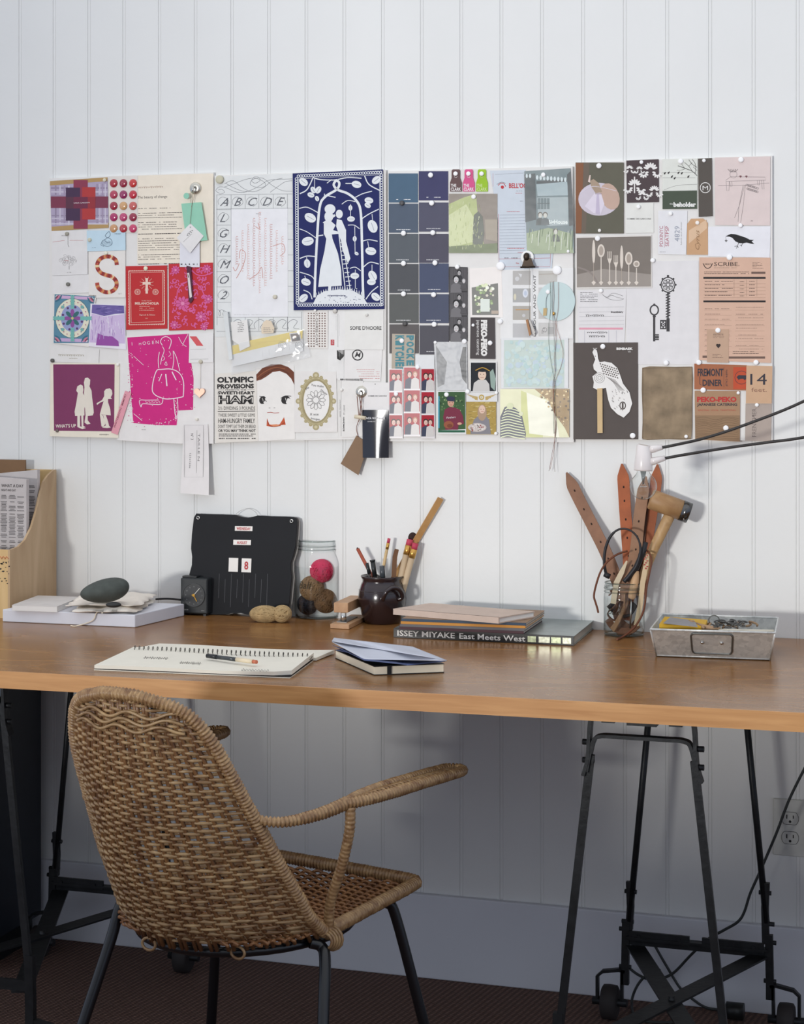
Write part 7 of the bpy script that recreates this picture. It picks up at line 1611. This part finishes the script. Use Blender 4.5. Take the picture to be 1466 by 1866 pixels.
a.poly((120, 44, 66), [(808, 760), (811, 746), (819, 742), (827, 742), (838, 746), (844, 758), (846, 772), (836, 775), (835, 783), (812, 783)], 3); a.text((230, 226, 226), 'Panthers', 814, 763, 3.6, w=17, a=-5, z=4, shear=.3); a.disc((206, 160, 136), 822, 733, 6, 4, ry=8.5); a.disc((50, 54, 76), 822, 726.5, 7.6, 5, ry=4.4); a.line((50, 54, 76), [(816, 730), (830, 731)], 1.6, 5); a.disc((150, 86, 60), 818, 774, 9, 5, ry=7); a.disc((120, 64, 44), 820, 776, 5, 6, ry=3.6); a.disc((210, 164, 140), 838, 772, 4, 5, ry=2.4); a.disc((60, 40, 36), 820, 733.5, .7, 6, n=6); a.disc((60, 40, 36), 825, 733.5, .7, 6, n=6); a.line((160, 80, 70), [(820, 738), (825, 738)], .7, 6)
a.rect((60, 150, 170), 799, 722, 801.5, 780, 3); a.rect((40, 96, 70), 799, 784, 848, 788, 3); a.text((230, 240, 240), 'P1', 800, 730, 2)
a.done('baseball_photo', 'snapshot of a young baseball player in a maroon shirt with a glove', 'photograph'); MAG.append((814, 719, 4.4, (242, 242, 240), 'in the corner of the baseball snapshot')); MAG.append((852.5, 713.5, 4.2, (242, 242, 240), 'between the baseball and basket snapshots'))
a = Art([(850, 731), (904.5, 731), (904.5, 791.5), (850, 791.5)], (176, 150, 80), 4)
for k in range(70): x, y = rr.uniform(852, 902), rr.uniform(733, 785); a.line(rr.choice([(206, 184, 110), (140, 120, 64), (220, 206, 150)]), [(x, y), (x + rr.uniform(3, 9), y + rr.uniform(-2, 2))], .8, 1)
a.poly((136, 134, 140), [(858, 785), (864, 765), (872, 758), (886, 758), (892, 765), (895, 791), (858, 791)], 2); a.disc((176, 150, 126), 879, 752, 8.4, 3, ry=15); a.disc((226, 196, 176), 879, 746, 5.6, 4, ry=7.6); a.disc((60, 40, 36), 877, 745.5, .7, 5, n=6); a.disc((60, 40, 36), 882, 745.5, .7, 5, n=6); a.line((170, 90, 80), [(877, 750), (882, 750)], .7, 5); a.disc((206, 196, 190), 870, 779, 17, 5, ry=8)
for k in range(26): a.disc(rr.choice([(150, 60, 60), (236, 232, 226), (120, 110, 100)]), rr.uniform(857, 884), rr.uniform(773, 785), 1.2, 6, n=6)
a.done('basket_photo', 'snapshot of a long-haired child holding a round basket before hay', 'photograph'); MAG.append((904, 790, 3.0, (240, 240, 238), 'at the corner of the basket snapshot'))
a = Art(quad(850, 715, 907, 732), (224, 224, 222), 5); GO = (190, 160, 84)
for s_ in (1, -1):
    for k in range(4): a.poly(GO, [(878 + s_ * 7, 723 + k * 1.6), (878 + s_ * (27 - k * 4.5), 718.5 + k * 2.6), (878 + s_ * (25 - k * 4.5), 720 + k * 2.8), (878 + s_ * 7, 724.4 + k * 1.6)], 1)
a.disc(GO, 878, 724, 5, 2); a.disc((220, 214, 190), 878, 724, 3, 3); a.text((120, 96, 50), '1', 877, 726, 3.6, z=4)
a.done('wings_badge_card', 'white slip with a gold winged emblem above the basket snapshot', 'card')
MAG.append((905, 716, 2.8, (240, 240, 238), 'beside the gold winged emblem'))

# ================= board four
a = Art(quad(1049.5, 296, 1137.5, 425.5), (112, 100, 88), 3)
a.poly((136, 92, 66), [(1050, 297), (1064, 297), (1060, 425), (1050, 425)], 1); a.poly((100, 98, 84), [(1075, 296), (1137, 296), (1137, 425), (1068, 425)], 1)
a.disc((206, 198, 208), 1092, 363, 37.5, 2, ry=30, n=32); a.disc((196, 168, 152), 1112, 358, 17, 3, ry=25, a=-20); a.poly((222, 214, 226), [(1084, 352), (1096, 352), (1102, 372), (1095, 391), (1082, 388), (1066, 376)], 4); a.poly((196, 186, 206), [(1088, 354), (1092, 354), (1094, 391), (1086, 389)], 5)
a.poly((170, 150, 130), [(1076, 330), (1082, 326), (1092, 334), (1098, 350), (1086, 352), (1078, 340)], 4); a.poly((226, 206, 196), [(1072, 331), (1075, 319), (1077, 319), (1076, 333)], 5); a.line((160, 140, 140), [(1085, 353), (1097, 353)], 1.2, 6); a.crv((222, 216, 226), [(1058, 352), (1078, 340), (1100, 342), (1124, 348)], .8, 5)
a.done('gown_photo', 'photograph of a vast pale round ballgown on a brown ground', 'photograph'); MAG.append((1092, 302, 4.8, (244, 244, 242), 'at the top of the ballgown photograph')); MAG.append((1093, 420, 3.0, (230, 226, 220), 'at the foot of the ballgown photograph'))
DM = (78, 66, 68); DW = (232, 230, 226)
a = Art([(1142, 292.5), (1201, 290), (1201.5, 368), (1143, 369.5)], DM, 3)
def acan(cx, cy, s, flip=1, z=1):
    for k in range(7): an = -90 + (k - 3) * 24; a.disc(DW, cx + 8 * s * math.cos(R(an)), cy + 8 * s * math.sin(R(an)), 4.6 * s, z, ry=1.9 * s, a=an, n=10)
    for s2 in (1, -1):
        for k in range(6): an = 20 + k * 34; a.disc(DW, cx + s2 * (12 * s + 6 * s * math.cos(R(an))), cy + 6 * s + 6 * s * math.sin(R(an)), 3.2 * s, z, ry=1.7 * s, a=an * s2, n=8)
for cx_, cy_, s_ in ((1157, 338, 1.0), (1186, 309, 1.05), (1148, 308, .55), (1193, 348, .8), (1171, 356, .6), (1166, 309, .5)): acan(cx_, cy_, s_)
a.line(DW, [(1157, 322), (1157, 352)], 2.2, 2)
a.done('damask_card', 'dark plum card with white damask scrolls', 'card'); MAG.append((1169.5, 295.5, 3.4, (240, 240, 238), 'at the top of the damask card'))
a = Art([(1140, 371), (1191.5, 369.5), (1192, 424), (1141, 425)], (228, 228, 222), 2); a.text(INK, 'COMME DES GARCONS', 1143, 400, 2.4, w=44, bold=.01); a.done('fashion_card', 'square white card with one thin line of capitals under the damask card', 'card'); MAG.append((1164, 377, 3.8, (238, 238, 236), 'at the top of the card under the damask card'))
a = Art([(1207.5, 290), (1272, 288.5), (1271.5, 380.5), (1208, 381)], (222, 224, 216), 3, glossy=False)
a.poly((74, 84, 70), [(1208, 348), (1271, 347), (1271, 380.5), (1208, 381)], 1); a.text((232, 232, 228), 'beholder', 1228, 376.5, 8, w=41, bold=.05); a.text((232, 232, 228), 'the', 1221, 373, 3.4)
for y in (314, 324): a.line(GR, [(1208, y), (1268, y)], .5)
a.crv(GR, [(1211, 346), (1235, 338), (1271, 336)], .5)
for x, y in ((1212, 316), (1219, 315), (1237, 315), (1243, 316), (1225, 322), (1230, 325), (1255, 322)): a.disc(BK, x, y, 2.2, 2, ry=1.3, a=-50); a.disc(BK, x + 1.4, y - 1.8, .9, 2, n=6)
for q, w_ in (([(1271, 320), (1262, 312), (1250, 307), (1236, 302)], 1.0), ([(1262, 312), (1256, 303), (1248, 296)], .7), ([(1271, 305), (1262, 299), (1256, 291)], .8), ([(1268, 316), (1268, 300), (1262, 290)], .7), ([(1250, 307), (1242, 310), (1234, 310)], .5), ([(1256, 303), (1262, 296)], .5), ([(1248, 306), (1243, 299)], .5), ([(1271, 311), (1264, 304)], .6)): a.crv(BK, q, w_, 2)
a.done('branch_card', 'pale card of birds on wires above a dark green band', 'card'); MAG.append((1241, 294, 4.6, (242, 242, 240), 'at the top of the card of birds on wires'))
a = Art([(1273, 289), (1298, 288), (1299.5, 394), (1274, 395)], (88, 82, 76), 4); a.ring((228, 226, 222), 1286, 342, 9.2, 1.3); a.text((228, 226, 222), 'M', 1281, 346.5, 8, w=10, bold=.0, a=-90 + 90); a.done('monogram_bookmark', 'dark grey-brown bookmark with a circled white monogram', 'bookmark'); MAG.append((1283.5, 292.5, 3.2, (240, 240, 238), 'at the top of the monogram bookmark'))
a = Art([(1303.5, 287), (1404.5, 285), (1404, 411), (1304, 410)], (222, 206, 202), 3); LN = (130, 120, 120)
def P7(pts): return [(1040 + x / 3.858, 275 + y / 3.858) for x, y in pts]
for q in ([(1095, 205), (1130, 180), (1370, 185), (1375, 205), (1095, 215), (1095, 205)], [(1095, 215), (1100, 280), (1115, 280), (1118, 215)], [(1345, 205), (1350, 268), (1362, 268), (1360, 205)], [(1120, 215), (1125, 250), (1138, 248), (1136, 215)], [(1315, 208), (1320, 240), (1330, 240), (1330, 208)], [(1040, 245), (1240, 240), (1400, 225)], [(1225, 240), (1190, 380), (1155, 470)], [(1215, 240), (1185, 400), (1180, 500)], [(1232, 240), (1215, 390), (1198, 505)]): a.line(LN, P7(q), .6, 1)
a.ring(LN, *P7([(1147, 165)])[0], 6.5, .6)
for k in range(6): a.line(INK, P7([(1130 + k * 6, 150), (1150 + (k - 3) * 14, 128)]), .7)
for x in (1197, 1238): a.poly((120, 80, 84), P7([(x - 10, 176), (x, 172), (x + 10, 176), (x, 190)]), 2)
for k in range(30): x = 1240 + (k * 13) % 80; y = 240 + (k * 29) % 50; a.ring(LN, *P7([(x, y)])[0], 1.8, .4, n=8)
a.text(LN, 'elis', *P7([(1268, 495)])[0], 2.4); a.done('bench_drawing', 'pale pink sheet with a fine pen drawing of a bench', 'drawing'); MAG.append((1351, 291, 4.8, (244, 244, 242), 'at the top of the bench drawing')); MAG.append((1350, 411, 3.8, (242, 242, 240), 'between the bench drawing and the crow card'))
a = Art([(1200, 384), (1253.5, 384), (1251, 464), (1200, 463)], (228, 228, 230), 2)
MV = (176, 92, 110); a.text(MV, 'PDXINYC', 1209, 449, 6.6, w=37, a=-90, bold=-.0); a.text(MV, 'SEATPSP', 1219.5, 449, 6.6, w=37, a=-90); a.line(MV, [(1211.5, 411), (1211.5, 451)], .5); a.text((150, 156, 170), '4829', 1239, 440, 9, w=28, a=-90); a.text(GR, 'lunch and dinner', 1243, 446, 2.2, w=42, a=-90); a.rows(GR, 1203, 458, 1218, 460, 1, .6)
a.done('travel_card', 'white card with mauve capitals running up its side', 'card'); MAG.append((1222.5, 389.5, 3.6, (238, 238, 236), 'at the top of the white card with mauve capitals'))
a = Art([(1252, 464), (1253, 408), (1260, 398.5), (1282, 398), (1290.5, 406), (1291, 464)], (202, 162, 124), 3); a.poly((220, 188, 156), [(1256, 420), (1288, 400), (1289, 416), (1256, 444)], 1); a.text((150, 116, 84), 'Cyrus', 1275, 455, 7.5, w=36, a=-90, shear=.4); a.done('luggage_tag', 'tan luggage tag with faint writing beside the crow card', 'tag'); MAG.append((1271.5, 406, 3.6, (236, 230, 222), 'at the top of the tan luggage tag'))
a = Art([(1291, 413), (1405, 412), (1403.5, 469.5), (1291, 467)], (232, 232, 236), 2)
CB = (34, 33, 34)
a.poly(CB, P7([(1090, 602), (1108, 592), (1130, 583), (1160, 586), (1200, 598), (1235, 610), (1262, 624), (1292, 626), (1275, 636), (1295, 655), (1270, 652), (1240, 645), (1215, 650), (1185, 648), (1160, 635), (1140, 612), (1120, 603)]), 1)
for q in ([(1185, 646), (1175, 668), (1155, 672)], [(1175, 668), (1168, 686)], [(1175, 668), (1182, 680)], [(1215, 648), (1205, 662), (1192, 664)], [(1205, 662), (1205, 672)]): a.line(CB, P7(q), .9, 1)
a.line(CB, P7([(1092, 605), (1096, 628)]), .4); a.poly(GR, P7([(1085, 630), (1096, 622), (1106, 630), (1096, 642)]), 1)
a.done('crow_card', 'white card with a black crow leaning down to the side', 'card')
a = Art([(1050, 430), (1188, 428), (1189, 524), (1051, 526)], (224, 220, 214), 3); a.poly((128, 120, 112), [(1051.5, 433.5), (1187, 430.5), (1187, 522), (1052, 523.5)], 1); a.poly((158, 150, 142), [(1052, 500), (1100, 490), (1187, 500), (1187, 522), (1052, 523)], 2); a.crv((146, 136, 130), [(1053, 487), (1068, 492), (1080, 500), (1090, 516)], 3, 2)
SV = (222, 212, 200); SD = (176, 164, 152)
for x, kind, top in ((1082.5, 'k', 438), (1096, 's', 449), (1111.5, 'f', 458), (1123, 'f', 465), (1133.5, 'k', 448), (1146.5, 's', 463), (1160.5, 'r', 473)):
    bot = 516; mid = top + 36 if kind != 'r' else 480
    if kind == 'k': a.disc(SV, x, top + 21, 2.9, 4, ry=22); a.line(SD, [(x, top + 40), (x, bot)], 1.2, 4); 
    elif kind in 'sr': r_ = 6.8 if kind == 's' else 6; a.disc(SV, x, top + 8, r_, 4, ry=(12 if kind == 's' else 6)); a.disc(SD, x, top + 8, r_ * .6, 5, ry=(8.5 if kind == 's' else 3.6)); a.line(SV, [(x, top + 15), (x, bot)], 1.8, 4)
    else:
        for d in (-3.4, -1.1, 1.1, 3.4): a.line(SV, [(x + d, top), (x + d, top + 15)], 1.0, 4)
        a.poly(SV, [(x - 4, top + 13), (x + 4, top + 13), (x + 1.2, top + 22), (x - 1.2, top + 22)], 4); a.line(SV, [(x, top + 20), (x, bot)], 1.8, 4)
    a.poly(SV, [(x - 4, bot - 1), (x, bot - 5), (x + 4, bot - 1), (x, bot + 4)], 5)
a.done('cutlery_photo', 'sepia photograph of old silver cutlery in a row', 'photograph'); MAG.append((1089.5, 434.5, 4.8, (244, 244, 242), 'at the top of the cutlery photograph')); MAG.append((1190, 474.5, 4.2, (240, 240, 238), 'at the side of the cutlery photograph'))
a = Art([(1052, 530), (1142, 527), (1139, 626), (1054, 626)], (226, 224, 224), 2)
a.rows(INK, 1058, 531, 1090, 551, 6, .8); a.crv(GR, P7([(225, 1010), (270, 1040), (330, 1050), (375, 1040), (330, 1030), (290, 1015), (260, 1030), (225, 1010)]), .6); a.crv(GR, P7([(260, 1030), (300, 1000), (370, 1020)]), .6)
for y in (560, 569, 577, 585, 592): a.line((170, 168, 170), [(1056, y), (1138, y - 1)], .4)
a.rect((226, 160, 176), 1056, 597, 1136, 600.5, 1); a.script(INK, 1068, 575, 34, 4, .6, 0, seed=2); a.script(INK, 1114, 569, 22, 3.4, .5, 0, seed=3); a.script(INK, 1070, 606, 38, 4, .6, 0, seed=4); a.script(INK, 1074, 613, 30, 3.6, .6, 0, seed=5)
for x in (1066, 1110, 1124): a.line((150, 150, 170), [(x, 602), (x, 625)], .4)
a.text(INK, 'Pony Rider', 1114, 570, 3.2, z=2); a.done('handwritten_receipt', 'crinkled white receipt with handwriting and a pink rule', 'receipt'); MAG.append((1095.5, 530, 3.8, (240, 240, 238), 'at the top of the handwritten receipt'))
a = Art([(1142, 478), (1192, 476), (1274, 475), (1274, 664), (1142, 664)], (226, 224, 224), 1)
KG = (66, 64, 66)
kx, ky = 1218, 519
a.ring(KG, kx, ky, 12.5, 2.0, ry=13.5); 
for k in range(8): an = R(45 * k); a.ring(KG, kx + 6.4 * math.cos(an), ky + 6.6 * math.sin(an), 3.6, 1.1, n=12); a.disc(KG, kx + 14 * math.cos(an), ky + 15 * math.sin(an), 1.9, 1, n=8)
a.disc(KG, kx, 503, 2.2); a.line(KG, [(kx, 533), (kx, 582)], 3.0, 1)
for k in range(9): a.line(KG, [(kx - 4, 538 + k * 5), (kx + 4, 534 + k * 5)], 2.2, 2)
a.rect(KG, kx - 2.8, 580, kx + 3, 604, 1); 
a.rect(KG, kx - 14.5, 583, kx - 3, 600, 1)
for x, y in ((1205.5, 586), (1210.5, 586), (1205.5, 595), (1210.5, 595)): a.rect((226, 224, 224), x, y, x + 2.4, y + 2.6, 2)
a.ring((226, 224, 224), 1209.5, 591.5, 2, 1, 3, n=12)
kx, ky = 1193, 565; a.ring(KG, kx, ky, 7.4, 2.6, ry=8.8); a.disc(KG, kx, 555, 2); a.disc(KG, kx, 576.5, 3, 1, ry=2); a.rect(KG, kx - 2.2, 576, kx + 1.8, 622, 1); a.rect(KG, kx + 1.5, 609, kx + 8.5, 620, 1)
for x, y in ((1195.5, 611), (1199, 611), (1195.5, 616), (1199, 616)): a.rect((226, 224, 224), x, y, x + 1.4, y + 1.8, 2)
a.done('key_print', 'large pale sheet printed with two ornate antique keys', 'print')
a = Art([(1275, 469), (1404.5, 469.5), (1406, 661.5), (1275, 656)], (214, 178, 156), 3); KB = (58, 48, 46)
a.text(KB, 'SCRIBE.', 1302, 484.5, 7, w=46, bold=.0); a.crv(KB, [(1282, 480), (1286, 487), (1291, 489), (1296, 486), (1299, 480)], 1.4); a.text(KB, 'MERCI', 1285, 483, 3, w=12); a.rows(KB, 1302, 487, 1360, 489, 1, .4); a.rows(KB, 1372, 477, 1392, 490, 5, .6)
a.rows(KB, 1284, 494, 1366, 500, 2, .9, rag=False); a.rect((112, 90, 80), 1370, 495, 1395.5, 499, 1); a.rect((40, 36, 38), 1282.5, 504.5, 1396, 508, 1)
for k in range(5): a.rows(KB, 1285, 511 + k * 6.4, 1336, 514 + k * 6.4, 1, .9, seed=k); a.line((150, 122, 106), [(1283, 517 + k * 6.4), (1396, 517 + k * 6.4)], .4); a.rows(KB, 1349, 512 + k * 6.4, 1357, 515 + k * 6.4, 1, .9, rag=False); a.rows(KB, 1366, 511 + k * 6.4, 1376, 514 + k * 6.4, 1, .9, rag=False)
for x in (1338.5, 1361, 1380): a.line((150, 122, 106), [(x, 509), (x, 540)], .5)
a.rect((40, 36, 38), 1282.5, 547.5, 1396, 551, 1)
for k in range(9):
    y = 562 + k * 9.5; a.rows((110, 90, 80), 1285, y, 1330, y + 1.5, 1, .6, seed=k); a.line((170, 140, 122), [(1284, y + 3), (1334, y + 3)], .35); a.rows((110, 90, 80), 1342, y - 3 + (k % 2) * 3, 1392, y - 1 + (k % 2) * 3, 1, .6, seed=k + 9); a.line((170, 140, 122), [(1340, y + 3), (1394, y + 3)], .35)
a.rect((112, 90, 80), 1281, 648, 1289, 652, 1); a.rect((112, 90, 80), 1329, 649.5, 1395, 653.5, 1); a.rows(KB, 1336, 639, 1392, 646, 2, .9)
a.done('kraft_invoice', 'tall pinkish kraft invoice form with dark heading bars', 'invoice'); MAG.append((1330, 469, 5.0, (244, 244, 242), 'at the top of the kraft invoice'))
a = Art([(1289, 600), (1329, 600), (1328.5, 661), (1289, 660)], (194, 162, 138), 4); a.disc(KB, 1308, 629, 2.4, 1, n=12); a.disc(KB, 1311.6, 629, 2.4, 1, n=12); a.poly(KB, [(1305.8, 630), (1313.8, 630), (1309.8, 634.8)], 1); a.text((110, 88, 76), 'ESTATE', 1301, 611, 3, w=18); a.rows((110, 88, 76), 1300, 612, 1320, 616, 2, .5, rag=False); a.rows((110, 88, 76), 1299, 644, 1320, 653, 3, .6); a.done('heart_card', 'small kraft card with a dark heart over the invoice', 'card'); MAG.append((1309, 602, 4.6, (242, 242, 240), 'at the top of the kraft heart card'))
# book with papercut bird
t = thing('papercut_book', 'dark grey booklet with a white papercut peacock on its cover', 'booklet', P(1104, 800, -.0105))
a = Art([(1045.5, 624.5), (1163, 624), (1163.5, 800.5), (1045.5, 800.5)], (88, 80, 76), 3, th=.0018); a.Y = a.Y - .0012
for v in a.v[:4]: pass
a.text((236, 234, 230), 'BIMBAEK', 1124, 637.5, 4, w=30, bold=.05, z=1); a.text((236, 234, 230), 'SEA', 1145, 642, 2.4, z=1); a.done('cover', parent=t)
def P8(pts): return [(1040 + x / 3.858, 520 + y / 3.858) for x, y in pts]
a = Art(P8([(155, 470), (165, 450), (185, 455), (190, 475), (195, 515), (205, 540), (240, 535), (290, 545), (330, 580), (350, 630), (370, 690), (415, 750), (435, 830), (415, 890), (375, 930), (330, 905), (285, 860), (265, 800), (250, 720), (190, 735), (160, 720), (165, 680), (155, 640), (190, 612), (165, 590), (160, 560), (175, 520)]), (236, 234, 230), 6, th=.0006)
for k in range(40):
    x = 212 + (k % 8) * 16 + (k // 8) * 6; y = 552 + (k // 8) * 17 + (k % 8) * 5
    if x < 340: a.disc((88, 80, 76), *P8([(x, y)])[0], 1.7, 1, ry=1.1, a=45, n=8)
rr = random.Random(9)
for k in range(34): x = rr.uniform(290, 410); y = rr.uniform(730, 880); a.line((88, 80, 76), P8([(x, y), (x + 7, y + 9)]), .6, 1)
for k in range(6): a.crv((88, 80, 76), P8([(250 + k * 12, 640 + k * 4), (300 + k * 10, 680 + k * 6), (340 + k * 8, 740)]), .5, 1)
for r_ in (12, 24, 36): a.ring((88, 80, 76), *P8([(205, 650)])[0], r_ / 3.858, .5, n=14)
a.disc((88, 80, 76), *P8([(368, 845)])[0], 6, 1, ry=7.5); a.disc((236, 234, 230), *P8([(368, 845)])[0], 4.2, 2, ry=5.5); a.rect((88, 80, 76), *P8([(362, 825)])[0], *P8([(374, 865)])[0], 3); a.disc((88, 80, 76), *P8([(175, 498)])[0], .9, 1)
for k in range(3): a.line((236, 234, 230), P8([(172, 455), (160 + k * 14, 440)]), .8, 1)
a.done('papercut_bird', parent=t, label='white papercut peacock')
g = MB(); g.prism([P(u, v, -.0135) for u, v in ((1089, 708), (1098.5, 707), (1099, 789), (1089.5, 789))], 0, up=(0, -.001, 0)); g.build('wooden_perch', mat((206, 178, 132), rough=.6), t)
MAG.append((1153.5, 794, 5.0, (244, 244, 242), 'at the foot of the papercut peacock booklet'))
a = Art([(1171, 670), (1185, 667.5), (1230, 668.5), (1262, 668), (1263.5, 690), (1262, 740), (1262.5, 770), (1260, 800), (1245, 801.5), (1215, 800), (1180, 802), (1170.5, 799), (1172, 760), (1170, 710)], (140, 122, 98), 3)
rr = random.Random(12)
a.mats[0] = mat((144, 126, 102), rough=.8, noise=.34, nscale=26, key='stain')
a.line((92, 76, 60), [(1172, 671), (1262, 669), (1262, 799), (1172, 801)], .9, 3, True)
a.done('stained_paper', 'old stained brown paper with rough edges', 'paper'); MAG.append((1214.5, 661.5, 4.6, (242, 242, 240), 'above the old stained brown paper')); MAG.append((1251, 795.5, 3.2, (240, 240, 238), 'at the foot of the stained brown paper'))
a = Art([(1266, 662.5), (1362, 665.5), (1361, 711.5), (1266, 709.5)], (166, 104, 72), 3); DI = (58, 56, 64)
a.text(DI, 'FREMONT', 1272, 685, 13, w=47, bold=.03); a.text(DI, 'DINER', 1281, 703, 11, w=36, bold=.03); a.line(DI, [(1276, 686), (1276, 700), (1279, 702)], 1); a.text(DI, 'NAPA CALIF', 1323, 674, 3.6, w=30, a=90); a.line(DI, [(1320, 669), (1320, 706)], .5); a.rect((190, 80, 50), 1337, 669, 1361, 709, 1); a.ring(DI, 1352, 688, 12, .8, 2); a.poly(DI, [(1343, 687), (1347, 683.5), (1361, 684), (1361, 690), (1358, 693), (1355, 690), (1349, 690.5), (1347, 692.5)], 3)
a.done('diner_card', 'rust-brown card with dark western lettering and a pig', 'card'); MAG.append((1274, 660.5, 4.6, (242, 242, 240), 'at the corner of the rust-brown lettering card'))
a = Art([(1266.5, 712), (1349.5, 712.5), (1349, 805), (1267.5, 801)], (168, 134, 104), 4)
a.text((186, 56, 54), 'PEKO-PEKO', 1271, 732, 8.5, w=72, bold=.05); a.text(DI, 'JAPANESE CATERING', 1271, 739.5, 4.8, w=73, bold=.03); a.text((186, 76, 64), 'SEASONAL  LOCAL  TRADITIONAL', 1272, 748.5, 2.4, w=70)
a.poly((146, 118, 90), [(1267, 757), (1349, 757), (1349, 804), (1267.5, 800.5)], 1)
for k in range(12): a.crv((116, 92, 70), [(1269, 762 + k * 3.4), (1285, 760 + k * 3.4 + 2 * math.sin(k)), (1305, 765 + k * 3.2), (1325, 760 + k * 3.4 - 2 * math.sin(k)), (1347, 763 + k * 3.3)], .55, 2)
a.done('woodgrain_card', 'kraft card with red heading above printed woodgrain', 'card'); MAG.append((1282, 711, 4.8, (244, 244, 242), 'between the rust-brown card and the woodgrain card')); MAG.append((1346, 716, 2.8, (240, 240, 238), 'at the corner of the woodgrain card')); MAG.append((1323.5, 780, 4.8, (244, 244, 242), 'low on the woodgrain card'))
a = Art([(1361, 666), (1408.5, 667), (1407, 735.5), (1360, 735)], (204, 168, 136), 5); a.text(DI, '14', 1368, 701, 20, w=30); a.text((150, 112, 92), 'feet.', 1370, 714, 7.5, w=28); a.done('number_card', 'kraft card with a large thin number fourteen', 'card'); MAG.append((1378.5, 660.5, 4.6, (242, 242, 240), 'above the large number card'))
a = Art([(1359.5, 735.5), (1407, 736), (1405.5, 804.5), (1358.5, 803)], (176, 162, 152), 3); a.text((110, 100, 96), 'FRENCHER', 1379, 796, 8, w=52, a=-90, bold=-.01); a.disc(INK, 1373, 758, 1.2); a.disc(INK, 1377, 763, .9); a.done('grey_card_upright', 'grey-brown card with lettering turned on its side', 'card'); MAG.append((1380, 738, 3.4, (240, 240, 238), 'at the top of the grey-brown sideways card'))

# ---- magnets
for u, v, r, c, w_ in MAG:
    g = MB(); rw_ = r / 885.0; q = P(u, v, -.0132)
    g.lathe([(rw_ * .98, -.0012), (rw_, -.0006), (rw_, .0004), (rw_ * .95, .0010), (rw_ * .5, .0013), (.0001, .0014)], q, 24, Mx, caps=False)
    g.lathe([(rw_ * .98, -.0030), (rw_ * .98, -.0012)], q, 24, Mx)
    dark = c[0] < 130; big = r > 7
    m_ = mat(tuple(min(255, x + 8) for x in c), rough=.5, noise=.01)
    lab = ('%s round magnet %s' % ('dark grey' if dark else ('olive-cream' if c[2] < 200 else 'small white' if r < 5.5 else 'white'), w_))
    o = g.build('round_magnet', [m_], label=lab, cat='magnet')
